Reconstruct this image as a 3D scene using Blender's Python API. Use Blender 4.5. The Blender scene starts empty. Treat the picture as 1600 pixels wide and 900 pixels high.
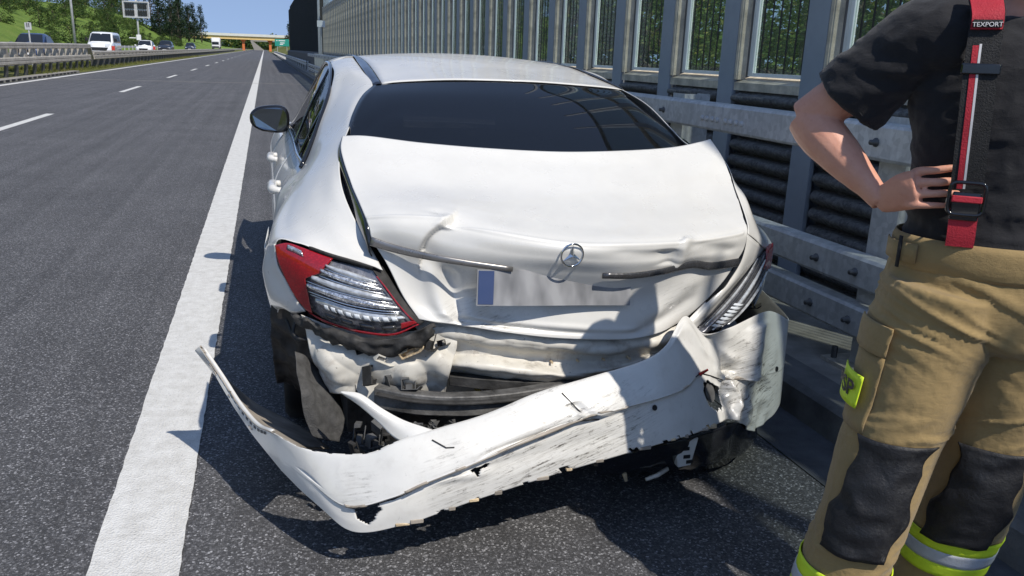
import bpy, bmesh, math, random
from mathutils import Vector, Matrix
R = math.radians
random.seed(7)
sc = bpy.context.scene
COL = sc.collection

# ------------------------------------------------------------------ camera
cam_data = bpy.data.cameras.new('camera')
cam = bpy.data.objects.new('camera', cam_data)
COL.objects.link(cam)
cam.matrix_world = Matrix((
    (0.96033146, 0.04355093, -0.27543928, 0.0),
    (-0.27681766, 0.26823417, -0.92272554, 0.0),
    (0.03369667, 0.96236882, 0.26964938, 1.47),
    (0, 0, 0, 1)))
cam_data.sensor_width = 36.0
cam_data.lens = 36.0 * 1290.0 / 1600.0
cam_data.clip_start = 0.02
cam_data.clip_end = 6000
sc.camera = cam

# ------------------------------------------------------------------ sky, sun, exposure
SUN_DIR = Vector((0.36, -0.75, 1.0)).normalized()      # towards the sun: behind the camera, to the right
world = bpy.data.worlds.new('World')
sc.world = world
world.use_nodes = True
wn = world.node_tree
sky = wn.nodes.new('ShaderNodeTexSky')
sky.sky_type = 'NISHITA'
sky.sun_disc = False
sky.sun_elevation = math.asin(SUN_DIR.z)
sky.sun_rotation = math.atan2(SUN_DIR.x, SUN_DIR.y)
sky.altitude = 200
sky.air_density = 1.0
sky.dust_density = 0.0
sky.ozone_density = 3.0
bg = wn.nodes['Background']
bg.inputs['Strength'].default_value = 0.15
# clear deep-blue day: the band at the horizon takes the colour of the sky a little higher up
wtc = wn.nodes.new('ShaderNodeTexCoord')
wmap = wn.nodes.new('ShaderNodeMapping'); wmap.inputs['Location'].default_value = (0, 0, 0.34); wmap.inputs['Scale'].default_value = (1, 1, 0.75)
wn.links.new(wtc.outputs['Generated'], wmap.inputs['Vector']); wn.links.new(wmap.outputs['Vector'], sky.inputs['Vector'])
wtint = wn.nodes.new('ShaderNodeMix'); wtint.data_type = 'RGBA'; wtint.blend_type = 'MULTIPLY'; wtint.inputs[0].default_value = 1.0
wtint.inputs[7].default_value = (1.16, 0.98, 0.88, 1)
wn.links.new(sky.outputs['Color'], wtint.inputs[6])
wn.links.new(wtint.outputs[2], bg.inputs['Color'])
sun_data = bpy.data.lights.new('sun', 'SUN')
sun_data.energy = 3.2
sun_data.angle = R(0.53)
sun_data.color = (1.0, 0.94, 0.85)
sun = bpy.data.objects.new('sun', sun_data)
COL.objects.link(sun)
sun.rotation_euler = SUN_DIR.to_track_quat('Z', 'Y').to_euler()
sc.view_settings.view_transform = 'Standard'
sc.view_settings.look = 'None'
sc.view_settings.gamma = 1.0
sc.view_settings.use_curve_mapping = False
sc.view_settings.exposure = 0.46
sc.cycles.max_bounces = 7
sc.cycles.transparent_max_bounces = 10

# ------------------------------------------------------------------ helpers
def tag(o, label=None, cat=None, group=None, kind=None):
    if label: o['label'] = label
    if cat: o['category'] = cat
    if group: o['group'] = group
    if kind: o['kind'] = kind
    return o

def empty(name, loc=(0, 0, 0), rz=0.0):
    o = bpy.data.objects.new(name, None)
    COL.objects.link(o)
    o.location = loc
    o.rotation_euler = (0, 0, rz)
    o.empty_display_size = 0.2
    return o

def link_mesh(name, me, parent=None, mat=None, loc=None):
    o = bpy.data.objects.new(name, me)
    COL.objects.link(o)
    if mat is not None and not me.materials:
        for m in (mat if isinstance(mat, (list, tuple)) else [mat]):
            me.materials.append(m)
    if parent is not None:
        o.parent = parent
    if loc is not None:
        o.location = loc
    return o

def copy_tree(o, parent=None):
    c = o.copy()
    COL.objects.link(c)
    c.parent = parent
    for ch in o.children:
        copy_tree(ch, c)
    return c

class MB:
    """collects faces of one mesh"""
    def __init__(s):
        s.v = []; s.f = []; s.mi = []; s.m = 0
    def add(s, vs, fs):
        b = len(s.v)
        s.v.extend([tuple(p) for p in vs])
        for f in fs:
            s.f.append(tuple(b + i for i in f)); s.mi.append(s.m)
        return s
    def box(s, x0, x1, y0, y1, z0, z1):
        vs = [(x0,y0,z0),(x1,y0,z0),(x1,y1,z0),(x0,y1,z0),(x0,y0,z1),(x1,y0,z1),(x1,y1,z1),(x0,y1,z1)]
        return s.add(vs, [(0,3,2,1),(4,5,6,7),(0,1,5,4),(1,2,6,5),(2,3,7,6),(3,0,4,7)])
    def hexa(s, lo, hi):
        """lo, hi: four corners each, same order (counter-clockwise from above)"""
        return s.add(list(lo) + list(hi), [(0,3,2,1),(4,5,6,7),(0,1,5,4),(1,2,6,5),(2,3,7,6),(3,0,4,7)])
    def prism(s, prof, a0, a1, axis='y', cap=True):
        """closed 2-D profile swept along an axis; y: (x,z)  x: (y,z)  z: (x,y)"""
        n = len(prof)
        def pt(p, a):
            return {'y': (p[0], a, p[1]), 'x': (a, p[0], p[1]), 'z': (p[0], p[1], a)}[axis]
        vs = [pt(p, a0) for p in prof] + [pt(p, a1) for p in prof]
        fs = [(i, (i+1) % n, n + (i+1) % n, n + i) for i in range(n)]
        if cap:
            fs += [tuple(range(n-1, -1, -1)), tuple(range(n, 2*n))]
        return s.add(vs, fs)
    def tube(s, pts, r, n=8, cap=True, closed=False):
        pts = [Vector(p) for p in pts]
        rs = r if isinstance(r, (list, tuple)) else [r] * len(pts)
        m = len(pts); vs = []; prev = None
        for i, p in enumerate(pts):
            if closed: d = pts[(i+1) % m] - pts[i-1]
            else: d = pts[min(i+1, m-1)] - pts[max(i-1, 0)]
            d.normalize()
            if prev is None:
                a = d.orthogonal().normalized()
            else:
                a = (prev - d * prev.dot(d))
                a = a.normalized() if a.length > 1e-6 else d.orthogonal().normalized()
            prev = a; b = d.cross(a)
            for k in range(n):
                t = 2 * math.pi * k / n
                vs.append(p + (a * math.cos(t) + b * math.sin(t)) * rs[i])
        fs = []
        for i in range(m if closed else m - 1):
            j = (i + 1) % m
            for k in range(n):
                fs.append((i*n+k, i*n+(k+1) % n, j*n+(k+1) % n, j*n+k))
        if cap and not closed:
            fs += [tuple(range(n-1, -1, -1)), tuple((m-1)*n + k for k in range(n))]
        return s.add(vs, fs)
    def lathe(s, prof, c, axis='x', n=24):
        """prof: (radius, along)"""
        vs = []
        for r_, a in prof:
            for k in range(n):
                t = 2*math.pi*k/n; u, w = r_*math.cos(t), r_*math.sin(t)
                vs.append({'x': (c[0]+a, c[1]+u, c[2]+w), 'y': (c[0]+u, c[1]+a, c[2]+w), 'z': (c[0]+u, c[1]+w, c[2]+a)}[axis])
        fs = []
        for i in range(len(prof)-1):
            for k in range(n):
                fs.append((i*n+k, i*n+(k+1) % n, (i+1)*n+(k+1) % n, (i+1)*n+k))
        return s.add(vs, fs)
    def grid(s, pts):
        """pts[i][j] -> quads"""
        n, m = len(pts), len(pts[0])
        vs = [p for row in pts for p in row]
        return s.add(vs, [(i*m+j, i*m+j+1, (i+1)*m+j+1, (i+1)*m+j) for i in range(n-1) for j in range(m-1)])
    def mesh(s, name, mats, smooth=False):
        me = bpy.data.meshes.new(name)
        me.from_pydata(s.v, [], s.f)
        for m in (mats if isinstance(mats, (list, tuple)) else [mats]):
            me.materials.append(m)
        if any(s.mi):
            me.polygons.foreach_set('material_index', s.mi)
        if smooth:
            me.polygons.foreach_set('use_smooth', [True] * len(me.polygons))
        me.update()
        return me
    def build(s, name, mats, parent=None, smooth=False, loc=None, bevel=0, solid=0, sub=0, fix=True):
        me = s.mesh(name, mats, smooth)
        if fix:
            b = bmesh.new(); b.from_mesh(me); bmesh.ops.recalc_face_normals(b, faces=b.faces); b.to_mesh(me); b.free()
        o = link_mesh(name, me, parent, None, loc)
        if sub:
            m = o.modifiers.new('sub', 'SUBSURF'); m.levels = sub; m.render_levels = sub
        if solid:
            m = o.modifiers.new('solid', 'SOLIDIFY'); m.thickness = abs(solid); m.offset = -1 if solid > 0 else 1
        if bevel:
            m = o.modifiers.new('bevel', 'BEVEL'); m.width = bevel; m.segments = 2; m.limit_method = 'ANGLE'; m.angle_limit = R(40)
            if smooth is False:
                me.polygons.foreach_set('use_smooth', [True] * len(me.polygons))
                try:
                    me.set_sharp_from_angle(angle=R(35))
                except Exception:
                    pass
        return o

def catmull(p, t):
    """closed form through-points curve, p list of Vectors, t in 0..len-1"""
    n = len(p); i = min(int(t), n - 2); f = t - i
    p1, p2 = p[i], p[i+1]
    p0 = p[i-1] if i > 0 else p1 * 2 - p2
    p3 = p[i+2] if i + 2 < n else p2 * 2 - p1
    return 0.5 * ((2*p1) + (p2-p0)*f + (2*p0-5*p1+4*p2-p3)*f*f + (3*p1-p0-3*p2+p3)*f*f*f)

def curve_pts(p, n):
    p = [Vector(q) for q in p]
    return [catmull(p, (len(p)-1) * i / (n-1)) for i in range(n)]

def surf(ctrl, nu, nv):
    """smooth surface through ctrl[i][j]; returns nu x nv points"""
    rows = [curve_pts(r_, nv) for r_ in ctrl]
    cols = [curve_pts([rows[i][j] for i in range(len(rows))], nu) for j in range(nv)]
    return [[cols[j][i] for j in range(nv)] for i in range(nu)]

# ------------------------------------------------------------------ materials
class NT:
    def __init__(s, name):
        s.mat = bpy.data.materials.new(name); s.mat.use_nodes = True
        s.t = s.mat.node_tree; s.bsdf = s.t.nodes['Principled BSDF']; s.out = s.t.nodes['Material Output']
        s.tc = s.t.nodes.new('ShaderNodeTexCoord')
    def n(s, typ, **kw):
        nd = s.t.nodes.new('ShaderNode' + typ)
        for k, v in kw.items():
            setattr(nd, k, v)
        return nd
    def l(s, a, b): s.t.links.new(a, b)
    def noise(s, scale, detail=4, rough=0.55, vec=None, dist=0):
        nd = s.n('TexNoise'); nd.inputs['Scale'].default_value = scale
        nd.inputs['Detail'].default_value = detail; nd.inputs['Roughness'].default_value = rough
        nd.inputs['Distortion'].default_value = dist
        s.l(vec or s.tc.outputs['Object'], nd.inputs['Vector'])
        return nd.outputs['Fac']
    def voro(s, scale, vec=None, feature='F1'):
        nd = s.n('TexVoronoi'); nd.feature = feature; nd.inputs['Scale'].default_value = scale
        s.l(vec or s.tc.outputs['Object'], nd.inputs['Vector'])
        return nd
    def ramp(s, fac, stops, interp='LINEAR'):
        nd = s.n('ValToRGB'); cr = nd.color_ramp; cr.interpolation = interp
        while len(cr.elements) < len(stops): cr.elements.new(0.5)
        for e, (p, c) in zip(cr.elements, stops):
            e.position = p
            e.color = (c, c, c, 1) if isinstance(c, (int, float)) else (*c, 1)
        s.l(fac, nd.inputs['Fac'])
        return nd.outputs['Color']
    def mix(s, fac, a, b, typ='MIX'):
        nd = s.n('Mix'); nd.data_type = 'RGBA'; nd.blend_type = typ
        for inp, val in ((nd.inputs[0], fac), (nd.inputs[6], a), (nd.inputs[7], b)):
            if isinstance(val, (int, float)): inp.default_value = val if inp.type == 'VALUE' else (val, val, val, 1)
            elif isinstance(val, tuple): inp.default_value = (*val, 1)
            else: s.l(val, inp)
        return nd.outputs[2]
    def math(s, op, a, b=None):
        nd = s.n('Math', operation=op)
        for inp, val in ((nd.inputs[0], a), (nd.inputs[1], b)):
            if val is None: continue
            if isinstance(val, (int, float)): inp.default_value = val
            else: s.l(val, inp)
        return nd.outputs[0]
    def mapping(s, scale=(1, 1, 1), rot=(0, 0, 0), loc=(0, 0, 0), src=None):
        nd = s.n('Mapping'); nd.inputs['Scale'].default_value = scale; nd.inputs['Rotation'].default_value = rot; nd.inputs['Location'].default_value = loc
        s.l(src or s.tc.outputs['Object'], nd.inputs['Vector'])
        return nd.outputs['Vector']
    def bump(s, h, strength=0.3, dist=0.01, prev=None):
        nd = s.n('Bump'); nd.inputs['Strength'].default_value = strength; nd.inputs['Distance'].default_value = dist
        s.l(h, nd.inputs['Height'])
        if prev: s.l(prev, nd.inputs['Normal'])
        s.l(nd.outputs['Normal'], s.bsdf.inputs['Normal'])
        return nd.outputs['Normal']
    def set(s, color=None, rough=None, metal=None, spec=None, coat=None):
        B = s.bsdf.inputs
        for key, val in (('Base Color', color), ('Roughness', rough), ('Metallic', metal), ('Specular IOR Level', spec), ('Coat Weight', coat)):
            if val is None: continue
            if isinstance(val, (int, float)): B[key].default_value = val if B[key].type == 'VALUE' else (val, val, val, 1)
            elif isinstance(val, tuple): B[key].default_value = (*val, 1)
            else: s.l(val, B[key])
        return s

def M_simple(name, c, rough=0.6, metal=0.0, var=0.25, scale=6.0, bump=0.0, bscale=40, coat=0.0, spec=0.5):
    """one colour with blotchy variation and a fine relief"""
    m = NT(name)
    f = m.noise(scale, 6, 0.6)
    lo = tuple(x * (1 - var) for x in c); hi = tuple(min(1, x * (1 + var)) for x in c)
    m.set(color=m.ramp(f, [(0.3, lo), (0.7, hi)]), rough=m.ramp(m.noise(scale*3, 3), [(0.3, max(0.02, rough-0.08)), (0.7, min(1, rough+0.08))]), metal=metal, coat=coat, spec=spec)
    if bump:
        m.bump(m.noise(bscale, 5, 0.6), bump, 0.01)
    return m.mat

MAT = {}
# ------------------------------------------------------------------ setting materials
def m_asphalt():
    m = NT('asphalt')
    v = m.voro(150); v2 = m.voro(300)
    vd = m.voro(150, feature='DISTANCE_TO_EDGE')
    sep = m.n('SeparateColor'); m.l(v.outputs['Color'], sep.inputs[0])
    stone = m.ramp(sep.outputs[0], [(0.0, 0.042), (0.40, 0.060), (0.70, 0.095), (0.89, 0.165), (1.0, 0.32)])
    sep2 = m.n('SeparateColor'); m.l(v2.outputs['Color'], sep2.inputs[0])
    fine = m.ramp(sep2.outputs[1], [(0.0, 0.040), (0.6, 0.058), (1.0, 0.12)])
    edge = m.ramp(vd.outputs['Distance'], [(0.0, 0.0), (0.10, 1.0)])
    c = m.mix(edge, fine, stone)
    big = m.ramp(m.noise(0.8, 5, 0.6), [(0.3, 0.96), (0.7, 1.26)])
    track = m.ramp(m.noise(3.0, 4, 0.6, m.mapping((1.6, 0.02, 1))), [(0.32, 0.82), (0.68, 1.15)])
    c = m.mix(1.0, c, big, 'MULTIPLY'); c = m.mix(1.0, c, track, 'MULTIPLY')
    c = m.mix(1.0, c, (1.0, 0.995, 1.03), 'MULTIPLY')
    m.set(color=c, rough=m.ramp(sep.outputs[1], [(0, 0.62), (1, 0.9)]), spec=0.4)
    h = m.mix(edge, 0.0, m.ramp(sep.outputs[2], [(0, 0.35), (1, 1.0)]))
    m.bump(h, 0.6, 0.003)
    return m.mat
MAT['asphalt'] = m_asphalt()
def m_line():
    m = NT('road_paint')
    n1 = m.noise(14, 6, 0.7); n2 = m.noise(150, 3, 0.7); v = m.voro(130)
    c = m.ramp(n1, [(0.25, (0.50, 0.49, 0.46)), (0.6, (0.66, 0.655, 0.63)), (0.8, (0.70, 0.695, 0.67))])
    pit = m.ramp(n2, [(0.27, 0.5), (0.42, 1.0)])
    c = m.mix(1.0, c, pit, 'MULTIPLY')
    wear = m.ramp(m.noise(260, 2, 0.6), [(0.22, 0.25), (0.30, 1.0)])
    c = m.mix(1.0, c, wear, 'MULTIPLY')
    m.set(color=c, rough=0.75, spec=0.3)
    m.bump(v.outputs['Distance'], 0.5, 0.006)
    return m.mat
MAT['line'] = m_line()
MAT['tar'] = M_simple('smooth_asphalt', (0.075, 0.078, 0.085), 0.72, var=0.35, scale=9, bump=0.5, bscale=160)
MAT['concrete'] = M_simple('concrete', (0.26, 0.245, 0.22), 0.85, var=0.35, scale=5, bump=0.4, bscale=60)
MAT['kerb'] = M_simple('kerb_concrete', (0.12, 0.118, 0.115), 0.85, var=0.4, scale=6, bump=0.5, bscale=70)
def m_galv(name='galvanised_steel', c=(0.60, 0.605, 0.60), dirt=0.25):
    m = NT(name)
    v = m.voro(38); sep = m.n('SeparateColor'); m.l(v.outputs['Color'], sep.inputs[0])
    sp = m.ramp(sep.outputs[0], [(0, 0.86), (1, 1.1)])
    n = m.ramp(m.noise(2.5, 7, 0.7), [(0.35, tuple(x * (1 - dirt) for x in c)), (0.65, c)])
    streak = m.ramp(m.noise(4, 5, 0.7, m.mapping((6, 6, 0.6))), [(0.35, 0.86), (0.65, 1.04)])
    m.set(color=m.mix(1.0, m.mix(1.0, n, sp, 'MULTIPLY'), streak, 'MULTIPLY'), rough=m.ramp(m.noise(12, 4), [(0.3, 0.42), (0.7, 0.62)]), metal=0.2)
    m.bump(m.noise(50, 4), 0.08, 0.004)
    return m.mat
MAT['galv'] = m_galv()
MAT['galv_old'] = m_galv('weathered_steel', (0.56, 0.52, 0.45), 0.3)
MAT['post'] = M_simple('blue_grey_paint', (0.30, 0.33, 0.37), 0.55, metal=0.0, var=0.10, scale=3, bump=0.05, bscale=60)
MAT['jamb'] = M_simple('weathered_timber', (0.55, 0.48, 0.37), 0.8, var=0.35, scale=8, bump=0.4, bscale=90)
MAT['alu'] = M_simple('white_aluminium', (0.80, 0.83, 0.82), 0.4, var=0.1, scale=5)
MAT['rib'] = M_simple('wood_concrete', (0.155, 0.152, 0.147), 0.95, var=0.55, scale=38, bump=1.0, bscale=130)
MAT['black'] = M_simple('black_plastic', (0.012, 0.012, 0.013), 0.5, var=0.3, scale=15)
MAT['bolt'] = M_simple('bolt_steel', (0.12, 0.12, 0.12), 0.5, metal=0.7)
MAT['darkwall'] = M_simple('dark_absorber', (0.016, 0.020, 0.020), 0.9, var=0.3, scale=3, bump=0.3, bscale=30)
def m_pane():
    m = NT('acrylic_pane')
    tr = m.n('BsdfTransparent'); tr.inputs['Color'].default_value = (0.80, 0.86, 0.84, 1)
    gl = m.n('BsdfGlossy'); gl.inputs['Roughness'].default_value = 0.03; gl.inputs['Color'].default_value = (0.9, 0.95, 1, 1)
    df = m.n('BsdfDiffuse'); df.inputs['Color'].default_value = (0.40, 0.44, 0.43, 1)
    lw_ = m.n('LayerWeight'); lw_.inputs['Blend'].default_value = 0.5
    fr_ = m.math('ADD', m.math('MULTIPLY', m.math('POWER', lw_.outputs['Facing'], 5.0), 0.9), 0.035)
    mx0 = m.n('MixShader'); m.l(m.ramp(m.noise(2.0, 6, 0.7, m.mapping((4, 4, 0.5))), [(0.35, 0.03), (0.75, 0.16)]), mx0.inputs[0])
    m.l(tr.outputs[0], mx0.inputs[1]); m.l(df.outputs[0], mx0.inputs[2])
    mx = m.n('MixShader'); m.l(fr_, mx.inputs[0]); m.l(mx0.outputs[0], mx.inputs[1]); m.l(gl.outputs[0], mx.inputs[2])
    m.l(mx.outputs[0], m.out.inputs['Surface'])
    return m.mat
MAT['pane'] = m_pane()
def m_leaf(name, dark, light, yellow=None):
    m = NT(name)
    g = m.n('NewGeometry')
    n = m.noise(0.55, 3)
    rnd = g.outputs['Random Per Island']
    c = m.ramp(rnd, [(0, dark), (0.75, light), (1.0, yellow or tuple(min(1, x * 1.4) for x in light))])
    c = m.mix(1.0, c, m.ramp(n, [(0.3, 0.65), (0.7, 1.2)]), 'MULTIPLY')
    tl = m.n('BsdfTranslucent'); m.l(c, tl.inputs['Color'])
    m.set(color=c, rough=0.55, spec=0.3)
    mx = m.n('MixShader'); mx.inputs[0].default_value = 0.3
    m.l(m.bsdf.outputs[0], mx.inputs[1]); m.l(tl.outputs[0], mx.inputs[2]); m.l(mx.outputs[0], m.out.inputs['Surface'])
    return m.mat
MAT['leaf'] = m_leaf('leaf_green', (0.022, 0.050, 0.012), (0.060, 0.115, 0.025), (0.17, 0.18, 0.03))
MAT['leaf_near'] = m_leaf('leaf_fresh', (0.04, 0.085, 0.02), (0.11, 0.19, 0.04), (0.30, 0.28, 0.06))
MAT['leaf_dark'] = m_leaf('leaf_conifer', (0.012, 0.026, 0.012), (0.026, 0.052, 0.020))
MAT['leaf_bush'] = m_leaf('leaf_bush', (0.030, 0.058, 0.014), (0.085, 0.145, 0.028), (0.15, 0.20, 0.04))
MAT['bark'] = M_simple('bark', (0.09, 0.07, 0.05), 0.9, var=0.4, scale=9, bump=0.8, bscale=30)
def m_grass(name, a, b, c_):
    m = NT(name)
    n = m.noise(0.25, 7, 0.65); n2 = m.noise(6, 5, 0.7, m.mapping((1, 1, 0.4)))
    col = m.ramp(n, [(0.3, a), (0.52, b), (0.72, c_)])
    col = m.mix(1.0, col, m.ramp(n2, [(0.3, 0.6), (0.7, 1.25)]), 'MULTIPLY')
    m.set(color=col, rough=0.85, spec=0.2)
    m.bump(n2, 0.9, 0.3)
    return m.mat
MAT['grass'] = m_grass('slope_grass', (0.11, 0.185, 0.030), (0.17, 0.26, 0.045), (0.23, 0.29, 0.065))
MAT['verge'] = m_grass('verge_grass', (0.10, 0.13, 0.03), (0.17, 0.18, 0.05), (0.22, 0.20, 0.08))

def struct(name, mb, mat, parent=None, **kw):
    o = mb.build(name, mat, parent, **kw)
    if parent is None: o['kind'] = 'structure'
    return o

# ------------------------------------------------------------------ ground and road
g = MB(); g.add([(-3000, -400, -0.08), (3000, -400, -0.08), (3000, 5000, -0.08), (-3000, 5000, -0.08)], [(0, 1, 2, 3)])
struct('ground', g, MAT['verge'])
rd = MB(); rd.add([(-8.72, -60, 0), (1.89, -60, 0), (1.89, 900, 0), (-8.72, 900, 0)], [(0, 1, 2, 3)])
road = struct('road', rd, MAT['asphalt'])
def strip(name, x0, x1, y0, y1, z=0.004, mat='line', parent=road, jag=0.0):
    n = max(1, int((y1 - y0) / 0.05)) if jag else 1
    b = MB(); rows = []
    for i in range(n + 1):
        y = y0 + (y1 - y0) * i / n
        rows.append([(x0 + random.uniform(-jag, jag), y, z), (x1 + random.uniform(-jag, jag), y, z)])
    b.grid(rows)
    return b.build(name, MAT[mat], parent)
strip('edge_line', -0.555, -0.303, 0.5, 14, jag=0.0025)
strip('edge_line', -0.555, -0.303, 14, 620)
strip('edge_line', -0.555, -0.303, -30, 0.5)
strip('edge_line', -8.45, -8.22, -20, 600)
for k in range(-1, 26):
    y = 15.3 + 13.4 * k
    strip('lane_dash', -4.42, -4.26, y, y + 4.2)
strip('tar_joint', -8.7, 1.88, 37.9, 38.12, 0.006, 'concrete')
gt = MB(); gt.grid([[(1.89, y, 0.004), (2.0, y, -0.006), (2.16, y, 0.002)] for y in (-30, 0, 30, 300)])
struct('gutter', gt, MAT['tar'], smooth=True)
for k in range(24):
    kb = MB(); y0 = -10 + k * 2.5 if k < 12 else 20 + (k - 12) * 12.0
    L = 2.5 if k < 12 else 12.0
    kb.prism([(2.15, -0.05), (2.15, 0.125), (2.175, 0.15), (2.33, 0.15), (2.33, -0.05)], y0 + 0.006, y0 + L - 0.006)
    o = kb.build('kerb_stone', MAT['kerb'], None) if k == 0 else kb.build('kerb_stone', MAT['kerb'], kerb0)
    if k == 0:
        kerb0 = o; kerb0.name = 'kerb'; kerb0['kind'] = 'structure'
vs = MB(); vs.add([(2.33, -20, 0.143), (3.6, -20, 0.135), (3.6, 300, 0.135), (2.33, 300, 0.143)], [(0, 1, 2, 3)])
vs.add([(3.6, -20, 0.135), (30, -20, -0.5), (30, 300, -0.5), (3.6, 300, 0.135)], [(0, 1, 2, 3)])
struct('verge_pavement', vs, MAT['concrete'])
# median and the opposite carriageway
md = MB(); md.grid([[(-8.72, y, 0.0), (-9.0, y, 0.05), (-9.8, y, 0.12), (-10.9, y, 0.30)] for y in (-60, 20, 40, 60, 100, 300, 900)])
struct('median_verge', md, MAT['verge'])
op = MB(); op.grid([[(-10.9, y, 0.31), (-20.0, y, 0.42)] for y in (-60, 300, 900)])
oproad = struct('opposite_road', op, MAT['asphalt'])
for x in (-11.4, -19.0):
    a = MB(); z = 0.31 + (-10.9 - x) / 9.1 * 0.11 + 0.006
    a.add([(x, -30, z), (x + 0.2, -30, z), (x + 0.2, 600, z), (x, 600, z)], [(0, 1, 2, 3)]); a.build('edge_line', MAT['line'], oproad)
# concrete drain channel with slots on the left
ch = MB(); ch.box(-9.15, -8.74, 10, 46, -0.05, 0.10)
chan = ch.build('drain_channel', MAT['concrete'], None, bevel=0.01); chan['kind'] = 'structure'
sl = MB(); sl.box(-8.76, -8.72, 0, 0.42, 0.02, 0.085)
slm = sl.mesh('drain_slot', MAT['black'])
for k in range(22):
    link_mesh('drain_slot', slm, chan, None, (0, 29 + k * 0.75, 0))
bank = MB(); rows = []
rg = random.Random(3)
for i in range(60):
    y = -20 + i * 14
    top = 11.0 + 1.2 * math.sin(i * 0.35) - max(0, (y - 260)) * 0.018
    row = []
    for j in range(14):
        t = j / 13.0
        z = 0.38 + (top * (t ** 1.05 if t < 0.75 else 0.74 + 0.6 * (t - 0.75))) + rg.uniform(-0.25, 0.25) * (0 if j == 0 else 1)
        row.append((-20.0 - 26 * t, y, z))
    row.append((-120, y, top * 1.0)); row.append((-600, y, top * 1.0))
    rows.append(row)
bank.grid(rows)
struct('embankment', bank, MAT['grass'], smooth=True)
rb = MB(); rb.grid([[(3.2, y, -0.06), (7.5, y, 1.2), (13, y, 4.5), (40, y, 6.0), (300, y, 7)] for y in (116, 140, 200, 300, 420, 700)])
struct('right_bank', rb, MAT['verge'], smooth=True)

# ------------------------------------------------------------------ vegetation
def leaf_cloud(mb, centres, per, rad, size, rng, squash=0.8):
    for c, k in centres:
        for _ in range(int(per * k)):
            d = Vector((rng.gauss(0, 1), rng.gauss(0, 1), rng.gauss(0, 1))).normalized() * rad * k * (rng.random() ** 0.4)
            p = Vector(c) + Vector((d.x, d.y, d.z * squash))
            a = Vector((rng.uniform(-1, 1), rng.uniform(-1, 1), rng.uniform(-0.5, 0.5))).normalized() * size * rng.uniform(0.6, 1.3)
            b = a.orthogonal().normalized() * size * 0.5
            b.rotate(Matrix.Rotation(rng.uniform(0, 6.28), 3, a))
            n = a.cross(b).normalized() * size * 0.18
            mb.add([p - a, p + b - n, p + a, p - b - n], [(0, 1, 2), (0, 2, 3)])
def tree_mesh(seed, h, rx, clumps, per, size, mat, trunk_frac=0.28, conifer=False):
    rng = random.Random(seed)
    t = MB(); pts = []; x = y = 0
    for i in range(7):
        pts.append((x, y, h * 0.85 * i / 6)); x += rng.uniform(-0.12, 0.12); y += rng.uniform(-0.12, 0.12)
    t.tube(pts, [h * 0.022 * (1 - 0.13 * i) for i in range(7)], 7)
    cs = []
    for i in range(clumps):
        zf = rng.random()
        if conifer:
            r_ = rx * (1 - zf) * rng.uniform(0.3, 1.0)
        else:
            r_ = rx * math.sqrt(max(0.05, 1 - (2 * zf - 0.85) ** 2)) * rng.random() ** 0.45
        th = rng.uniform(0, 6.283)
        c = (r_ * math.cos(th), r_ * math.sin(th), h * (trunk_frac + (1 - trunk_frac) * zf))
        cs.append((c, rng.uniform(0.6, 1.25)))
        if i % 2 == 0:
            zb = max(h * trunk_frac * 0.7, c[2] - r_ * 0.7); zb = min(zb, h * 0.8)
            t.tube([(0, 0, zb), (c[0] * 0.5, c[1] * 0.5, (zb + c[2]) / 2 + 0.1), c], [h * 0.008, h * 0.005, h * 0.002], 5)
    l = MB(); leaf_cloud(l, cs, per, rx * 0.34, size, rng)
    return t.mesh('trunk', MAT['bark'], True), l.mesh('crown', mat)
NEAR = [tree_mesh(11, 7.5, 2.6, 62, 105, 0.105, MAT['leaf_near'], 0.03), tree_mesh(12, 7.0, 2.4, 58, 105, 0.10, MAT['leaf_near'], 0.02), tree_mesh(13, 8.0, 2.7, 64, 100, 0.11, MAT['leaf_near'], 0.04)]
FAR = [tree_mesh(21, 9, 3.6, 40, 34, 0.24, MAT['leaf'], 0.12), tree_mesh(22, 11, 3.8, 44, 34, 0.26, MAT['leaf'], 0.15), tree_mesh(23, 8, 3.4, 36, 34, 0.22, MAT['leaf_bush'], 0.08)]
CON = [tree_mesh(31, 13, 3.2, 60, 30, 0.26, MAT['leaf_dark'], 0.10, True), tree_mesh(32, 12, 4.0, 48, 36, 0.28, MAT['leaf_dark'], 0.12)]
BUSH = [tree_mesh(41, 2.6, 1.7, 22, 40, 0.13, MAT['leaf_bush'], 0.05), tree_mesh(42, 2.0, 1.5, 18, 44, 0.12, MAT['leaf'], 0.05), tree_mesh(43, 3.4, 1.8, 26, 40, 0.14, MAT['leaf'], 0.06)]
def plant(kind, meshes, loc, scale, rz, label, cat, group):
    e = empty(kind, loc, rz); e.scale = (scale, scale, scale * random.uniform(0.9, 1.1))
    link_mesh('trunk', meshes[0], e); link_mesh('crown', meshes[1], e)
    return tag(e, label, cat, group)
def zbank(x):
    t = min(1, max(0, (-20 - x) / 26)); return 0.38 + 11 * (t ** 1.05 if t < 0.75 else 0.74 + 0.6 * (t - 0.75))
rt = random.Random(5)
for i in range(40):
    y = 1.5 + i * 1.35 + rt.uniform(-0.5, 0.5)
    plant('roadside_tree', NEAR[i % 3], (7.4 + 2.6 * (i % 2) + rt.uniform(0, 1.0), y, -0.7), rt.uniform(0.58, 0.72), rt.uniform(0, 6), 'leafy green tree seen through the clear panes of the noise barrier', 'tree', 'trees behind the noise barrier')
for i in range(5):
    plant('roadside_tree', NEAR[i % 3], (7.6 + rt.uniform(0, 2), -9 + i * 2.4, -0.5), rt.uniform(0.5, 0.65), rt.uniform(0, 6), 'leafy green tree seen through the clear panes of the noise barrier', 'tree', 'trees behind the noise barrier')
n_b = 0
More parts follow.
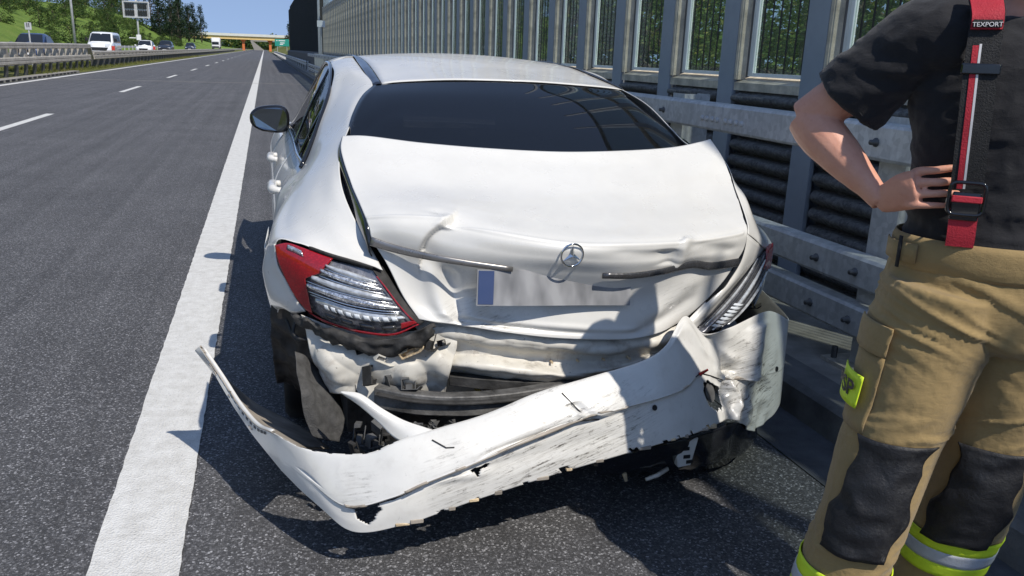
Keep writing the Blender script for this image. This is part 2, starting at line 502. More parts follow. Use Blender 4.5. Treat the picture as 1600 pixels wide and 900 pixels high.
for i in range(78):
    y = 58 + (i % 39) * 5.2 + rt.uniform(-2, 2)
    if i < 39: x = -22.0 - abs(rt.gauss(0, 0.8)); s = rt.uniform(0.45, 0.95)
    else: x = -33.0 - abs(rt.gauss(0, 2.8)); s = rt.uniform(0.8, 1.5)
    if i < 39 and 82 < y < 100: continue
    plant('slope_bush', BUSH[i % 3], (x, y, zbank(x) - 0.15), s, rt.uniform(0, 6),
          'green bush on the lower part of the grass embankment' if i < 39 else 'green bush high on the grass embankment', 'bush', 'bushes low on the embankment' if i < 39 else 'bushes high on the embankment')
for i in range(34):
    y = 62 + i * 5.0 + rt.uniform(-2.5, 2.5); x = -25.5 - rt.uniform(0, 6.5)
    if math.sin(i * 1.7) < -0.55: continue
    plant('slope_bush', BUSH[i % 3], (x, y, zbank(x) - 0.2), rt.uniform(0.6, 1.15), rt.uniform(0, 6), 'green bush in the scattered belt halfway up the grass embankment', 'bush', 'bushes halfway up the embankment')
for i in range(44):
    y = 70 + i * 6.2 + rt.uniform(-2, 2); x = -43 - rt.uniform(0, 9)
    m = FAR[i % 3]; s = rt.uniform(0.75, 1.15)
    if 215 < y < 250: s *= 0.7
    plant('broadleaf_tree', m, (x, y, zbank(x) - 0.2), s, rt.uniform(0, 6), 'broadleaf tree in the row on top of the embankment', 'tree', 'trees on top of the embankment')
for i in range(13):
    y = 250 + i * 7 + rt.uniform(-2, 2)
    plant('dark_conifer', CON[i % 2], (-21.5 - 9 * (i % 4) / 3 - rt.uniform(0, 1), y, 2.6), rt.uniform(0.85, 1.05), rt.uniform(0, 6), 'dark tall tree in the clump above the white truck', 'tree', 'dark trees at the far end of the embankment')
for i in range(9):
    plant('dark_conifer', CON[i % 2], (9.5 + rt.uniform(0, 7), 250 + i * 14, 1.2), rt.uniform(0.75, 1.0), rt.uniform(0, 6), 'dark tall tree behind the far end of the dark noise wall', 'tree', 'dark trees right of the overpass')
wd = MB(); rw = random.Random(9); cs = []
for i in range(420):
    cs.append(((rw.uniform(-150, 120), rw.uniform(720, 780), rw.uniform(0, 8.0) + 2.5 * math.sin(i * .21)), rw.uniform(0.7, 1.2)))
leaf_cloud(wd, cs, 60, 6.0, 1.3, rw)
tag(wd.build('far_wood', MAT['leaf'], None, fix=False), 'distant wood behind the overpass on the horizon', 'wood', kind='stuff')
gr = MB(); rq = random.Random(4)
for _ in range(9000):
    y = 40 + 90 * rq.random() ** 1.4; x = rq.uniform(-10.6, -8.9); h = rq.uniform(0.06, 0.22); a = rq.uniform(0, 6.28); w = 0.02
    z = 0.02 + 0.25 * max(0, (-9.0 - x)) / 1.9
    gr.add([(x - w * math.cos(a), y - w * math.sin(a), z), (x + w * math.cos(a), y + w * math.sin(a), z), (x + rq.uniform(-.06, .06), y + rq.uniform(-.06, .06), z + h)], [(0, 1, 2)])
tag(gr.build('median_grass', MAT['verge'], None, fix=False), 'thin yellow-green grass along the central reservation', 'grass', kind='stuff')

# ------------------------------------------------------------------ noise barrier on the right
WX = 3.30; BAY = 1.03; Y0B = 4.62      # a post's centre line stands at Y0B
nb = empty('noise_barrier', (WX, 0, 0.14))
tag(nb, 'grey post noise barrier with clear panes above dark ribbed blocks', 'noise barrier')
def bm_post():
    b = MB(); H = 6.0
    b.box(-0.012, 0.0, -0.105, 0.105, 0, 3.7); b.box(0.0, 0.12, -0.006, 0.006, 0, 3.7); b.box(0.12, 0.132, -0.105, 0.105, 0, 3.7)
    b.box(0.0, 0.02, -0.105, -0.09, 0, 3.7); b.box(0.06, 0.10, -0.025, 0.025, 3.7, H)
    return b.mesh('post', MAT['post'])
post_me = bm_post()
def bm_jamb():      # weathered lining round the window opening of one bay, local y 0..BAY between post centres
    b = MB(); a, c = 0.107, BAY - 0.107
    b.box(-0.008, 0.07, c - 0.03, c, 1.225, 3.60); b.box(0.03, 0.10, a, a + 0.03, 1.225, 3.60)
    b.add([(0.0, a, 1.15), (0.0, c, 1.15), (0.13, c, 1.225), (0.13, a, 1.225), (0.0, a, 1.205), (0.0, c, 1.205), (0.13, c, 1.25), (0.13, a, 1.25)], [(0,3,2,1),(4,5,6,7),(0,1,5,4),(1,2,6,5),(2,3,7,6),(3,0,4,7)])
    b.box(0.0, 0.13, a, c, 3.60, 3.68)
    return b.mesh('window_lining', MAT['jamb'])
jamb_me = bm_jamb()
def bm_frame():
    b = MB(); a, c = 0.138, BAY - 0.148
    for y in (a, c - 0.03):
        b.box(0.078, 0.10, y, y + 0.026, 1.25, 3.60)
    b.box(0.072, 0.10, c - 0.072, c - 0.040, 1.25, 3.60)
    b.box(0.065, 0.10, a + 0.03, c - 0.085, 1.25, 1.275)
    return b.mesh('pane_frame', MAT['alu'])
frame_me = bm_frame()
pb = MB(); pb.box(0.08, 0.092, 0.169, BAY - 0.222, 1.276, 3.598); pane_me = pb.mesh('pane', MAT['pane'])
pb = MB(); pb.box(0.08, 0.092, 0.11, BAY - 0.11, 3.70, 5.08); pane2_me = pb.mesh('upper_pane', MAT['pane'])
ub = MB(); ub.box(0.074, 0.098, 0.07, 0.095, 3.7, 5.08); ub.box(0.074, 0.098, BAY - 0.095, BAY - 0.07, 3.7, 5.08); upf_me = ub.mesh('upper_frame', MAT['alu'])
sb = MB()
for k in range(6):
    y = 0.235 + k * 0.1
    sb.box(0.0745, 0.0795, y - 0.006, y + 0.006, 1.277, 3.596)
strip_me = sb.mesh('bird_stripes', MAT['black'])
def rib_mesh(seed, z, top=False):
    rg = random.Random(seed); b = MB(); a, c = 0.115, BAY - 0.115; rows = []
    d = 0.125 if top else 0.095; hgt = 0.125 if top else 0.112
    prof = [(0.09, 0.0), (0.07, 0.012), (0.02, 0.03), (-0.01 if not top else -0.04, 0.055), (-0.012 if not top else -0.045, 0.08), (0.01, 0.1), (0.055, hgt - 0.004), (0.09, hgt)]
    n = 24
    for i in range(n + 1):
        y = a + (c - a) * i / n
        e = 0.025 if i in (0, n) else 0.0
        rows.append([(px + e + rg.uniform(-0.005, 0.005), y, z + pz + rg.uniform(-0.004, 0.004)) for px, pz in prof])
    b.grid(rows)
    b.add(rows[0], [tuple(range(len(prof)))]); b.add(rows[-1], [tuple(range(len(prof)))])
    return b
rib_mes = [rib_mesh(k, 0.0).mesh('rib', MAT['rib'], True) for k in range(5)]
ribtop_me = rib_mesh(77, 0.0, True).mesh('rib', MAT['rib'], True)
bb = MB(); bb.box(0.085, 0.20, 0.108, BAY - 0.108, 0, 1.15); block_me = bb.mesh('absorber_block', MAT['rib'])
stack = MB()
for k in range(9):
    s_ = rib_mesh(90 + k, 0.02 + k * 0.1125, False); stack.add(s_.v, s_.f)
s_ = rib_mesh(99, 1.03, True); stack.add(s_.v, s_.f)
stack_me = stack.mesh('rib_stack', MAT['rib'], True)
for k in range(-14, 46):
    y = Y0B + k * BAY
    link_mesh('post', post_me, nb, None, (0, y, 0))
    if k == 45: break
    link_mesh('window_lining', jamb_me, nb, None, (0, y, 0))
    f = link_mesh('pane_frame', frame_me, nb, None, (0, y, 0))
    p = link_mesh('pane', pane_me, f, None, (0, 0, 0))
    link_mesh('bird_stripes', strip_me, f, None, (0, 0, 0))
    link_mesh('upper_pane', pane2_me, nb, None, (0, y, 0)); link_mesh('upper_frame', upf_me, nb, None, (0, y, 0))
    blk = link_mesh('absorber_block', block_me, nb, None, (0, y, 0))
    if -3 <= k <= 8:
        for j in range(9):
            link_mesh('rib', rib_mes[(j + k) % 5], blk, None, (0, 0, 0.02 + j * 0.1125))
        link_mesh('rib', ribtop_me, blk, None, (0, 0, 1.03))
    else:
        o = link_mesh('rib_stack', stack_me, blk, None, (0, 0, 0)); o['kind'] = 'stuff'
bc = MB(); bc.box(0.05, 0.12, Y0B - 14.6 * BAY, Y0B + 45.2 * BAY, 5.08, 5.10)
bc.build('coping', MAT['post'], nb)
dw = empty('dark_noise_wall', (3.15, 51.5, 0)); tag(dw, 'tall dark noise wall at the far end of the hard shoulder', 'noise wall')
for k in range(10):
    b = MB(); y = k * 6.1
    zt = 6.3 if k < 9 else 6.1
    n = 12
    for j in range(n):
        b.box(0.0 - 0.05 * (j % 2), 0.3, y + j * 6.1 / n, y + (j + 1) * 6.1 / n - 0.004, 0.1, zt)
    b.build('wall_panel', MAT['darkwall'], dw)
b = MB(); b.prism([(-0.35, 0), (-0.35, 1.2), (-0.1, 1.35), (-0.1, 0)], 0, 61, 'y'); b.build('plinth', MAT['kerb'], dw)
b = MB(); b.box(-0.12, 0.0, -0.4, -0.05, 0.1, 6.3); b.build('end_post', MAT['galv'], dw)
# emergency exit plate and the small white plate on a pole
m_green = M_simple('sign_green', (0.02, 0.22, 0.12), 0.5, var=0.1)
m_white = M_simple('sign_white', (0.75, 0.75, 0.75), 0.5, var=0.06)
ex = empty('exit_sign', (3.02, 60.0, 5.1)); tag(ex, 'small green and white exit plate on the dark noise wall', 'sign')
b = MB(); b.box(-0.02, 0.02, 0.0, 0.9, -0.3, 0.3); b.build('plate', m_green, ex)
b = MB(); b.box(-0.026, -0.021, 0.45, 0.86, -0.26, 0.26); b.build('white_field', m_white, ex)
b = MB(); b.box(-0.35, 0.45, 0, 0.04, -0.24, 0.24); b.build('plate_front', m_green, ex)
ws = empty('marker_sign', (2.85, 45.5, 0.1)); tag(ws, 'small white plate on a thin pole in front of the dark wall', 'sign')
b = MB(); b.tube([(0, 0, 0), (0, 0, 2.85)], 0.035, 8); b.build('pole', MAT['galv'], ws)
b = MB(); b.box(-0.20, 0.20, -0.05, -0.03, 2.50, 2.82); b.build('plate', m_white, ws, bevel=0.01)

# ------------------------------------------------------------------ guard rail on the right
gl = empty('guard_rail', (2.45, 0, 0.14)); tag(gl, 'galvanised three-beam guard rail between the car and noise barrier', 'guard rail')
def beam_prof(z0, z1, d=0.075, lip=0.03):
    zc = (z0 + z1) / 2
    return [(0.0, z0 + 0.018), (0.0, z1 - 0.018), (0.010, z1 - 0.004), (d, z1), (d, z1 - 0.006), (0.016, z1 - 0.014), (0.006, z1 - 0.024), (0.006, z0 + 0.024), (0.016, z0 + 0.014), (d, z0 + 0.006), (d, z0), (0.010, z0 + 0.004)]
def bolts(parent, spots, r_=0.014, d=0.012):
    for (y, z) in spots:
        link_mesh('bolt', bolt_me, parent, None, (0, y, z))
b = MB(); b.lathe([(0.0, -0.013), (0.008, -0.013), (0.0155, -0.008), (0.0165, 0.0), (0.0165, 0.001)], (0, 0, 0), 'x', 10); bolt_me = b.mesh('bolt', MAT['galv'], True)
b = MB(); b.lathe([(0.0, -0.03), (0.011, -0.03), (0.012, -0.006), (0.019, -0.005), (0.02, 0.001)], (0, 0, 0), 'x', 10); stud_me = b.mesh('stud', MAT['bolt'], True)
SPL = 4.21
for (z0, z1, dx) in ((0.955, 1.115, 0.0), (0.395, 0.545, 0.0), (0.175, 0.325, 0.0)):
    for k in range(-3, 12):
        y0 = SPL + k * 4.0
        b = MB(); b.prism(beam_prof(z0, z1), y0 + 0.002, y0 + 3.998)
        rail = b.build('rail', MAT['galv'], gl, bevel=0.004)
        zc = (z0 + z1) / 2
        if z0 > 0.9:
            bolts(rail, [(y0 + dy, zc - 0.012) for dy in (0.045, 0.10, 0.16, 0.215)] + [(y0 + 4.0 - dy, zc - 0.012) for dy in (0.045, 0.10, 0.16, 0.215)])
            link_mesh('stud', stud_me, rail, None, (0, y0 + 2.73, zc)); link_mesh('stud', stud_me, rail, None, (0, y0 + 0.73, zc))
        else:
            for dy in (2.74, 3.015, 0.74, 1.0):
                link_mesh('stud', stud_me, rail, None, (0, y0 + dy, zc))
b = MB(); b.tube([(0, 0, 0.018), (0, 0, 0.075)], 0.014, 8); anchor_me = b.mesh('anchor_bolt', MAT['bolt'])
for k in range(-5, 22):
    y = 4.95 + 2.0 * k
    b = MB()
    b.box(0.10, 0.28, -0.09, -0.084, 0.0, 1.14); b.box(0.10, 0.106, -0.084, 0.07, 0.0, 1.14); b.box(0.274, 0.28, -0.084, 0.07, 0.0, 1.14)
    b.box(0.078, 0.099, -0.06, 0.06, 0.20, 0.53); b.box(0.078, 0.099, -0.06, 0.06, 0.96, 1.11)
    o = b.build('rail_post', MAT['galv'], gl, loc=(0, y, 0))
    b = MB(); b.box(0.02, 0.36, -0.17, 0.17, 0.003, 0.02)
    bp = b.build('base_plate', MAT['galv_old'], gl, loc=(0, y, 0))
    for sx in (0.06, 0.32):
        for sy in (-0.13, 0.13):
            link_mesh('anchor_bolt', anchor_me, bp, None, (sx, sy, 0))
gf = empty('far_guard_rail', (2.55, 56, 0)); tag(gf, 'low dark guard rail along the foot of the tall dark wall', 'guard rail')
def wbeam(z):
    return [(0, z), (-0.05, z + 0.03), (-0.05, z + 0.10), (0.0, z + 0.13), (0, z + 0.17), (-0.05, z + 0.20), (-0.05, z + 0.27), (0, z + 0.31), (0.01, z + 0.31), (-0.035, z + 0.27), (-0.035, z + 0.2), (0.012, z + 0.17), (0.012, z + 0.13), (-0.035, z + 0.1), (-0.035, z + 0.03), (0.012, z)]
for k in range(16):
    b = MB(); b.prism(wbeam(0.45), k * 12.0, k * 12.0 + 11.98); b.build('rail', MAT['galv'], gf)
b = MB(); b.box(0.02, 0.12, -0.03, 0.03, 0, 0.78); pm = b.mesh('rail_post', MAT['galv'])
for k in range(48): link_mesh('rail_post', pm, gf, None, (0, k * 4.0, 0))

# ------------------------------------------------------------------ median rails on the left
mr = empty('median_parapet', (-9.4, 24, 0.06)); tag(mr, 'tall weathered double rail with uprights at the left edge of the road', 'guard rail')
def sigma(z0, h=0.2):
    return [(0.0, z0), (0.05, z0 + 0.03), (0.05, z0 + h * 0.42), (0.02, z0 + h * 0.5), (0.05, z0 + h * 0.58), (0.05, z0 + h - 0.03), (0, z0 + h), (-0.02, z0 + h), (-0.02, z0)]
for s_, dx in ((1, 0.14), (-1, -0.5)):
    for z0, h in ((0.46, 0.28), (1.06, 0.24)):
        for k in range(7):
            b = MB(); b.prism([(dx + s_ * p[0], p[1]) for p in sigma(z0, h)], k * 4.0, k * 4.0 + 3.98)
            b.build('rail', MAT['galv_old'], mr)
b = MB(); b.box(-0.06, 0.11, -0.16, 0.16, 0.72, 1.10); um = b.mesh('upright', MAT['galv_old'])
b = MB(); b.hexa([(-0.02, -0.12, 0.0), (0.09, -0.12, 0), (0.09, 0.12, 0), (-0.02, 0.12, 0)], [(0.06, -0.14, 0.5), (0.13, -0.14, 0.5), (0.13, 0.14, 0.5), (0.06, 0.14, 0.5)]); fm = b.mesh('foot', MAT['bolt'])
for k in range(20):
    link_mesh('upright', um, mr, None, (0, 0.8 + k * 1.4, 0)); link_mesh('foot', fm, mr, None, (0, 0.8 + k * 1.4, 0))
    link_mesh('upright', um, mr, None, (-0.44, 1.4 + k * 1.4, 0))
b = MB(); b.hexa([(-0.5, 28.9, 0.5), (0.16, 28.9, 0.5), (0.16, 29.1, 0.5), (-0.5, 29.1, 0.5)], [(-0.5, 28.0, 1.28), (0.16, 28.0, 1.28), (0.16, 28.25, 1.28), (-0.5, 28.25, 1.28)])
b.build('sloped_end', MAT['galv_old'], mr)
ml = empty('median_guard_rail', (-9.4, 53, 0.06)); tag(ml, 'low double-sided guard rail running down the central reservation', 'guard rail')
for s_, dx in ((1, 0.14), (-1, -0.5)):
    for k in range(26):
        b = MB(); b.prism([(dx + s_ * p[0], p[1]) for p in sigma(0.46, 0.24)], k * 12.0, k * 12.0 + 11.98); b.build('rail', MAT['galv_old'], ml)
        b = MB(); b.prism([(dx + s_ * p[0], p[1]) for p in sigma(0.74, 0.16)], k * 12.0, k * 12.0 + 11.98); b.build('rail', MAT['galv_old'], ml)
b = MB(); b.box(-0.2, -0.1, -0.07, 0.07, 0, 0.86); b.box(-0.1, 0.12, -0.10, 0.10, 0.0, 0.46); pm = b.mesh('rail_post', MAT['bolt'])
for k in range(120): link_mesh('rail_post', pm, ml, None, (0, 1 + k * 2.0, 0))
m_red = M_simple('reflector_red', (0.55, 0.05, 0.03), 0.4, var=0.1)
for y, lab in ((62, 'red marker on the median rail in front of the white van'), (84, 'red marker on the median rail in front of the white car')):
    e = empty('rail_marker', (-9.6, y, 0.92)); tag(e, lab, 'marker', 'red markers on the median rail')
    b = MB(); b.box(-0.03, 0.03, -0.02, 0.02, 0, 0.28); b.build('stem', m_white, e)
    b = MB(); b.box(-0.10, 0.10, -0.035, -0.02, 0.06, 0.34); b.build('plate', m_red, e, bevel=0.008)
of = empty('roadside_guard_rail', (-19.6, 40, 0.42)); tag(of, 'thin steel guard rail at the foot of the embankment', 'guard rail')
for k in range(14):
    b = MB(); b.prism(wbeam(0.4), k * 12.0, k * 12.0 + 11.98); b.build('rail', MAT['galv'], of)
b = MB(); b.box(0.02, 0.12, -0.03, 0.03, 0, 0.72); pm = b.mesh('rail_post', MAT['galv'])
for k in range(42): link_mesh('rail_post', pm, of, None, (0, k * 4.0, 0))

# ------------------------------------------------------------------ poles, signs
lp = empty('lamp_post', (-20.3, 106, 0.4)); tag(lp, 'tall thin grey pole in front of the embankment left of the van', 'lamp post')
b = MB(); b.tube([(0, 0, 0), (0, 0, 12)], [0.16, 0.10], 10); b.build('pole', MAT['galv'], lp, smooth=True)
b = MB(); b.tube([(0, 0, 12), (0.3, 0, 12.3), (1.8, 0, 12.45)], [0.06, 0.05, 0.045], 8); b.build('arm', MAT['galv_old'], lp, smooth=True)
b = MB(); b.box(1.7, 2.5, -0.14, 0.14, 12.38, 12.5); b.build('lamp_head', MAT['galv_old'], lp, bevel=0.03)
vm = empty('message_sign', (-20.6, 160, 0.42)); tag(vm, 'grey framed message sign on a mast above the embankment foot', 'sign')
b = MB(); b.tube([(0, 0, 0), (0, 0, 8.3)], [0.17, 0.14], 10); b.build('mast', MAT['galv'], vm, smooth=True)
b = MB(); b.box(-0.35, 0.35, -0.35, 0.2, 1.6, 2.5); b.build('cabinet', m_white, vm, bevel=0.03)
b = MB(); b.box(-1.5, -0.35, -0.1, 0.1, 1.9, 2.05); b.build('bracket', m_white, vm)
b = MB()
for x0, x1, z0, z1 in ((-2.1, 2.1, 7.75, 7.95), (-2.1, 2.1, 5.25, 5.45), (-2.1, -1.88, 5.45, 7.75), (1.88, 2.1, 5.45, 7.75)):
    b.box(x0, x1, -0.55, -0.2, z0, z1)
b.build('frame', MAT['galv'], vm)
b = MB(); b.box(-1.88, 1.88, -0.30, -0.26, 5.45, 7.75); b.build('back_sheet', MAT['galv'], vm)
for (x0, x1, z0, z1) in ((-1.75, -0.25, 6.75, 7.6), (0.25, 1.75, 6.75, 7.6), (-1.75, -0.25, 5.6, 6.5), (0.25, 1.75, 5.6, 6.5)):
    b = MB()
    for k in range(4):
        w = (x1 - x0) / 4; b.box(x0 + k * w, x0 + (k + 1) * w - 0.07, -0.5, -0.31, z0, z1)
    b.build('module', MAT['darkwall'], vm)
bp = empty('small_sign', (-10.4, 44.5, 0.25)); tag(bp, 'small grey sign plate on a pole before the blue car', 'sign')
b = MB(); b.tube([(0, 0, 0), (0, 0, 2.0)], 0.035, 8); b.build('pole', MAT['galv'], bp)
b = MB(); b.box(-0.14, 0.14, -0.05, -0.035, 1.66, 1.98); b.build('plate', MAT['galv'], bp, bevel=0.008)
b = MB(); b.box(-0.06, -0.02, -0.058, -0.051, 1.78, 1.96); b.box(0.02, 0.06, -0.058, -0.051, 1.78, 1.96); b.build('marks', MAT['bolt'], bp)
lw = empty('side_noise_screen', (-21.0, 60, 0.4)); tag(lw, 'ribbed grey noise screen with pale end post at the left edge', 'noise screen')
b = MB(); b.tube([(0, 19.4, 0), (0, 19.4, 7)], 0.13, 8); b.build('end_post', MAT['alu'], lw)
for k in range(22):
    b = MB(); b.box(-0.08, 0.02, 0, 19.2, 0.1 + k * 0.31, 0.1 + k * 0.31 + 0.27); b.build('slat', MAT['galv'], lw)

# ------------------------------------------------------------------ bridges and direction sign
m_yel = M_simple('bridge_yellow', (0.74, 0.52, 0.20), 0.6, var=0.08, scale=0.5)
m_org = M_simple('bridge_orange', (0.62, 0.17, 0.05), 0.6, var=0.08, scale=0.5)
m_pale = M_simple('bridge_parapet', (0.62, 0.62, 0.56), 0.6, var=0.06, scale=0.5)
br = empty('overpass', (-4, 430, 0)); tag(br, 'yellow girder overpass with pale parapet and orange piers', 'bridge')
b = MB(); b.box(-33, 30, -5, 5, 5.0, 6.4); b.build('girder', m_yel, br)
b = MB(); b.box(-34, 31, -5.6, 5.6, 6.42, 6.75); b.build('deck', m_pale, br)
b = MB(); b.box(-34, 31, -5.6, -5.4, 6.76, 7.6); b.build('parapet', m_pale, br)
for x in (-5.4, 6.8):
    b = MB(); b.box(x - 0.55, x + 0.55, -3.5, 3.5, 0, 3.9); p = b.build('pier', m_org, br)
    b = MB(); b.hexa([(x - 0.55, -3.5, 3.9), (x + 0.55, -3.5, 3.9), (x + 0.55, 3.5, 3.9), (x - 0.55, 3.5, 3.9)], [(x - 1.4, -4, 4.95), (x + 1.4, -4, 4.95), (x + 1.4, 4, 4.95), (x - 1.4, 4, 4.95)]); b.build('pier_head', m_org, p)
br2 = empty('second_overpass', (6, 560, 0)); tag(br2, 'grey concrete overpass seen beneath the yellow one', 'bridge')
b = MB(); b.box(-14, 30, -4, 4, 5.2, 6.6); b.build('girder', MAT['concrete'], br2)
b = MB(); b.hexa([(-12, -4, 0), (-6, -4, 0), (-6, 4, 0), (-12, 4, 0)], [(-14, -4, 5.2), (-12.5, -4, 5.2), (-12.5, 4, 5.2), (-14, 4, 5.2)]); b.build('abutment', MAT['concrete'], br2)
b = MB(); b.box(3, 4.4, -3, 3, 0, 5.2); b.build('pier', MAT['concrete'], br2)
ds = empty('direction_sign', (4.85, 252, 0.2)); tag(ds, 'green direction sign right of the road below the overpass', 'sign')
m_teal = M_simple('sign_teal', (0.015, 0.26, 0.20), 0.5, var=0.06)
for x in (-1.3, 1.3):
    b = MB(); b.tube([(x, 0, 0), (x, 0, 3.8)], 0.07, 8); b.build('post', MAT['galv'], ds)
b = MB(); b.box(-1.95, 1.95, -0.12, -0.08, 1.9, 3.85); b.build('panel', m_teal, ds, bevel=0.02)
b = MB()
for (x0, x1, z) in ((-1.55, -1.2, 3.3), (-0.9, 0.9, 3.3), (-0.5, 0.7, 2.7), (-0.6, 0.3, 2.3)): b.box(x0, x1, -0.13, -0.121, z, z + 0.22)
b.build('white_marks', m_white, ds)
# ------------------------------------------------------------------ traffic on the opposite carriageway (all facing the camera, -y)
m_tyre = M_simple('tyre_rubber', (0.02, 0.02, 0.02), 0.85, var=0.2)
m_rim = M_simple('wheel_alloy', (0.45, 0.45, 0.46), 0.35, metal=0.6, var=0.1)
m_carglass = M_simple('car_glass', (0.012, 0.014, 0.017), 0.06, var=0.1, spec=0.8)
m_headl = M_simple('headlamp_glass', (0.6, 0.63, 0.66), 0.1, var=0.15, scale=20)
def m_paint(name, c):
    return M_simple(name, c, 0.25, var=0.03, scale=2, coat=0.6)
def ring(w, zb, zs, y, crown=0.0):
    return [(-w * 0.86, y, zb), (-w * 0.97, y, zb + 0.10), (-w, y, zb + (zs - zb) * 0.55), (-w * 0.95, y, zs - 0.05), (-w * 0.82, y, zs), (0, y, zs + crown),
            (w * 0.82, y, zs), (w * 0.95, y, zs - 0.05), (w, y, zb + (zs - zb) * 0.55), (w * 0.97, y, zb + 0.10), (w * 0.86, y, zb)]
def loft(mb, rings):
    n = len(rings[0])
    vs = [p for r_ in rings for p in r_]
    fs = [(i*n+k, i*n+(k+1) % n, (i+1)*n+(k+1) % n, (i+1)*n+k) for i in range(len(rings)-1) for k in range(n)]
    fs += [tuple(range(n)), tuple((len(rings)-1)*n + k for k in range(n))]
    mb.add(vs, fs)
def quad_plate(mb, a, b, c, d, off):
    a, b, c, d = map(Vector, (a, b, c, d)); n = (b - a).cross(d - a).normalized() * off
    mb.hexa([a, b, c, d], [a + n, b + n, c + n, d + n])
def wheel(parent, x, y, r_, w=0.22):
    b = MB(); s_ = 1 if x > 0 else -1
    b.lathe([(r_ * 0.66, -w/2), (r_ * 0.93, -w/2), (r_, -w/2 + 0.03), (r_, w/2 - 0.03), (r_ * 0.93, w/2), (r_ * 0.66, w/2)], (x, y, r_), 'x', 20)
    o = b.build('wheel', m_tyre, parent, smooth=True)
    b = MB(); b.lathe([(0.0, s_ * (w/2 - 0.05)), (r_ * 0.2, s_ * (w/2 - 0.04)), (r_ * 0.5, s_ * (w/2 - 0.06)), (r_ * 0.68, s_ * (w/2 - 0.02))], (x, y, r_), 'x', 16)
    b.build('rim', m_rim, o, smooth=True)
def vehicle(name, label, cat, loc, paint, kind='car', L=4.4, W=1.8, H=1.45):
    e = empty(name, loc); tag(e, label, cat, 'vehicles on the opposite carriageway')
    w = W / 2
    b = MB()
    if kind == 'van':
        loft(b, [ring(w * .80, .30, .75, -L/2), ring(w * .93, .24, .92, -L/2 + .10), ring(w, .22, 1.10, -L/2 + .5), ring(w, .22, 1.18, -L/2 + 1.0), ring(w, .22, 1.2, L/2 - .1), ring(w * .97, .3, 1.18, L/2)])
        body = b.build('body', paint, e, smooth=True, bevel=0.02)
        b = MB()
        cab = lambda y, wb, wt, zb, zt: [(-wb, y, zb), (-wt - .02, y, zt - .12), (-wt * .86, y, zt), (0, y, zt + .02), (wt * .86, y, zt), (wt + .02, y, zt - .12), (wb, y, zb)]
        loft(b, [cab(-L/2 + .72, w * .93, w * .8, 1.05, 1.12), cab(-L/2 + 1.55, w * .96, w * .84, 1.1, H - .05), cab(-L/2 + 2.0, w * .97, w * .86, 1.1, H), cab(L/2 - .05, w * .96, w * .86, 1.1, H - .02)])
        b.build('cabin', paint, e, smooth=True, bevel=0.01)
        b = MB(); quad_plate(b, (-w * .84, -L/2 + .80, 1.20), (w * .84, -L/2 + .80, 1.20), (w * .74, -L/2 + 1.48, H - .14), (-w * .74, -L/2 + 1.48, H - .14), .03); b.build('windscreen', m_carglass, e)
        for s_ in (-1, 1):
            b = MB(); quad_plate(b, (s_ * w * .985, -L/2 + 1.25, 1.22), (s_ * w * .985, -L/2 + 2.2, 1.22), (s_ * w * .91, -L/2 + 2.2, H - .22), (s_ * w * .91, -L/2 + 1.6, H - .22), .015 * s_); b.build('side_window', m_carglass, e)
            b = MB(); quad_plate(b, (s_ * w * .985, -L/2 + 2.4, 1.22), (s_ * w * .985, L/2 - .5, 1.22), (s_ * w * .91, L/2 - .6, H - .22), (s_ * w * .91, -L/2 + 2.4, H - .22), .015 * s_); b.build('side_window', m_carglass, e)
            b = MB(); b.box(s_ * (w + .13) - .1, s_ * (w + .13) + .1, -L/2 + 1.1, -L/2 + 1.2, 1.2, 1.48); b.build('mirror', MAT['black'], e, bevel=.03)
            b = MB(); b.hexa([(s_ * w * .62 - .16, -L/2 - .005, .80), (s_ * w * .62 + .16, -L/2 + .03, .80), (s_ * w * .66 + .16, -L/2 + .3, .80), (s_ * w * .66 - .16, -L/2 + .3, .80)], [(s_ * w * .62 - .16, -L/2 + .06, 1.0), (s_ * w * .7 + .13, -L/2 + .1, 1.04), (s_ * w * .7 + .13, -L/2 + .35, 1.04), (s_ * w * .66 - .16, -L/2 + .35, 1.0)]); b.build('headlight', m_headl, e, bevel=.02)
        b = MB(); b.hexa([(-w * .55, -L/2 - .03, .50), (w * .55, -L/2 - .03, .50), (w * .55, -L/2 + .1, .50), (-w * .55, -L/2 + .1, .50)], [(-w * .72, -L/2 - .01, .74), (w * .72, -L/2 - .01, .74), (w * .72, -L/2 + .1, .74), (-w * .72, -L/2 + .1, .74)]); b.build('grille', MAT['black'], e, bevel=.015)
        b = MB(); b.box(-.26, .26, -L/2 - .04, -L/2 - .02, .33, .44); b.build('number_plate', m_white, e)
        r_ = .34
    else:
        zh = .80 if kind == 'car' else .95
        loft(b, [ring(w * .72, .30, .62, -L/2), ring(w * .92, .22, .72, -L/2 + .15, .02), ring(w, .20, zh - .02, -L/2 + .7, .03), ring(w, .20, zh + .08, -L/2 + 1.35, .03), ring(w, .20, zh + .10, L/2 - 1.0), ring(w * .97, .22, zh + .10, L/2 - .3), ring(w * .84, .32, zh, L/2)])
        body = b.build('body', paint, e, smooth=True, bevel=0.02)
        zb = zh + .02
        cab = lambda y, wb, wt, zt: [(-wb, y, zb), (-wt, y, zt - .10), (-wt * .82, y, zt), (0, y, zt + .02), (wt * .82, y, zt), (wt, y, zt - .10), (wb, y, zb)]
        b = MB(); loft(b, [cab(-L/2 + 1.15, w * .86, w * .82, zb + .06), cab(-L/2 + 2.0, w * .92, w * .74, H - .03), cab(-L/2 + 2.5, w * .93, w * .75, H), cab(L/2 - 1.2, w * .92, w * .72, H - .06), cab(L/2 - .55, w * .86, w * .8, zb + .1)])
        b.build('cabin', paint, e, smooth=True)
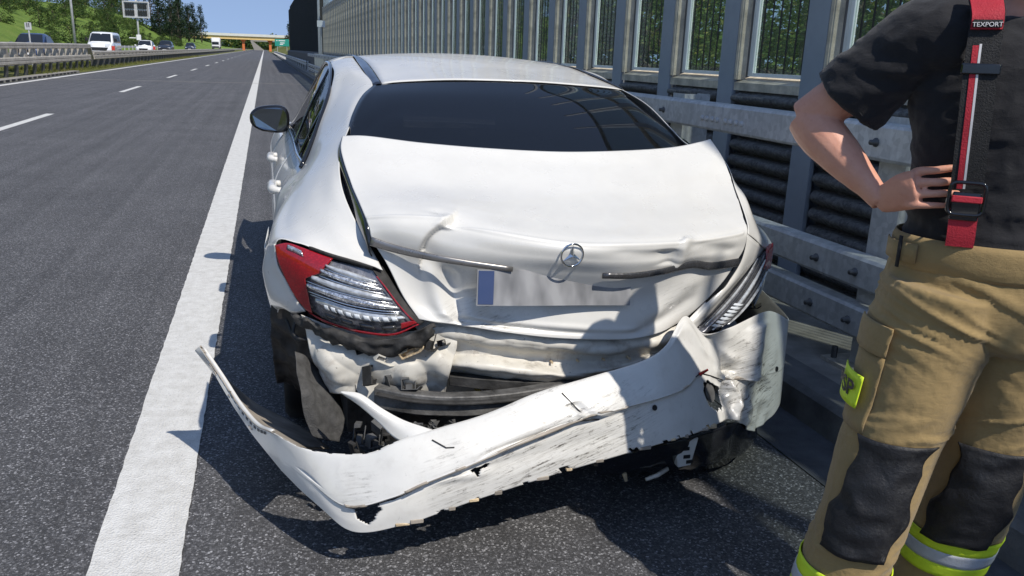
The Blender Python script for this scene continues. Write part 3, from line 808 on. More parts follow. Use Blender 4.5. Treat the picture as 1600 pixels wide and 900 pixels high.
        b = MB(); quad_plate(b, (-w * .78, -L/2 + 1.22, zb + .08), (w * .78, -L/2 + 1.22, zb + .08), (w * .64, -L/2 + 1.9, H - .08), (-w * .64, -L/2 + 1.9, H - .08), .03); b.build('windscreen', m_carglass, e)
        for s_ in (-1, 1):
            b = MB(); quad_plate(b, (s_ * w * .925, -L/2 + 1.5, zb + .08), (s_ * w * .925, L/2 - 1.0, zb + .08), (s_ * w * .77, L/2 - 1.4, H - .14), (s_ * w * .77, -L/2 + 2.1, H - .14), .015 * s_); b.build('side_window', m_carglass, e)
            b = MB(); b.box(s_ * (w + .09) - .09, s_ * (w + .09) + .09, -L/2 + 1.42, -L/2 + 1.52, zb + .04, zb + .18); b.build('mirror', paint, e, bevel=.03)
            b = MB(); b.hexa([(s_ * w * .62 - .17, -L/2 + .02, .56), (s_ * w * .62 + .17, -L/2 + .06, .56), (s_ * w * .66 + .15, -L/2 + .3, .58), (s_ * w * .66 - .16, -L/2 + .3, .58)], [(s_ * w * .62 - .16, -L/2 + .06, .68), (s_ * w * .66 + .15, -L/2 + .1, .72), (s_ * w * .68 + .13, -L/2 + .35, .74), (s_ * w * .66 - .16, -L/2 + .35, .72)]); b.build('headlight', m_headl, e, bevel=.02)
        b = MB(); b.box(-w * .5, w * .5, -L/2 - .02, -L/2 + .08, .42, .62); b.build('grille', MAT['black'], e, bevel=.02)
        b = MB(); b.box(-.26, .26, -L/2 - .035, -L/2 - .021, .33, .44); b.build('number_plate', m_white, e)
        r_ = .32
    for x in (-w + .12, w - .12):
        for y in (-L/2 + .85, L/2 - .85): wheel(e, x, y, r_)
    return e
vehicle('oncoming_car', 'blue car half hidden behind the tall left rail', 'car', (-12.9, 56, .34), m_paint('paint_blue', (0.03, 0.055, 0.13)), 'car', 4.5, 1.8, 1.5)
vehicle('oncoming_van', 'white van with dark windscreen coming along the opposite carriageway', 'van', (-12.9, 79, .34), m_paint('paint_white', (0.78, 0.79, 0.80)), 'van', 5.0, 1.92, 1.95)
vehicle('oncoming_car', 'white car following the white van', 'car', (-13.0, 106, .36), m_paint('paint_white2', (0.76, 0.77, 0.77)), 'car', 4.4, 1.8, 1.5)
vehicle('oncoming_car', 'dark car just behind the white car', 'car', (-13.4, 131, .38), m_paint('paint_black', (0.018, 0.02, 0.028)), 'suv', 4.5, 1.85, 1.62)
vehicle('oncoming_car', 'last dark car of the oncoming row, far from the van', 'car', (-13.8, 178, .4), m_paint('paint_navy', (0.03, 0.04, 0.07)), 'car', 4.5, 1.85, 1.55)
tk = empty('white_truck', (-14.6, 285, .4)); tag(tk, 'white box truck just in front of the yellow overpass', 'truck', 'vehicles on the opposite carriageway')
pw = m_paint('paint_truck', (0.8, 0.8, 0.8))
b = MB(); b.box(-1.25, 1.25, 1.2, 9, .9, 3.7); b.build('cargo_box', pw, tk, bevel=.05)
b = MB(); b.box(-1.15, 1.15, -.8, 1.1, .6, 2.9); b.build('cab', pw, tk, bevel=.15)
b = MB(); b.box(-1.0, 1.0, -.85, -.81, 1.6, 2.4); b.build('windscreen', m_carglass, tk)
b = MB(); b.box(-1.0, 1.0, -.85, -.81, .7, 1.1); b.build('grille', MAT['black'], tk)
for x in (-1.0, 1.0):
    for y in (.1, 6.5): wheel(tk, x, y, .48, .3)
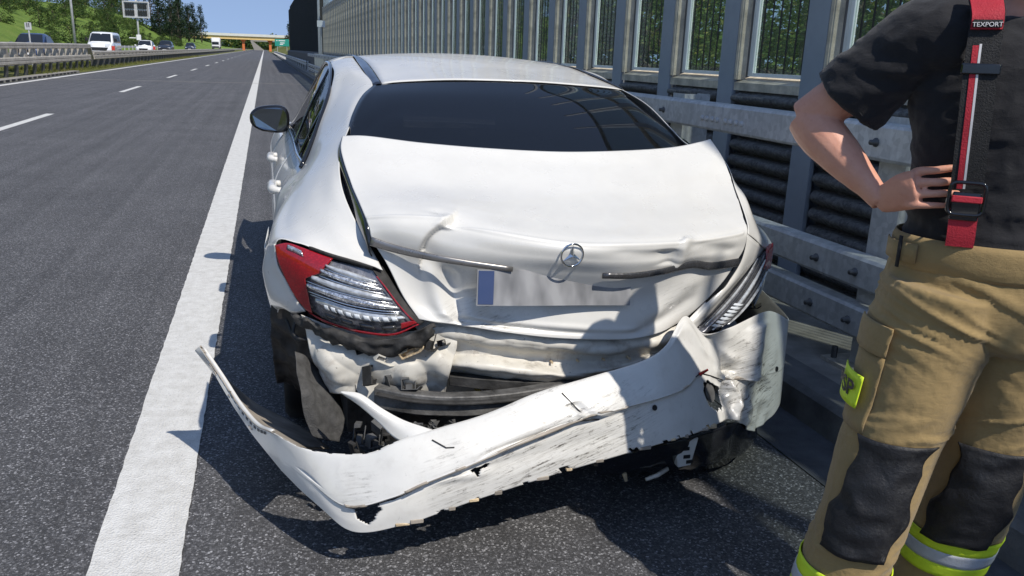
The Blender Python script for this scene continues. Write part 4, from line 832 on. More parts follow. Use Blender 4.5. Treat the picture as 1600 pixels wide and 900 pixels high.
# ------------------------------------------------------------------ the crashed white saloon car (metres; centre line x = 0.93, tail at y = 2.2)
from mathutils import noise as mnoise
CAR = {"lid":[[[0.2546,3.04,1.1775],[0.3409,3.0,1.1809],[0.5277,2.95,1.1633],[0.7805,2.92,1.147],[1.0483,2.91,1.1371],[1.3145,2.93,1.1402],[1.5174,2.96,1.1497],[1.6436,2.98,1.1681],[1.6934,2.98,1.181]],[[0.24,2.93,1.1377],[0.3508,2.9,1.1303],[0.5344,2.86,1.1175],[0.7606,2.84,1.1018],[1.0226,2.83,1.0886],[1.292,2.84,1.0864],[1.5131,2.86,1.0927],[1.6511,2.88,1.1096],[1.7068,2.89,1.1133]],[[0.2512,2.74,1.0613],[0.3594,2.72,1.0593],[0.5267,2.7,1.0481],[0.7315,2.68,1.034],[0.9814,2.67,1.0195],[1.2347,2.67,1.0118],[1.4774,2.7,1.0109],[1.6314,2.74,1.017],[1.6887,2.76,1.023]],[[0.2647,2.58,1.0129],[0.3549,2.54,1.0205],[0.5104,2.51,1.0173],[0.6869,2.47,0.989],[0.9165,2.45,0.9634],[1.152,2.45,0.9539],[1.3902,2.5,0.9474],[1.5612,2.56,0.9481],[1.6302,2.59,0.9526]],[[0.2731,2.5,0.9835],[0.3613,2.45,0.9953],[0.5081,2.4,0.9921],[0.6638,2.345,0.9585],[0.8781,2.31,0.9285],[1.0937,2.315,0.919],[1.3301,2.38,0.9082],[1.52,2.46,0.9055],[1.6013,2.5,0.9109]],[[0.2809,2.47,0.9538],[0.3663,2.42,0.9581],[0.4938,2.375,0.937],[0.6615,2.33,0.9008],[0.8771,2.3,0.8807],[1.0849,2.31,0.8648],[1.3237,2.38,0.8565],[1.5079,2.45,0.854],[1.5899,2.49,0.8513]],[[0.2889,2.46,0.9202],[0.3855,2.42,0.8966],[0.5055,2.38,0.8722],[0.6775,2.345,0.8466],[0.8912,2.33,0.8258],[1.1003,2.335,0.8118],[1.3151,2.4,0.8125],[1.4913,2.455,0.8079],[1.5589,2.48,0.8062]],[[0.332,2.44,0.8457],[0.4167,2.43,0.8147],[0.5355,2.42,0.7713],[0.6916,2.385,0.7573],[0.9106,2.37,0.7428],[1.1229,2.37,0.726],[1.3076,2.415,0.7265],[1.4489,2.455,0.7432],[1.5124,2.47,0.7434]],[[0.3756,2.42,0.754],[0.4451,2.42,0.7239],[0.5424,2.4,0.6999],[0.69,2.37,0.678],[0.8991,2.355,0.6581],[1.1139,2.36,0.6396],[1.2769,2.41,0.6458],[1.4052,2.45,0.6635],[1.444,2.46,0.6772]],[[0.4218,2.4,0.6816],[0.4699,2.39,0.6737],[0.5487,2.38,0.662],[0.6991,2.36,0.6342],[0.8784,2.35,0.6071],[1.1042,2.355,0.5887],[1.2364,2.39,0.591],[1.3267,2.43,0.6091],[1.3793,2.45,0.6277]]],"glass":[[[0.4162,3.4592,1.3395],[0.532,3.4433,1.3545],[0.7064,3.4253,1.3655],[0.9077,3.4137,1.3698],[1.1081,3.413,1.367],[1.2843,3.4233,1.3589],[1.4168,3.4404,1.3496],[1.4905,3.4559,1.3454]],[[0.3603,3.362,1.303],[0.4725,3.2811,1.3113],[0.643,3.245,1.3122],[0.8536,3.2354,1.3101],[1.0806,3.2422,1.3075],[1.2945,3.2634,1.3057],[1.4602,3.3056,1.3042],[1.5371,3.3833,1.301]],[[0.311,3.2356,1.2434],[0.425,3.1363,1.2417],[0.5953,3.0911,1.2332],[0.8123,3.0772,1.2249],[1.0562,3.0825,1.2208],[1.2972,3.1052,1.2219],[1.4955,3.1544,1.2264],[1.6009,3.2496,1.2296]],[[0.2682,3.0801,1.1607],[0.3897,3.0089,1.1455],[0.5635,2.9635,1.1283],[0.7836,2.9391,1.1143],[1.0349,2.9339,1.1068],[1.2926,2.9487,1.1075],[1.5226,2.987,1.1163],[1.6817,3.0549,1.1313]]],"roof":[[[0.4526,3.46,1.3461],[0.5233,3.445,1.3572],[0.7175,3.425,1.3704],[0.9048,3.415,1.3729],[1.1002,3.415,1.3712],[1.2915,3.425,1.3622],[1.4185,3.445,1.3548],[1.5094,3.465,1.3464]],[[0.457,3.78,1.392],[0.6041,3.78,1.4028],[0.7513,3.78,1.41],[0.8984,3.78,1.4136],[1.0456,3.78,1.4136],[1.1927,3.78,1.41],[1.3399,3.78,1.4028],[1.487,3.78,1.392]],[[0.46,4.1,1.426],[0.6071,4.1,1.4387],[0.7543,4.1,1.4472],[0.9014,4.1,1.4515],[1.0486,4.1,1.4515],[1.1957,4.1,1.4472],[1.3429,4.1,1.4387],[1.49,4.1,1.426]],[[0.463,4.5,1.444],[0.6101,4.5,1.4587],[0.7573,4.5,1.4685],[0.9044,4.5,1.4734],[1.0516,4.5,1.4734],[1.1987,4.5,1.4685],[1.3459,4.5,1.4587],[1.493,4.5,1.444]],[[0.468,4.9,1.44],[0.6137,4.9,1.4537],[0.7594,4.9,1.4629],[0.9051,4.9,1.4674],[1.0509,4.9,1.4674],[1.1966,4.9,1.4629],[1.3423,4.9,1.4537],[1.488,4.9,1.44]],[[0.478,5.15,1.42],[0.6209,5.15,1.4342],[0.7637,5.15,1.4437],[0.9066,5.15,1.4484],[1.0494,5.15,1.4484],[1.1923,5.15,1.4437],[1.3351,5.15,1.4342],[1.478,5.15,1.42]]],"quarterL":[[[0.4297,4.45,1.4441],[0.4061,4.44,1.4419],[0.3794,4.43,1.4364],[0.3529,4.42,1.4294],[0.3296,4.41,1.4194],[0.3161,4.4,1.4129],[0.3096,4.4,1.4065]],[[0.4104,3.8,1.3895],[0.3895,3.84,1.3962],[0.3643,3.87,1.3989],[0.3444,3.9,1.3963],[0.3233,3.92,1.3897],[0.3077,3.94,1.3832],[0.2998,3.95,1.3771]],[[0.415,3.47,1.3347],[0.3931,3.55,1.3438],[0.3662,3.62,1.3431],[0.3398,3.68,1.3375],[0.3115,3.73,1.3242],[0.2864,3.76,1.3115],[0.2685,3.78,1.2994]],[[0.3333,3.31,1.2598],[0.3195,3.37,1.2656],[0.3034,3.44,1.261],[0.2837,3.51,1.2511],[0.2595,3.57,1.2339],[0.2384,3.61,1.2177],[0.2215,3.64,1.2047]],[[0.2869,3.14,1.1961],[0.2749,3.19,1.1939],[0.2584,3.25,1.1837],[0.2393,3.32,1.1699],[0.2148,3.4,1.1474],[0.1934,3.47,1.1252],[0.1779,3.52,1.1071]],[[0.2506,3.0,1.15],[0.2358,3.04,1.1411],[0.2167,3.09,1.1287],[0.1951,3.15,1.1102],[0.1686,3.23,1.0817],[0.1439,3.33,1.0448],[0.1246,3.42,1.0129]],[[0.2284,2.88,1.0934],[0.2068,2.91,1.0851],[0.1832,2.95,1.0732],[0.1527,3.0,1.0508],[0.1149,3.07,1.0181],[0.0715,3.18,0.971],[0.0253,3.32,0.9195]],[[0.2269,2.73,1.0294],[0.1975,2.75,1.0223],[0.1619,2.78,1.0029],[0.1155,2.82,0.9774],[0.0577,2.89,0.9351],[0.0059,2.98,0.8829],[-0.008,3.1,0.7]],[[0.2509,2.57,0.9583],[0.2142,2.6,0.9594],[0.1688,2.63,0.9524],[0.1156,2.68,0.9354],[0.0486,2.74,0.9059],[-0.0113,2.83,0.856],[-0.028,2.93,0.66]],[[0.2952,2.485,0.8763],[0.2466,2.5,0.8945],[0.1954,2.53,0.9074],[0.135,2.58,0.9103],[0.0651,2.63,0.9035],[-0.0116,2.7,0.8653],[-0.0296,2.7,0.7274]],[[0.3151,2.43,0.8348],[0.2675,2.45,0.8476],[0.209,2.475,0.8615],[0.1449,2.505,0.8785],[0.0716,2.54,0.9027],[0.0059,2.575,0.8928],[0.0194,2.62,0.688]]],"quarterL_side":[[[0.0059,2.575,0.8928],[-0.0116,2.7,0.8653],[-0.028,2.93,0.8],[-0.012,3.1,0.84]],[[0.0108,2.57,0.8311],[-0.0299,2.69,0.8092],[-0.03,2.9,0.72],[-0.018,3.06,0.76]],[[0.0316,2.56,0.7839],[-0.0298,2.68,0.7671],[-0.022,2.87,0.67],[-0.014,2.97,0.72]],[[0.0617,2.55,0.7212],[-0.0053,2.64,0.7025],[-0.012,2.84,0.6],[-0.008,2.9,0.66]],[[0.0891,2.54,0.6832],[0.0511,2.585,0.665],[0.0172,2.64,0.6735],[-0.005,2.8,0.57]]],"lampL":[[[0.0057,2.56,0.8922],[0.0433,2.54,0.9016],[0.0889,2.51,0.8911],[0.1522,2.475,0.8714],[0.2161,2.45,0.8554],[0.2837,2.425,0.8373]],[[0.0113,2.55,0.8502],[0.0505,2.515,0.8613],[0.105,2.48,0.852],[0.1679,2.445,0.8308],[0.2408,2.42,0.8085],[0.3197,2.41,0.7898]],[[0.0316,2.54,0.7953],[0.0723,2.5,0.8042],[0.1264,2.46,0.7906],[0.1932,2.425,0.7734],[0.2759,2.4,0.7546],[0.3561,2.395,0.7379]],[[0.0614,2.53,0.7333],[0.1057,2.49,0.7387],[0.1563,2.45,0.7296],[0.2234,2.415,0.7124],[0.3086,2.39,0.7014],[0.3896,2.385,0.6984]],[[0.0997,2.52,0.6825],[0.1381,2.49,0.6628],[0.1874,2.455,0.6505],[0.2574,2.42,0.6393],[0.342,2.395,0.6362],[0.4183,2.38,0.6717]]],"lampR":[[[1.8351,2.735,0.78],[1.8509,2.735,0.7898],[1.8763,2.75,0.801]],[[1.7469,2.66,0.7504],[1.7842,2.66,0.7616],[1.8509,2.71,0.7548]],[[1.6551,2.59,0.7076],[1.7049,2.585,0.7142],[1.8087,2.66,0.7027]],[[1.5663,2.53,0.6675],[1.623,2.52,0.6677],[1.7344,2.59,0.6572]],[[1.4767,2.48,0.6177],[1.5316,2.465,0.6194],[1.6309,2.52,0.6042]],[[1.3926,2.44,0.5669],[1.4269,2.425,0.5651],[1.5097,2.46,0.5626]]],"quarterR":[[[1.497,4.45,1.444],[1.5137,4.44,1.4418],[1.5334,4.43,1.4363],[1.553,4.42,1.4293],[1.5693,4.41,1.4194],[1.5758,4.4,1.4129],[1.5754,4.4,1.4065]],[[1.5,3.8,1.394],[1.5167,3.84,1.4],[1.5376,3.87,1.4019],[1.5533,3.9,1.3986],[1.5702,3.92,1.3912],[1.5815,3.94,1.384],[1.5852,3.95,1.3771]],[[1.5161,3.48,1.3431],[1.5303,3.5583,1.3508],[1.5495,3.6267,1.3487],[1.5682,3.685,1.3417],[1.5889,3.7333,1.327],[1.6063,3.7617,1.3129],[1.6165,3.78,1.2994]],[[1.5748,3.33,1.2869],[1.5847,3.3867,1.2882],[1.597,3.4533,1.2791],[1.6128,3.52,1.2647],[1.6332,3.5767,1.2429],[1.6504,3.6133,1.2222],[1.6635,3.64,1.2047]],[[1.6132,3.16,1.1993],[1.6227,3.2067,1.1966],[1.6367,3.2633,1.1858],[1.6532,3.33,1.1715],[1.6752,3.4067,1.1485],[1.6941,3.4733,1.1257],[1.7071,3.52,1.1071]],[[1.6212,3.02,1.1511],[1.6382,3.0567,1.142],[1.6595,3.1033,1.1294],[1.6833,3.16,1.1108],[1.712,3.2367,1.0821],[1.7389,3.3333,1.045],[1.7604,3.42,1.0129]],[[1.731,2.93,1.1033],[1.74,2.95,1.05],[1.775,2.99,1.02],[1.8,3.03,0.98],[1.83,3.08,0.93],[1.855,3.15,0.87],[1.87,3.25,0.8]],[[1.7116,2.78,0.9999],[1.755,2.8,0.99],[1.785,2.84,0.97],[1.815,2.88,0.93],[1.84,2.93,0.88],[1.86,3.0,0.81],[1.875,3.1,0.7]],[[1.6747,2.63,0.918],[1.7231,2.66,0.8941],[1.7678,2.69,0.8623],[1.82,2.73,0.8274],[1.868,2.82,0.84],[1.878,2.88,0.76],[1.885,2.95,0.66]],[[1.6479,2.57,0.881],[1.7151,2.62,0.8469],[1.7659,2.66,0.8169],[1.8272,2.72,0.7888],[1.8906,2.77,0.7909],[1.886,2.84,0.72],[1.886,2.9,0.64]]],"stripR":[[[1.6415,2.56,0.8833],[1.7023,2.6,0.8492],[1.8343,2.73,0.7838]],[[1.6016,2.525,0.8031],[1.6423,2.55,0.7861],[1.7522,2.66,0.7527]],[[1.5402,2.5,0.7412],[1.5731,2.51,0.7301],[1.6551,2.59,0.7076]],[[1.4667,2.475,0.6834],[1.4974,2.475,0.6796],[1.5663,2.53,0.6675]],[[1.3892,2.45,0.6271],[1.4197,2.45,0.6208],[1.4767,2.48,0.6177]],[[1.3383,2.43,0.5899],[1.3564,2.425,0.5788],[1.3926,2.44,0.5669]]],"sideR_behind":[[[1.892,2.8,0.7737],[1.885,2.95,0.8],[1.88,3.1,0.82]],[[1.8625,2.75,0.6456],[1.885,2.92,0.68],[1.88,3.05,0.72]],[[1.7958,2.7,0.5633],[1.87,2.88,0.56],[1.87,2.98,0.62]]],"bumper":[[[-0.2567,2.87,0.473],[-0.1905,2.78,0.3921],[-0.1346,2.67,0.3357],[-0.0775,2.53,0.3182],[-0.0285,2.41,0.3429],[0.0484,2.29,0.3441],[0.1393,2.22,0.3484],[0.2384,2.17,0.3646],[0.3116,2.155,0.3984],[0.4443,2.15,0.4336],[0.5784,2.155,0.4611],[0.7406,2.175,0.5058],[0.9292,2.2,0.5347],[1.1069,2.24,0.5551],[1.2116,2.29,0.5822],[1.3156,2.37,0.6517],[1.4034,2.385,0.58],[1.5287,2.43,0.5785],[1.7655,2.56,0.5871],[1.9422,2.68,0.5141],[1.865,2.95,0.66]],[[-0.2565,2.87,0.4725],[-0.1906,2.7798,0.3915],[-0.1346,2.6691,0.3349],[-0.0772,2.5284,0.3169],[-0.0275,2.4069,0.34],[0.0497,2.2844,0.341],[0.1405,2.2105,0.3445],[0.2402,2.159,0.3627],[0.3144,2.1434,0.3973],[0.4458,2.1388,0.4324],[0.5796,2.1442,0.4605],[0.7421,2.1654,0.5046],[0.9309,2.1912,0.5327],[1.1072,2.2318,0.5521],[1.2128,2.2838,0.5771],[1.317,2.365,0.6434],[1.4053,2.3822,0.5723],[1.5283,2.4254,0.5703],[1.7605,2.5522,0.577],[1.9374,2.673,0.5082],[1.865,2.95,0.638]],[[-0.2561,2.87,0.4708],[-0.1911,2.7794,0.3894],[-0.1345,2.6674,0.3319],[-0.0766,2.5259,0.312],[-0.0245,2.4009,0.3296],[0.0538,2.2737,0.3285],[0.1448,2.1934,0.3272],[0.2474,2.1414,0.3493],[0.3252,2.1261,0.3853],[0.4538,2.1225,0.4205],[0.5875,2.1292,0.4507],[0.7521,2.152,0.4942],[0.9418,2.1787,0.5209],[1.1143,2.22,0.5379],[1.2206,2.2737,0.5587],[1.3237,2.3542,0.6169],[1.4126,2.3761,0.5484],[1.5309,2.4173,0.5435],[1.7511,2.5371,0.5441],[1.929,2.6604,0.4873],[1.865,2.95,0.616]],[[-0.2552,2.87,0.4673],[-0.192,2.7785,0.3852],[-0.1344,2.6644,0.3258],[-0.0753,2.5217,0.3018],[-0.0184,2.3901,0.3084],[0.0619,2.2545,0.3028],[0.1537,2.163,0.2912],[0.2621,2.1117,0.3203],[0.3475,2.0976,0.3588],[0.4709,2.0963,0.394],[0.6048,2.1053,0.4284],[0.7737,2.1307,0.4711],[0.9657,2.1588,0.4954],[1.1307,2.2007,0.5077],[1.2379,2.2565,0.5207],[1.3378,2.3341,0.5635],[1.4278,2.3646,0.4999],[1.5374,2.4031,0.489],[1.7345,2.5099,0.4777],[1.9144,2.6382,0.4449],[1.865,2.95,0.594]],[[-0.2542,2.87,0.4637],[-0.193,2.7775,0.3807],[-0.1342,2.6614,0.3191],[-0.0739,2.5176,0.2908],[-0.0119,2.3792,0.2856],[0.0706,2.2351,0.275],[0.1631,2.1326,0.2524],[0.2779,2.0827,0.2883],[0.3715,2.0703,0.3292],[0.4896,2.0713,0.3646],[0.624,2.083,0.4034],[0.7977,2.1106,0.4453],[0.9922,2.14,0.4671],[1.1493,2.1824,0.4747],[1.2571,2.2396,0.4796],[1.3533,2.3134,0.5062],[1.4443,2.3528,0.4477],[1.545,2.3888,0.4303],[1.7179,2.4825,0.4069],[1.8998,2.616,0.3994],[1.865,2.95,0.572]],[[-0.2538,2.87,0.4619],[-0.1935,2.7771,0.3786],[-0.1342,2.6602,0.3159],[-0.0733,2.5162,0.2854],[-0.0089,2.3747,0.2745],[0.0746,2.2273,0.2614],[0.1676,2.1206,0.2331],[0.2856,2.0722,0.2718],[0.3833,2.061,0.3135],[0.4992,2.0631,0.349],[0.634,2.076,0.3899],[0.81,2.1044,0.4318],[1.0059,2.134,0.4525],[1.1593,2.1764,0.458],[1.2671,2.2333,0.4595],[1.3611,2.3046,0.479],[1.4524,2.3477,0.423],[1.5493,2.3833,0.4023],[1.7112,2.4713,0.3731],[1.8943,2.6073,0.3775],[1.865,2.95,0.55]],[[-0.2537,2.87,0.4616],[-0.1936,2.777,0.3782],[-0.1342,2.66,0.3153],[-0.0731,2.516,0.2843],[-0.0083,2.374,0.2722],[0.0755,2.226,0.2585],[0.1686,2.1188,0.2289],[0.2873,2.0709,0.268],[0.3858,2.06,0.3099],[0.5013,2.0623,0.3454],[0.6363,2.0755,0.3868],[0.8128,2.1039,0.4287],[1.009,2.1336,0.4492],[1.1617,2.1758,0.4544],[1.2693,2.2325,0.4553],[1.3628,2.303,0.4734],[1.454,2.3468,0.418],[1.5503,2.3825,0.3965],[1.7102,2.4695,0.3662],[1.8935,2.606,0.373],[1.865,2.95,0.528]],[[-0.2536,2.87,0.4613],[-0.1937,2.7769,0.3778],[-0.1342,2.6598,0.3146],[-0.073,2.5158,0.2832],[-0.0077,2.3733,0.2699],[0.0764,2.2269,0.2544],[0.1702,2.1295,0.2189],[0.2915,2.0895,0.2532],[0.3926,2.0813,0.2937],[0.5091,2.0838,0.3291],[0.6466,2.097,0.3704],[0.8254,2.1228,0.4134],[1.0227,2.1507,0.435],[1.1742,2.1911,0.4409],[1.2789,2.2421,0.444],[1.3669,2.3038,0.4644],[1.4566,2.3464,0.4115],[1.5529,2.3835,0.3885],[1.711,2.4703,0.3563],[1.8947,2.6074,0.3662],[1.865,2.95,0.506]],[[-0.2532,2.87,0.4599],[-0.1941,2.7766,0.3762],[-0.1342,2.6591,0.312],[-0.0725,2.5151,0.2788],[-0.0053,2.3705,0.261],[0.0796,2.2221,0.2431],[0.1729,2.1247,0.2073],[0.2973,2.0854,0.24],[0.4026,2.0779,0.2791],[0.5187,2.0809,0.3128],[0.6601,2.0944,0.3515],[0.8448,2.1199,0.3916],[1.0435,2.1478,0.4131],[1.1894,2.1877,0.4176],[1.2922,2.2375,0.4192],[1.376,2.2955,0.4345],[1.4647,2.3421,0.3874],[1.5579,2.3796,0.3609],[1.7061,2.4617,0.3232],[1.8908,2.6011,0.3444],[1.865,2.95,0.484]],[[-0.2525,2.87,0.457],[-0.1949,2.7758,0.3726],[-0.1341,2.6578,0.3063],[-0.0715,2.514,0.2691],[-0.0002,2.365,0.2413],[0.0866,2.2125,0.2182],[0.1787,2.1155,0.1812],[0.3101,2.0779,0.2102],[0.4248,2.0722,0.2463],[0.5401,2.0762,0.2763],[0.6904,2.0904,0.3091],[0.8882,2.1151,0.3431],[1.0897,2.1429,0.3642],[1.2234,2.1818,0.3657],[1.3218,2.2283,0.3643],[1.3963,2.278,0.3689],[1.4826,2.3331,0.3349],[1.5696,2.372,0.3003],[1.6963,2.4443,0.2506],[1.8835,2.5889,0.2967],[1.865,2.95,0.462]],[[-0.2517,2.87,0.454],[-0.1957,2.775,0.3689],[-0.1341,2.6568,0.3001],[-0.0704,2.5136,0.2585],[0.0052,2.3604,0.22],[0.0941,2.2046,0.1906],[0.1852,2.11,0.1512],[0.3246,2.0758,0.1752],[0.4499,2.0727,0.2076],[0.5646,2.0777,0.2335],[0.725,2.0927,0.2602],[0.9372,2.1158,0.2878],[1.1421,2.143,0.309],[1.2626,2.1802,0.3078],[1.3554,2.2218,0.3042],[1.4188,2.261,0.2987],[1.5022,2.3244,0.2786],[1.5833,2.366,0.2347],[1.6881,2.429,0.1726],[1.8779,2.579,0.2451],[1.865,2.95,0.44]]],"wing":[[[-0.2567,2.87,0.473],[-0.1905,2.78,0.3921],[-0.1346,2.67,0.3357],[-0.0775,2.53,0.3182],[-0.0285,2.41,0.3429],[0.0484,2.29,0.3441]],[[-0.273,2.8839,0.4548],[-0.2053,2.8939,0.3414],[-0.1322,2.8844,0.2446],[-0.0537,2.8001,0.2092],[0.0173,2.6783,0.2148],[0.089,2.512,0.2263]],[[-0.25,2.8953,0.44],[-0.181,2.987,0.3],[-0.0939,3.0599,0.17],[0.0022,3.0211,0.12],[0.0911,2.8978,0.11],[0.1585,2.6936,0.13]]],"strut":[[[0.169,2.27,0.5187],[0.2238,2.25,0.5144],[0.2825,2.22,0.4759],[0.3392,2.19,0.4477],[0.3994,2.16,0.4314],[0.4686,2.13,0.4143]],[[0.1703,2.265,0.5147],[0.2202,2.235,0.503],[0.2803,2.205,0.4586],[0.3313,2.175,0.4251],[0.3782,2.145,0.4104],[0.4573,2.12,0.4001]],[[0.1761,2.27,0.5061],[0.2186,2.24,0.481],[0.2715,2.21,0.435],[0.3116,2.18,0.3985],[0.3589,2.14,0.3886],[0.4388,2.12,0.3779]]],"rear_panel":[[[0.4002,2.45,0.6648],[0.5602,2.43,0.6493],[0.7213,2.4,0.6302],[0.8927,2.39,0.6034],[1.0783,2.4,0.5816],[1.2803,2.43,0.5864],[1.3738,2.45,0.6093]],[[0.4374,2.43,0.6163],[0.5542,2.4,0.6085],[0.717,2.38,0.5877],[0.8877,2.37,0.5645],[1.0726,2.38,0.5439],[1.2567,2.4,0.5519],[1.3357,2.43,0.5668]],[[0.4826,2.45,0.5482],[0.583,2.43,0.5463],[0.7306,2.42,0.5286],[0.905,2.41,0.5064],[1.0655,2.41,0.4948],[1.2161,2.43,0.4952],[1.2868,2.43,0.5161]],[[0.4998,2.43,0.5108],[0.5848,2.39,0.5153],[0.7172,2.37,0.4999],[0.8669,2.36,0.4745],[1.0052,2.37,0.4689],[1.1395,2.39,0.4831],[1.225,2.4,0.5055]],[[0.5233,2.49,0.4458],[0.6159,2.47,0.4464],[0.7457,2.46,0.4264],[0.9019,2.45,0.3993],[1.0179,2.45,0.3992],[1.1348,2.45,0.4229],[1.2171,2.45,0.4499]],[[0.5221,2.53,0.3142],[0.6284,2.51,0.3133],[0.7645,2.51,0.3009],[0.9272,2.51,0.3103],[1.0459,2.51,0.3242],[1.167,2.51,0.3383],[1.2401,2.51,0.3569]]],"pocket":[[[0.0727,2.525,0.6762],[0.129,2.505,0.6522],[0.2052,2.485,0.6333],[0.3006,2.455,0.6227],[0.3978,2.435,0.6319],[0.4973,2.425,0.6461],[0.549,2.425,0.6324]],[[0.0827,2.535,0.6135],[0.1373,2.505,0.5991],[0.2132,2.475,0.5834],[0.3001,2.455,0.574],[0.3962,2.425,0.5782],[0.4939,2.405,0.5894],[0.5394,2.405,0.5692]],[[0.0993,2.52,0.543],[0.1466,2.46,0.551],[0.2198,2.45,0.5389],[0.2966,2.43,0.5344],[0.3821,2.4,0.5309],[0.4691,2.38,0.5448],[0.5202,2.38,0.5282]],[[0.1259,2.54,0.4683],[0.1605,2.46,0.4819],[0.2284,2.45,0.4676],[0.2971,2.44,0.4617],[0.375,2.42,0.4634],[0.4652,2.41,0.482],[0.5148,2.4,0.4776]],[[0.1561,2.56,0.4135],[0.1806,2.48,0.4289],[0.2385,2.46,0.4104],[0.2989,2.46,0.3919],[0.3811,2.46,0.3801],[0.4648,2.46,0.3908],[0.5179,2.46,0.3862]]],"beam_path":[[0.2915,2.43,0.4272],[0.3872,2.37,0.4226],[0.5031,2.34,0.4165],[0.6245,2.33,0.4144],[0.7792,2.35,0.41],[0.9519,2.4,0.4109],[1.116,2.46,0.411]],"absorber_path":[[0.5277,2.46,0.4484],[0.6495,2.43,0.4371],[0.8007,2.42,0.4198],[0.9441,2.44,0.4045]],"liner":[[[-0.014,2.72,0.6687],[0.0175,2.7,0.651],[0.0607,2.66,0.6434],[0.0956,2.64,0.6215]],[[-0.0216,2.74,0.585],[0.0149,2.72,0.5781],[0.059,2.68,0.5774],[0.1045,2.66,0.5478]],[[-0.0196,2.78,0.4797],[0.0224,2.76,0.484],[0.0633,2.72,0.484],[0.1241,2.69,0.4562]],[[-0.0133,2.84,0.362],[0.0305,2.82,0.3784],[0.0824,2.76,0.3739],[0.1551,2.72,0.3484]],[[-0.0064,2.95,0.2806],[0.0414,2.95,0.2767],[0.0942,2.86,0.2589],[0.1686,2.8,0.2282]]],"felt":[[[0.053,2.52,0.5612],[0.0839,2.53,0.5383],[0.1275,2.56,0.4825],[0.1576,2.58,0.4166]],[[0.0534,2.47,0.5119],[0.0881,2.49,0.4844],[0.1395,2.52,0.4246],[0.1801,2.54,0.3681]],[[0.0573,2.42,0.4577],[0.0992,2.43,0.4394],[0.1484,2.46,0.3899],[0.1944,2.5,0.3348]],[[0.0693,2.4,0.387],[0.1033,2.4,0.3774],[0.1451,2.43,0.3446],[0.1904,2.46,0.3131]],[[0.0902,2.4,0.3249],[0.1131,2.4,0.3139],[0.145,2.42,0.2923],[0.1739,2.44,0.2753]]],"lampbracket":[[[0.0393,2.57,0.6745],[0.0913,2.515,0.6679],[0.1645,2.46,0.6461],[0.2567,2.415,0.6286],[0.3405,2.385,0.6273],[0.4166,2.37,0.6586],[0.4679,2.38,0.6791]],[[0.0461,2.55,0.6635],[0.094,2.5,0.6559],[0.1665,2.44,0.632],[0.2548,2.4,0.6132],[0.3428,2.375,0.6079],[0.4257,2.365,0.6288],[0.4622,2.37,0.6621]],[[0.0574,2.57,0.6354],[0.1017,2.52,0.6216],[0.173,2.46,0.5955],[0.2565,2.42,0.5748],[0.3463,2.4,0.5674],[0.4104,2.39,0.5876],[0.4623,2.39,0.6262]]],"diffuser":[[[0.9589,2.24,0.2175],[1.1257,2.24,0.2452],[1.2455,2.25,0.2555],[1.4099,2.29,0.2624],[1.5526,2.36,0.2454],[1.7086,2.46,0.1639]],[[0.9759,2.25,0.1875],[1.1514,2.26,0.1857],[1.2743,2.27,0.1836],[1.4424,2.31,0.1817],[1.575,2.38,0.1586],[1.7322,2.48,0.1206]],[[1.0195,2.32,0.1222],[1.2077,2.34,0.0993],[1.3425,2.36,0.0781],[1.5067,2.4,0.0588],[1.629,2.45,0.0562],[1.7523,2.52,0.0726]],[[1.1688,2.6,-0.0436],[1.3414,2.6,-0.0475],[1.478,2.6,-0.0522],[1.6304,2.6,-0.0418],[1.7389,2.62,-0.0162],[1.8145,2.62,0.0292]]],"trimL":[[0.2819,2.45,0.9226],[0.3387,2.43,0.9056],[0.4114,2.4,0.8905],[0.4837,2.37,0.8794],[0.578,2.35,0.8651],[0.6949,2.335,0.8485]],"trimR":[[0.9847,2.322,0.82],[1.0845,2.325,0.8151],[1.1968,2.35,0.8168],[1.2876,2.385,0.8217],[1.3523,2.405,0.8231],[1.4279,2.43,0.8074],[1.5586,2.475,0.8052]],"pts":{"star":[0.869,2.28,0.8938],"plate":[0.8433,2.36,0.7699],"tag":[0.2088,2.55,0.5244],"fog":[1.4157,2.27,0.3279],"hole1":[1.0768,2.17,0.3974],"hole2":[1.7704,2.53,0.3655],"plug":[0.9729,2.43,0.5555],"bracketW":[1.3142,2.28,0.1957],"pipe":[1.1155,2.35,0.1048],"tow":[1.2207,2.28,0.1197],"mirror":[-0.0001,5.35,1.0526],"hand1":[0.0137,3.62,0.9108],"hand2":[0.0244,4.65,0.9144],"split":[0.2687,2.09,0.2357],"split2":[0.5372,2.09,0.3047],"redtag":[1.3885,2.28,0.4491],"box1":[0.2551,2.35,0.3426],"box2":[0.1999,2.38,0.3557],"gravel":[0.4242,2.35,0.3673]}}
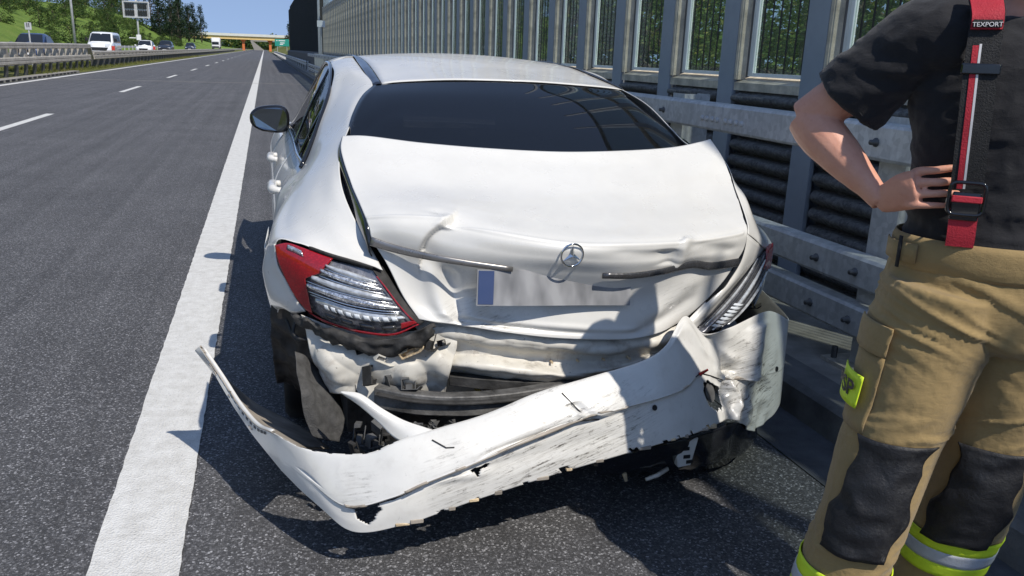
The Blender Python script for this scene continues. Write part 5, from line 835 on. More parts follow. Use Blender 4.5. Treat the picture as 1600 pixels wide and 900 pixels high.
def m_white(name, dirt=0.0, scuff=(), base=(0.695, 0.683, 0.645)):
    m = NT(name)
    c = m.mix(m.ramp(m.noise(7, 6, 0.65), [(0.4, 0.0), (0.75, 1.0)]), base, tuple(x * (0.93 - 0.2 * dirt) for x in base))
    if dirt:
        c = m.mix(m.ramp(m.noise(16, 7, 0.7), [(0.52, 0.0), (0.72, dirt)]), c, (0.24, 0.19, 0.14))
        c = m.mix(m.ramp(m.noise(60, 5, 0.75), [(0.63, 0.0), (0.72, min(1, dirt * 1.6))]), c, (0.05, 0.045, 0.04))
    tcw = m.tc.outputs['Object']
    for (x, y, z, rad, amt) in scuff:
        mp = m.n('VectorMath', operation='DISTANCE'); m.l(tcw, mp.inputs[0]); mp.inputs[1].default_value = (x, y, z)
        near = m.ramp(m.math('DIVIDE', mp.outputs['Value'], rad), [(0.25, 1.0), (1.0, 0.0)])
        al = m.mapping((1, 1, 1), (0, R(15), 0))
        st = m.noise(7, 9, 0.82, m.mapping((1.6, 1.6, 26), src=al))
        blot = m.noise(26, 7, 0.75, m.mapping((1, 1, 2.0), src=al))
        haze_ = m.math('MULTIPLY', m.math('MULTIPLY', near, amt), m.ramp(st, [(0.47, 0.0), (0.60, 0.75)]))
        c = m.mix(m.math('MINIMUM', haze_, 0.75), c, (0.36, 0.34, 0.30))
        f = m.math('MULTIPLY', m.math('MULTIPLY', near, amt), m.ramp(m.math('MULTIPLY', st, blot), [(0.285, 0.0), (0.33, 1.0)]))
        c = m.mix(m.math('MINIMUM', f, 0.9), c, (0.085, 0.075, 0.065))
    specks = m.ramp(m.voro(55).outputs['Distance'], [(0.02, 1.0), (0.035, 0.0)])
    c = m.mix(m.math('MULTIPLY', specks, 0.5 if dirt or scuff else 0.12), c, (0.14, 0.12, 0.1))
    m.set(color=c, rough=m.ramp(m.noise(9, 5), [(0.3, 0.24 + 0.2 * dirt), (0.7, 0.36 + 0.3 * dirt)]), coat=0.5 if dirt < 0.3 else 0.0, spec=0.45)
    m.bsdf.inputs['Coat Roughness'].default_value = 0.05
    m.bump(m.noise(300, 2), 0.02, 0.001)
    return m.mat
m_body = m_white('white_car_paint')
m_bump = m_white('scuffed_white_plastic', 0.14, ((0.80, 2.1, 0.32, 0.28, 1.0), (1.02, 2.15, 0.40, 0.16, 0.55), (1.64, 2.44, 0.36, 0.24, 1.3), (0.5, 2.1, 0.28, 0.16, 0.7), (0.18, 2.1, 0.27, 0.10, 0.5)))
m_lidlow = m_white('white_lid_paint', 0.0, ((0.62, 2.37, 0.66, 0.16, 0.5), (1.30, 2.4, 0.72, 0.12, 0.35)))
m_inner = m_white('dirty_inner_steel', 0.62, (), (0.66, 0.63, 0.56))
m_binner = M_simple('dusty_bumper_inside', (0.33, 0.29, 0.24), 0.85, var=0.4, scale=8, bump=0.2)
m_chrome = M_simple('chrome', (0.72, 0.73, 0.74), 0.10, metal=1.0, var=0.05)
m_satin = M_simple('satin_trim', (0.27, 0.26, 0.25), 0.32, metal=0.7, var=0.2, scale=12)
m_trimk = M_simple('dark_chrome', (0.10, 0.10, 0.105), 0.25, metal=0.6, var=0.2, scale=30)
m_gloss = M_simple('gloss_black', (0.010, 0.011, 0.014), 0.12, var=0.2, coat=0.5)
m_strip = M_simple('roof_strip_black', (0.022, 0.028, 0.045), 0.22, var=0.1, coat=0.6)
m_dirtyblack = M_simple('dusty_black_plastic', (0.030, 0.029, 0.028), 0.7, var=0.8, scale=18, bump=0.3, bscale=50)
m_beam = M_simple('dusty_crash_beam', (0.11, 0.108, 0.105), 0.55, metal=0.2, var=0.7, scale=16, bump=0.4, bscale=35)
m_grey = M_simple('grey_plastic', (0.085, 0.085, 0.085), 0.65, var=0.4, scale=22)
m_felt = M_simple('woven_grey_felt', (0.085, 0.083, 0.08), 0.95, var=0.45, scale=30, bump=0.9, bscale=260)
m_foam = M_simple('yellow_foam', (0.55, 0.42, 0.10), 0.9, var=0.4, scale=30, bump=0.8, bscale=120)
m_tan = M_simple('torn_tan_foam', (0.60, 0.47, 0.30), 0.9, var=0.35, scale=20, bump=0.6, bscale=90)
def m_redlens():
    m = NT('red_lens'); v = m.voro(160)
    m.set(color=m.mix(m.ramp(v.outputs['Distance'], [(0, 0.0), (0.6, 0.7)]), (0.42, 0.010, 0.016), (0.20, 0.003, 0.007)), rough=0.08, coat=1.0)
    m.bsdf.inputs['Coat Roughness'].default_value = 0.02
    m.bump(m.ramp(m.noise(40, 2), [(0.3, 0), (0.7, 1)]), 0.06, 0.003); return m.mat
m_red2 = m_redlens()
def m_sparkle():
    m = NT('led_reflector'); v = m.voro(190); sep = m.n('SeparateColor'); m.l(v.outputs['Color'], sep.inputs[0])
    m.set(color=m.ramp(sep.outputs[0], [(0, (0.30, 0.31, 0.33)), (0.6, (0.62, 0.63, 0.66)), (1, (0.95, 0.95, 0.96))]), rough=0.22, metal=0.75)
    m.bump(sep.outputs[1], 0.9, 0.004); return m.mat
m_led = m_sparkle()
m_lampback = M_simple('lamp_reflector_bowl', (0.20, 0.20, 0.215), 0.25, metal=0.5, var=0.5, scale=35)
m_clearband = M_simple('clear_band', (0.52, 0.54, 0.56), 0.12, metal=0.35, var=0.45, scale=45, coat=0.8)
def m_glass(name, trans, tint):
    m = NT(name)
    tr = m.n('BsdfTransparent'); tr.inputs['Color'].default_value = (*tint, 1)
    m.set(color=(0.006, 0.007, 0.009), rough=0.015, spec=1.0)
    mx = m.n('MixShader'); mx.inputs[0].default_value = trans
    m.l(m.bsdf.outputs[0], mx.inputs[1]); m.l(tr.outputs[0], mx.inputs[2]); m.l(mx.outputs[0], m.out.inputs['Surface'])
    return m.mat
m_rearglass = m_glass('tinted_rear_glass', 0.25, (0.55, 0.58, 0.62))
m_sideglass = m_glass('tinted_side_glass', 0.35, (0.5, 0.52, 0.55))
m_clear = m_glass('clear_lens', 0.75, (0.95, 0.95, 0.97))

CARLOC = Vector((0.93, 4.6, 0.0))
car = empty('crashed_car', CARLOC)
tag(car, 'white saloon car with smashed rear end and bumper hanging off', 'car')
EYE = Vector((0.3, 0.0, 1.5))
def V(l): return Vector(l)
def normals(g):
    n, m = len(g), len(g[0]); out = []
    for i in range(n):
        row = []
        for j in range(m):
            a = g[min(i+1, n-1)][j] - g[max(i-1, 0)][j]; b_ = g[i][min(j+1, m-1)] - g[i][max(j-1, 0)]
            q = a.cross(b_); q = q.normalized() if q.length > 1e-9 else Vector((0, -1, 0))
            if q.dot(EYE - g[i][j]) < 0 and q.z < 0.3: q = -q
            row.append(q)
        out.append(row)
    ref = Vector((0, 0, 0))
    for r_ in out:
        for q in r_: ref += q
    for r_ in out:
        for j, q in enumerate(r_):
            if q.dot(ref) < 0 and abs(q.normalized().dot(ref.normalized())) > 0.7: r_[j] = -q
    return out
def dent_amount(d, r_, c_):
    """d: ('ridge', r0,c0,r1,c1, width, depth) or ('step', ..., width, depth, fade)"""
    kind, r0, c0, r1, c1, w, dep = d[:7]
    ax, ay = r1 - r0, c1 - c0; L2 = ax*ax + ay*ay or 1e-9
    t = ((r_ - r0)*ax + (c_ - c0)*ay) / L2
    tc_ = min(1, max(0, t))
    dx, dy = r_ - (r0 + ax*tc_), c_ - (c0 + ay*tc_)
    dist = math.hypot(dx, dy)
    sgn = 1 if (ax*(c_ - c0) - ay*(r_ - r0)) > 0 else -1
    if kind == 'ridge':
        return dep * math.exp(-(dist / w) ** 2)
    if kind == 'step':
        fade = d[7]; s_ = sgn * dist
        if s_ < 0: return dep * math.exp(-(dist / w) ** 2)
        return dep * math.exp(-(dist / fade) ** 2)
    return 0
def patch(name, ctrl, nu, nv, mat, parent=None, dents=(), solid=0.0025, nz=0.0, nzs=9.0, hole=None, nzmask=None, smooth=True, fold=None):
    g = surf([[V(p) for p in r_] for r_ in ctrl], nu, nv)
    R_, C_ = len(ctrl) - 1, len(ctrl[0]) - 1
    if dents or nz:
        nn = normals(g)
        out = []
        for i in range(nu):
            row = []
            for j in range(nv):
                a, b_ = R_ * i / (nu - 1), C_ * j / (nv - 1); d = sum(dent_amount(q, a, b_) for q in dents)
                if fold:
                    q_ = g[i][j]; vd_ = mnoise.voronoi(Vector((q_.x * fold[0] + .4 * q_.z * fold[2], q_.y * fold[1], q_.z * fold[2])))[0]
                    d += fold[3] * (0.55 - min(vd_[0], .9)) + .004 * mnoise.noise(q_ * 30)
                elif nz:
                    p = g[i][j] * nzs
                    k = nz * (nzmask(a, b_) if nzmask else 1.0)
                    d += k * (2 * (1 - 2 * abs(mnoise.noise(p))) - 1.2 + 0.5 * mnoise.noise(p * 2.7))
                row.append(g[i][j] + nn[i][j] * d)
            out.append(row)
        g = out
    mb = MB(); vs = [p for r_ in g for p in r_]
    fs = []
    for i in range(nu - 1):
        for j in range(nv - 1):
            if hole and hole(R_ * (i + .5) / (nu - 1), C_ * (j + .5) / (nv - 1)): continue
            fs.append((i*nv+j, i*nv+j+1, (i+1)*nv+j+1, (i+1)*nv+j))
    mb.add(vs, fs)
    me = mb.mesh(name, mat, smooth)
    # orient towards the outside (towards the viewer / up)
    cen = sum((p for r_ in g for p in r_), Vector()) / (nu * nv)
    q = Vector()
    for po in me.polygons: q += po.normal * po.area
    if q.dot(EYE + Vector((0, 0, 0.6)) - cen) < 0:
        me.flip_normals()
    o = link_mesh(name, me, parent or car, None, -CARLOC if (parent or car) is car else None)
    if solid:
        md_ = o.modifiers.new('solid', 'SOLIDIFY'); md_.thickness = solid; md_.offset = -1
        if isinstance(mat, (list, tuple)) and len(mat) > 1:
            md_.material_offset = 1; md_.material_offset_rim = 0
    return o
def cpart(name, mb, mat, parent=None, **kw):
    """mesh given in world metres as a part of the car (or a sub-part of a part)"""
    p = parent or car
    return mb.build(name, mat, p, loc=(-CARLOC if p is car else None), **kw)

# roof, rear glass, pillars, quarter panels
patch('roof', CAR['roof'], 40, 30, m_body)
rg_ = patch('rear_window', CAR['glass'], 30, 40, m_rearglass, solid=0.004)
ql = patch('quarter_panel', CAR['quarterL'], 70, 40, m_body)
patch('quarter_panel', CAR['quarterR'], 60, 36, m_body)
patch('quarter_side', CAR['quarterL_side'], 24, 20, m_body, parent=None)
patch('quarter_side', CAR['sideR_behind'], 16, 16, m_body)
patch('quarter_strip', CAR['stripR'], 30, 14, m_body, dents=(('ridge', 2, 1, 4, 1, 0.5, 0.006),))
# black roof strips
for side, q, sgn in ((0, CAR['quarterL'], 1), (1, CAR['quarterR'], -1)):
    e1 = [r_[0 if side == 0 else -1] for r_ in CAR['roof']]
    inner = [q[2][0], q[1][0], q[0][0]]
    e2 = [V(inner[0]), V(inner[1]), (V(inner[1]) + V(inner[2])) / 2, V(inner[2]), V(inner[2]) + Vector((0, .45, -0.004)), V(inner[2]) + Vector((0, .7, -.03))]
    e1 = [V(p) + Vector((-0.004 * sgn, 0, 0.003)) for p in e1]; e2 = [p + Vector((0.004 * sgn, 0, 0.003)) for p in e2]
    mid = [(a + b_) / 2 + Vector((0, 0, 0.004)) for a, b_ in zip(e1, e2)]
    patch('roof_strip', [e1, mid, e2], 8, 40, m_strip, solid=0.004)
    # roof rail running forward to the windscreen pillar
    x0, x1 = q[0][0][0], q[0][-1][0]
    rails = []
    for (y, dz, k) in ((4.40, 0.0, 0), (4.75, -0.004, .004), (5.1, -0.035, .01), (5.4, -0.17, -.02), (5.65, -0.33, -.07), (5.85, -0.45, -.12)):
        rails.append([V((x0 + (x1 - x0) * t + k * sgn, y, 1.441 - 0.035 * t * t + dz)) for t in (0, .25, .5, .75, 1.0)])
    patch('roof_rail', rails, 30, 10, m_body)
# trunk lid, crumpled
lid_d = (('step', 4.0, 2.02, 5.95, 1.42, 0.045, -0.026, 0.6), ('ridge', 3.75, 2.05, 4.3, 1.95, 0.14, 0.010), ('ridge', 3.5, 1.9, 3.9, 2.1, 0.22, -0.006),
         ('step', 3.95, 5.78, 5.8, 5.72, 0.04, 0.014, 0.16), ('ridge', 4.6, 5.55, 5.4, 5.6, 0.16, -0.010), ('ridge', 4.35, 6.2, 5.0, 6.9, 0.35, -0.008), ('ridge', 4.5, 4.9, 4.7, 5.4, 0.3, -0.006),
         ('ridge', 6.6, 1.9, 8.6, 2.1, 0.18, -0.014), ('ridge', 6.7, 1.45, 8.4, 1.55, 0.30, 0.014), ('ridge', 7.4, 2.6, 8.2, 3.2, 0.5, -0.008), ('ridge', 6.8, 6.2, 7.6, 5.6, 0.35, 0.008), ('ridge', 7.6, 6.4, 8.6, 5.2, 0.3, -0.006),
         ('ridge', 8.1, 2.2, 8.3, 5.0, 0.18, 0.005), ('ridge', 8.45, 2.0, 8.6, 4.2, 0.15, -0.006), ('ridge', 4.03, 2.3, 4.06, 5.7, 0.10, 0.0045), ('ridge', 4.03, 5.9, 4.05, 7.6, 0.10, 0.004), ('ridge', 4.03, 0.1, 4.0, 1.9, 0.10, 0.004), ('ridge', 1.6, 4.4, 1.9, 5.6, 0.6, 0.003), ('ridge', 2.2, 5.5, 2.6, 6.6, 0.5, -0.002))
lid = patch('trunk_lid', CAR['lid'], 170, 190, m_lidlow, dents=lid_d, solid=0.012)
# dark rubber channel in the gap beside the lid, and under its lower lip
le = [V(r_[0]) for r_ in CAR['lid']][0:7]; qe = [V(r_[0]) for r_ in CAR['quarterL']][4:10]
gl_ = [curve_pts(le, 12), [p + Vector((-0.012, 0.0, -0.035)) for p in curve_pts(le, 12)], [p + Vector((0.008, 0.005, -0.028)) for p in curve_pts(qe, 12)], [p + Vector((0.0, 0, -0.004)) for p in curve_pts(qe, 12)]]
patch('lid_channel', gl_, 10, 30, m_gloss)
re_ = [V(r_[-1]) for r_ in CAR['lid']][0:9]; qe = [V(r_[0]) for r_ in CAR['quarterR']][5:10] + [V(r_[0]) for r_ in CAR['stripR']][1:5]
gl_ = [curve_pts(re_, 14), [p + Vector((0.004, 0.012, -0.045)) for p in curve_pts(re_, 14)], [p + Vector((-0.004, 0.012, -0.045)) for p in curve_pts(qe, 14)], [p + Vector((0, 0.004, -0.004)) for p in curve_pts(qe, 14)]]
patch('lid_channel', gl_, 10, 30, m_gloss)
def ribbon(pts, w0, w1, d, n=24, up=Vector((0, 0, 1))):
    """flattened strip following a path; w = half height, d = half depth"""
    P_ = curve_pts(pts, n); mb = MB(); rings = []
    for i, p in enumerate(P_):
        t = (P_[min(i+1, n-1)] - P_[max(i-1, 0)]).normalized(); u = (up - t * up.dot(t)).normalized(); s_ = t.cross(u)
        w = w0 + (w1 - w0) * i / (n - 1)
        rings.append([p + u * (w * math.cos(a)) + s_ * (d * math.sin(a)) for a in [k * math.pi / 5 for k in range(10)]])
    loft(mb, rings); return mb
tl = [V(p) + Vector((0, -0.008, 0)) for p in CAR['trimL']]
cpart('lid_trim', ribbon(tl, 0.014, 0.008, 0.004), m_satin, smooth=True)
tr_ = [V(p) + Vector((0, -0.008, 0)) for p in CAR['trimR']]
cpart('lid_trim', ribbon(tr_, 0.009, 0.015, 0.004), m_trimk, smooth=True)
# emblem: a ring with three tapering rays, knocked askew
lv = [v.co for v in lid.data.vertices if abs(v.co.x - 0.876) < 0.012 and 0.80 < v.co.z < 0.97]
st = min(lv, key=lambda p_: abs((p_.z - 1.47) / p_.y - (0.8938 - 1.47) / 2.28)) + Vector((0, -0.006, 0.006)); mb = MB(); Rr = 0.036
tilt = Matrix.Rotation(R(7), 3, 'X') @ Matrix.Rotation(R(3), 3, 'Z')
mb.tube([st + tilt @ Vector((Rr * math.cos(a), 0, Rr * math.sin(a))) for a in [k * 2 * math.pi / 40 for k in range(40)]], 0.0032, 8, closed=True)
emb = cpart('emblem', mb, m_chrome, smooth=True)
mb = MB()
for k in range(3):
    a = math.pi / 2 + k * 2 * math.pi / 3
    d = lambda r_, da, y: st + tilt @ Vector((r_ * math.cos(a + da), y, r_ * math.sin(a + da)))
    mb.add([d(.035, 0, -.001), d(.0085, math.pi / 3, 0), d(0, 0, -.008), d(.0085, -math.pi / 3, 0), d(0, 0, .003)], [(0, 1, 2), (0, 2, 3), (0, 4, 1), (0, 3, 4)])
cpart('emblem_star', mb, m_chrome, parent=emb)
# number plate: blue band on the left, unreadable field with shade and blur painted in as grey
def m_plate():
    m = NT('number_plate_field')
    n = m.noise(22, 2, 0.4, m.mapping((1.0, 1, 0.35)))
    m.set(color=m.ramp(n, [(0.3, (0.16, 0.163, 0.17)), (0.5, (0.24, 0.242, 0.25)), (0.72, (0.34, 0.342, 0.35))]), rough=0.5); return m.mat
pc = V(CAR['pts']['plate']) + Vector((0, -0.022, 0.010)); pr = Matrix.Rotation(R(-10), 3, 'X') @ Matrix.Rotation(R(3.2), 3, 'Y') @ Matrix.Rotation(R(2), 3, 'Z')
def plate_part(name, x0, x1, z0, z1, y0, y1, mat, parent=None):
    mb = MB(); nx = 16; rows = []
    f = lambda x, z, y: pc + pr @ Vector((x, y + 0.010 * math.sin(x * 9) + 0.02 * max(0, abs(x) - .15), z))
    for yy in (y0, y1):
        mb.grid([[f(x0 + (x1 - x0) * i / nx, z, yy) for z in (z0, z1)] for i in range(nx + 1)])
    for z in (z0, z1):
        mb.grid([[f(x0 + (x1 - x0) * i / nx, z, yy) for yy in (y0, y1)] for i in range(nx + 1)])
    for x in (x0, x1):
        mb.grid([[f(x, z, yy) for yy in (y0, y1)] for z in (z0, z1)])
    return cpart(name, mb, mat, parent)
np_ = plate_part('number_plate', -.26, .26, -.055, .055, 0.0, 0.003, m_plate())
plate_part('country_band', -.256, -.208, -.051, .051, -.0015, -.0003, M_simple('plate_blue', (0.035, 0.06, 0.15), 0.5, var=0.05), np_)

# tail lamps
def lamp_sampler(ctrl, nu=50, nv=60):
    g = surf([[V(p) for p in r_] for r_ in ctrl], nu, nv); nn = normals(g)
    def f(u, v, h=0.0):
        a = min(max(v, 0), 1) * (nu - 1); b_ = min(max(u, 0), 1) * (nv - 1)
        i, j = min(int(a), nu - 2), min(int(b_), nv - 2); fa, fb = a - i, b_ - j
        p = g[i][j] * (1-fa) * (1-fb) + g[i+1][j] * fa * (1-fb) + g[i][j+1] * (1-fa) * fb + g[i+1][j+1] * fa * fb
        q = nn[i][j] * (1-fa) * (1-fb) + nn[i+1][j] * fa * (1-fb) + nn[i][j+1] * (1-fa) * fb + nn[i+1][j+1] * fa * fb
        return p + q.normalized() * h
    return f
def lamp_patch(name, f, u0, u1, v0, v1, h, mat, parent, nu=30, nv=12, bulge=0.0):
    """u0/u1/v0/v1 may be functions of the other parameter (0..1)"""
    mb = MB(); rows = []
    for i in range(nv + 1):
        t = i / nv; row = []
        for j in range(nu + 1):
            s_ = j / nu
            ua = u0(t) if callable(u0) else u0; ub = u1(t) if callable(u1) else u1
            va = v0(s_) if callable(v0) else v0; vb = v1(s_) if callable(v1) else v1
            row.append(f(ua + (ub - ua) * s_, va + (vb - va) * t, h + bulge * math.sin(math.pi * t)))
        rows.append(row)
    mb.grid(rows)
    o = cpart(name, mb, mat, parent, smooth=True, solid=0.001, fix=False)
    return o
fL = lamp_sampler(CAR['lampL'])
lampL = lamp_patch('tail_lamp', fL, 0, 1, 0, 1, -0.012, m_lampback, None, 40, 30)
tag(lampL, 'left tail lamp with red outer lens and clear bands')
ubound = lambda t: (.66 - .5 * t) if t < .15 else (.585 - .55 * (t - .15) if t < .35 else (.475 - 1.3 * (t - .35) if t < .5 else max(.055, .28 - .40 * (t - .5))))
lamp_patch('red_lens', fL, 0.0, ubound, 0.0, 0.97, 0.002, m_red2, lampL, 24, 30)
lamp_patch('red_rim', fL, 0.0, 1.0, lambda s_: 0.968 + .006 * s_, 1.0, 0.001, m_red2, lampL, 40, 3)
lamp_patch('red_corner', fL, lambda t: .90 - .03 * t, 1.0, 0.86, 0.95, 0.002, m_red2, lampL, 10, 5)
lamp_patch('clear_inset', fL, 0.20, 0.36, lambda s_: .03 + .05 * s_, lambda s_: .12 + .06 * s_, 0.005, m_led, lampL, 14, 6, .004)
def taper(v, w, us, ue):
    k = lambda s_: math.sin(math.pi * min(1, max(0, .06 + .90 * s_))) ** 0.55
    return (lambda s_: v + .02 * s_ - w * k(s_)), (lambda s_: v + .02 * s_ + w * k(s_))
for (v, w, us, ue, mt, h) in ((.19, .052, .56, .95, m_clearband, .004), (.30, .060, .49, .955, m_led, .003), (.435, .058, .37, .97, m_clearband, .004), (.57, .066, .27, .975, m_led, .003), (.75, .070, .27, .955, m_clearband, .003)):
    a, b_ = taper(v, w, us, ue)
    lamp_patch('light_band', fL, us, ue, a, b_, h, mt, lampL, 34, 8, .007)
for (v, us, ue) in ((.245, .54, .95), (.37, .46, .95), (.50, .30, .97), (.645, .25, .97), (.68, .25, .95)):
    a, b_ = taper(v, .007, us, ue); lamp_patch('chrome_line', fL, us, ue, a, b_, .006, m_chrome, lampL, 30, 4, .004)
for k in range(9):
    u = .36 + k * .062; lamp_patch('lens_tooth', fL, u, u + .040, .745, .815, .008, m_headl, lampL, 4, 4, .006)
for k in range(4):
    u = .30 + k * .15; lamp_patch('lens_tooth', fL, u, u + .10, .875, .925, .002, m_trimk, lampL, 4, 3, .003)
lamp_patch('lamp_edge', fL, .985, 1.0, 0.1, .86, .003, m_red2, lampL, 3, 20)
patch('lamp_frame', [[fL(0.45 + .11 * k, -0.0, .0) for k in range(6)], [fL(.45 + .11 * k, 0.0, .004) + Vector((0.004, 0, .012)) for k in range(6)], [V(p) + Vector((0, 0.004, -.003)) for p in curve_pts(CAR['quarterL'][-1][0:4][::-1], 6)]], 6, 24, m_dirtyblack)
patch('lamp_frame', [[fL(1.0, .2 * k, -.004) for k in range(6)], [fL(1.0, .2 * k, -.012) + Vector((0.012, 0.004, 0)) for k in range(6)], [fL(1.0, .2 * k, -.02) + Vector((0.028, 0.012, 0.004)) for k in range(6)]], 6, 24, m_dirtyblack)
fR = lamp_sampler([[r_[k] for r_ in CAR['lampR']] for k in range(3)])   # u along the lamp, v across
lampR = lamp_patch('tail_lamp', fR, 0, 1, 0, 1, 0.0, m_lampback, None, 40, 16); tag(lampR, 'right tail lamp pushed in, mostly clear bands over black')
lamp_patch('red_lens', fR, 0.0, .34, lambda s_: .40 + .3 * s_, 1.0, 0.008, m_red2, lampR, 16, 8)
for (v, w, us, ue, mt) in ((.10, .03, .05, .97, m_gloss), (.24, .06, .20, .94, m_clearband), (.40, .05, .16, .95, m_trimk), (.55, .07, .22, .96, m_clearband), (.72, .045, .30, .94, m_trimk), (.86, .05, .36, .92, m_clearband)):
    a, b_ = taper(v, w, us, ue); lamp_patch('light_band', fR, us, ue, a, b_, .007, mt, lampR, 30, 6, .006)
for k in range(7):
    u = .70 + k * .035; lamp_patch('lens_tooth', fR, u, u + .022, .40, .72, .010, m_headl, lampR, 3, 4, .004)

# torn bumper cover
def bump_hole(r_, c_):
    r_ += .22 * mnoise.noise(Vector((c_ * 6, r_ * 2.5, 3))); c_ += .06 * mnoise.noise(Vector((c_ * 5, r_ * 3, 9)))
    # split along the crease near the left corner, and a ragged hole further right
    if 6.0 < c_ < 8.3 and abs(r_ - 6.95) < 0.34 * (1 - abs(c_ - 6.7) / 1.7): return True
    if 6.15 < c_ < 6.70 and 6.7 < r_ < 9.3 - 3.5 * abs(c_ - 6.35): return True
    if 9.05 < c_ < 9.40 and 7.6 < r_ < 8.5 - (c_ - 9) * 1.5: return True
    if (r_ - 7.0) ** 2 / .10 + (c_ - 10.0) ** 2 / .012 < 1 and False: return True
    if 14.6 < c_ < 16.2 and (c_ - 15.4) ** 2 / .5 + (r_ - 8.6) ** 2 / .7 < 1: return True
    if r_ > 9.82 and (math.sin(c_ * 9 + 2 * math.sin(c_ * 2)) > 0.88) and 7 < c_ < 15: return True
    if r_ < 0.34 and 3.8 < c_ < 8 and math.sin(c_ * 13) > 0.55: return True
    return False
bump_d = (('ridge', 3.2, 11.35, 7.0, 11.5, 0.07, -0.010), ('step', 4.2, 11.3, 7.0, 11.55, 0.06, 0.008, 0.3), ('ridge', 4.6, 9.9, 5.4, 10.8, 0.4, -0.008), ('ridge', 8.3, 9.6, 8.8, 11.2, 0.5, -0.006),
          ('ridge', 4.0, 17.0, 8.0, 16.6, 0.45, -0.040), ('ridge', 1.0, 16.4, 4.0, 17.0, 0.3, -0.03), ('ridge', 2.0, 17.7, 6.0, 17.5, 0.22, 0.03), ('ridge', 4.0, 4.9, 4.3, 5.1, 0.16, -0.008), ('ridge', 7.6, 8.4, 8.4, 9.2, 0.3, 0.007), ('ridge', 1.5, 14.6, 3.0, 15.4, 0.35, 0.010))
bumper = patch('bumper_cover', CAR['bumper'], 170, 440, [m_bump, m_binner], dents=bump_d, solid=0.004, nz=0.022, nzs=11.0, hole=bump_hole,
               nzmask=lambda r_, c_: (1.0 * max(0, 1 - abs(c_ - 16.9) / 1.6) * min(1, max(0, (r_ - 2) / 3))) + 0.02)
tag(bumper, 'torn white bumper cover bent outwards, scraped and split')
patch('bumper_wing', CAR['wing'], 20, 50, [m_binner, m_bump], solid=0.004)
patch('torn_strut', CAR['strut'], 14, 40, [m_bump, m_binner], solid=0.006)
tl_ = [V(p) for p in CAR['bumper'][0]]
for k in range(14):     # clip slots along the flange of the torn-off left end
    p = catmull(tl_, 0.75 + k * 0.22); q = catmull(tl_, 0.85 + k * 0.22); d = (q - p).normalized()
    mb = MB(); s_ = d.cross(Vector((0, 0, 1))).normalized(); up = s_.cross(d)
    c0 = p + Vector((0, 0, -.012)) - s_ * .0005
    vs = [c0 + d * a + up * b_ + s_ * e_ for e_ in (-.0035, .0035) for a, b_ in ((-.008, -.004), (.008, -.004), (.008, .004), (-.008, .004))]
    mb.add(vs, [(0, 1, 2, 3), (4, 5, 6, 7), (0, 1, 5, 4), (1, 2, 6, 5), (2, 3, 7, 6), (3, 0, 4, 7)])
    cpart('clip_slot', mb, m_grey, bumper)
fl = MB(); pts = [catmull(tl_, 0.05 + 3.9 * i / 30) for i in range(31)]
fl.grid([[p, p + Vector((0.010, 0.003, 0.004)), p + Vector((0.014, 0.006, -0.004))] for p in pts])
cpart('flange', fl, m_bump, bumper, smooth=True, solid=0.002)
bl_ = [V(p) for p in CAR['bumper'][-1]]
rk = random.Random(2)
for k in range(13):     # broken clips along the lower edge
    p = catmull(bl_, 6.8 + k * 0.62 + rk.uniform(-.18, .18)); mb = MB(); w = rk.uniform(.005, .022); h = rk.uniform(.002, .009)
    mb.box(p.x - w, p.x + w, p.y - .002, p.y + .012, p.z - h, p.z + .006); cpart('edge_clip', mb, m_binner if k % 3 else m_tan, bumper, bevel=.002)
ctl = surf([[V(p) for p in r_] for r_ in CAR['bumper']], 60, 130)
def on_bumper(r_, c_, h=0.004):
    i = int(r_ / 10 * 59); j = int(c_ / 20 * 129); p = ctl[i][j]
    a = ctl[min(i+1, 59)][j] - ctl[max(i-1, 0)][j]; b_ = ctl[i][min(j+1, 129)] - ctl[i][max(j-1, 0)]; n = a.cross(b_).normalized()
    if n.y > 0: n = -n
    return p + n * h, n
def disc(name, p, n, r_, mat, parent, d=.003):
    mb = MB(); a = n.orthogonal().normalized(); b_ = n.cross(a); vs = []
    for h, k in ((0, 1.0), (d, 1.0), (d, .0)):
        for i in range(16): vs.append(p + n * h + (a * math.cos(i * math.pi / 8) + b_ * math.sin(i * math.pi / 8)) * r_ * max(k, .01))
    mb.add(vs, [(i, (i+1) % 16, 16 + (i+1) % 16, 16 + i) for i in range(16)] + [(16 + i, 16 + (i+1) % 16, 32 + (i+1) % 16, 32 + i) for i in range(16)])
    return cpart(name, mb, mat, parent)
p, n = on_bumper(7.9, 12.6); disc('sensor_hole', p, n, .009, MAT['black'], bumper)
p, n = on_bumper(4.9, 18.6, .0); disc('sensor_hole', p, n, .010, MAT['black'], bumper)
p, n = on_bumper(8.6, 15.4, -.012); disc('fog_insert', p, n, .034, m_grey, bumper)
p, n = on_bumper(6.1, 14.85); mb = MB(); mb.tube([p, p + Vector((.03, -.002, .016))], [.007, .004], 6); cpart('red_reflector', mb, m_red2, bumper)
# thin cracks
for pts in (((2.2, 11.35), (4.6, 11.36), (6.0, 11.3), (7.6, 11.5)), ((2.2, 8.75), (2.9, 8.9), (3.2, 9.05)), ((5.9, 14.7), (6.3, 15.0), (6.2, 15.6), (5.2, 16.3))):
    mb = MB(); mb.tube([on_bumper(a, b_, .0015)[0] for a, b_ in pts], .0022, 5); cpart('crack', mb, MAT['black'], bumper)

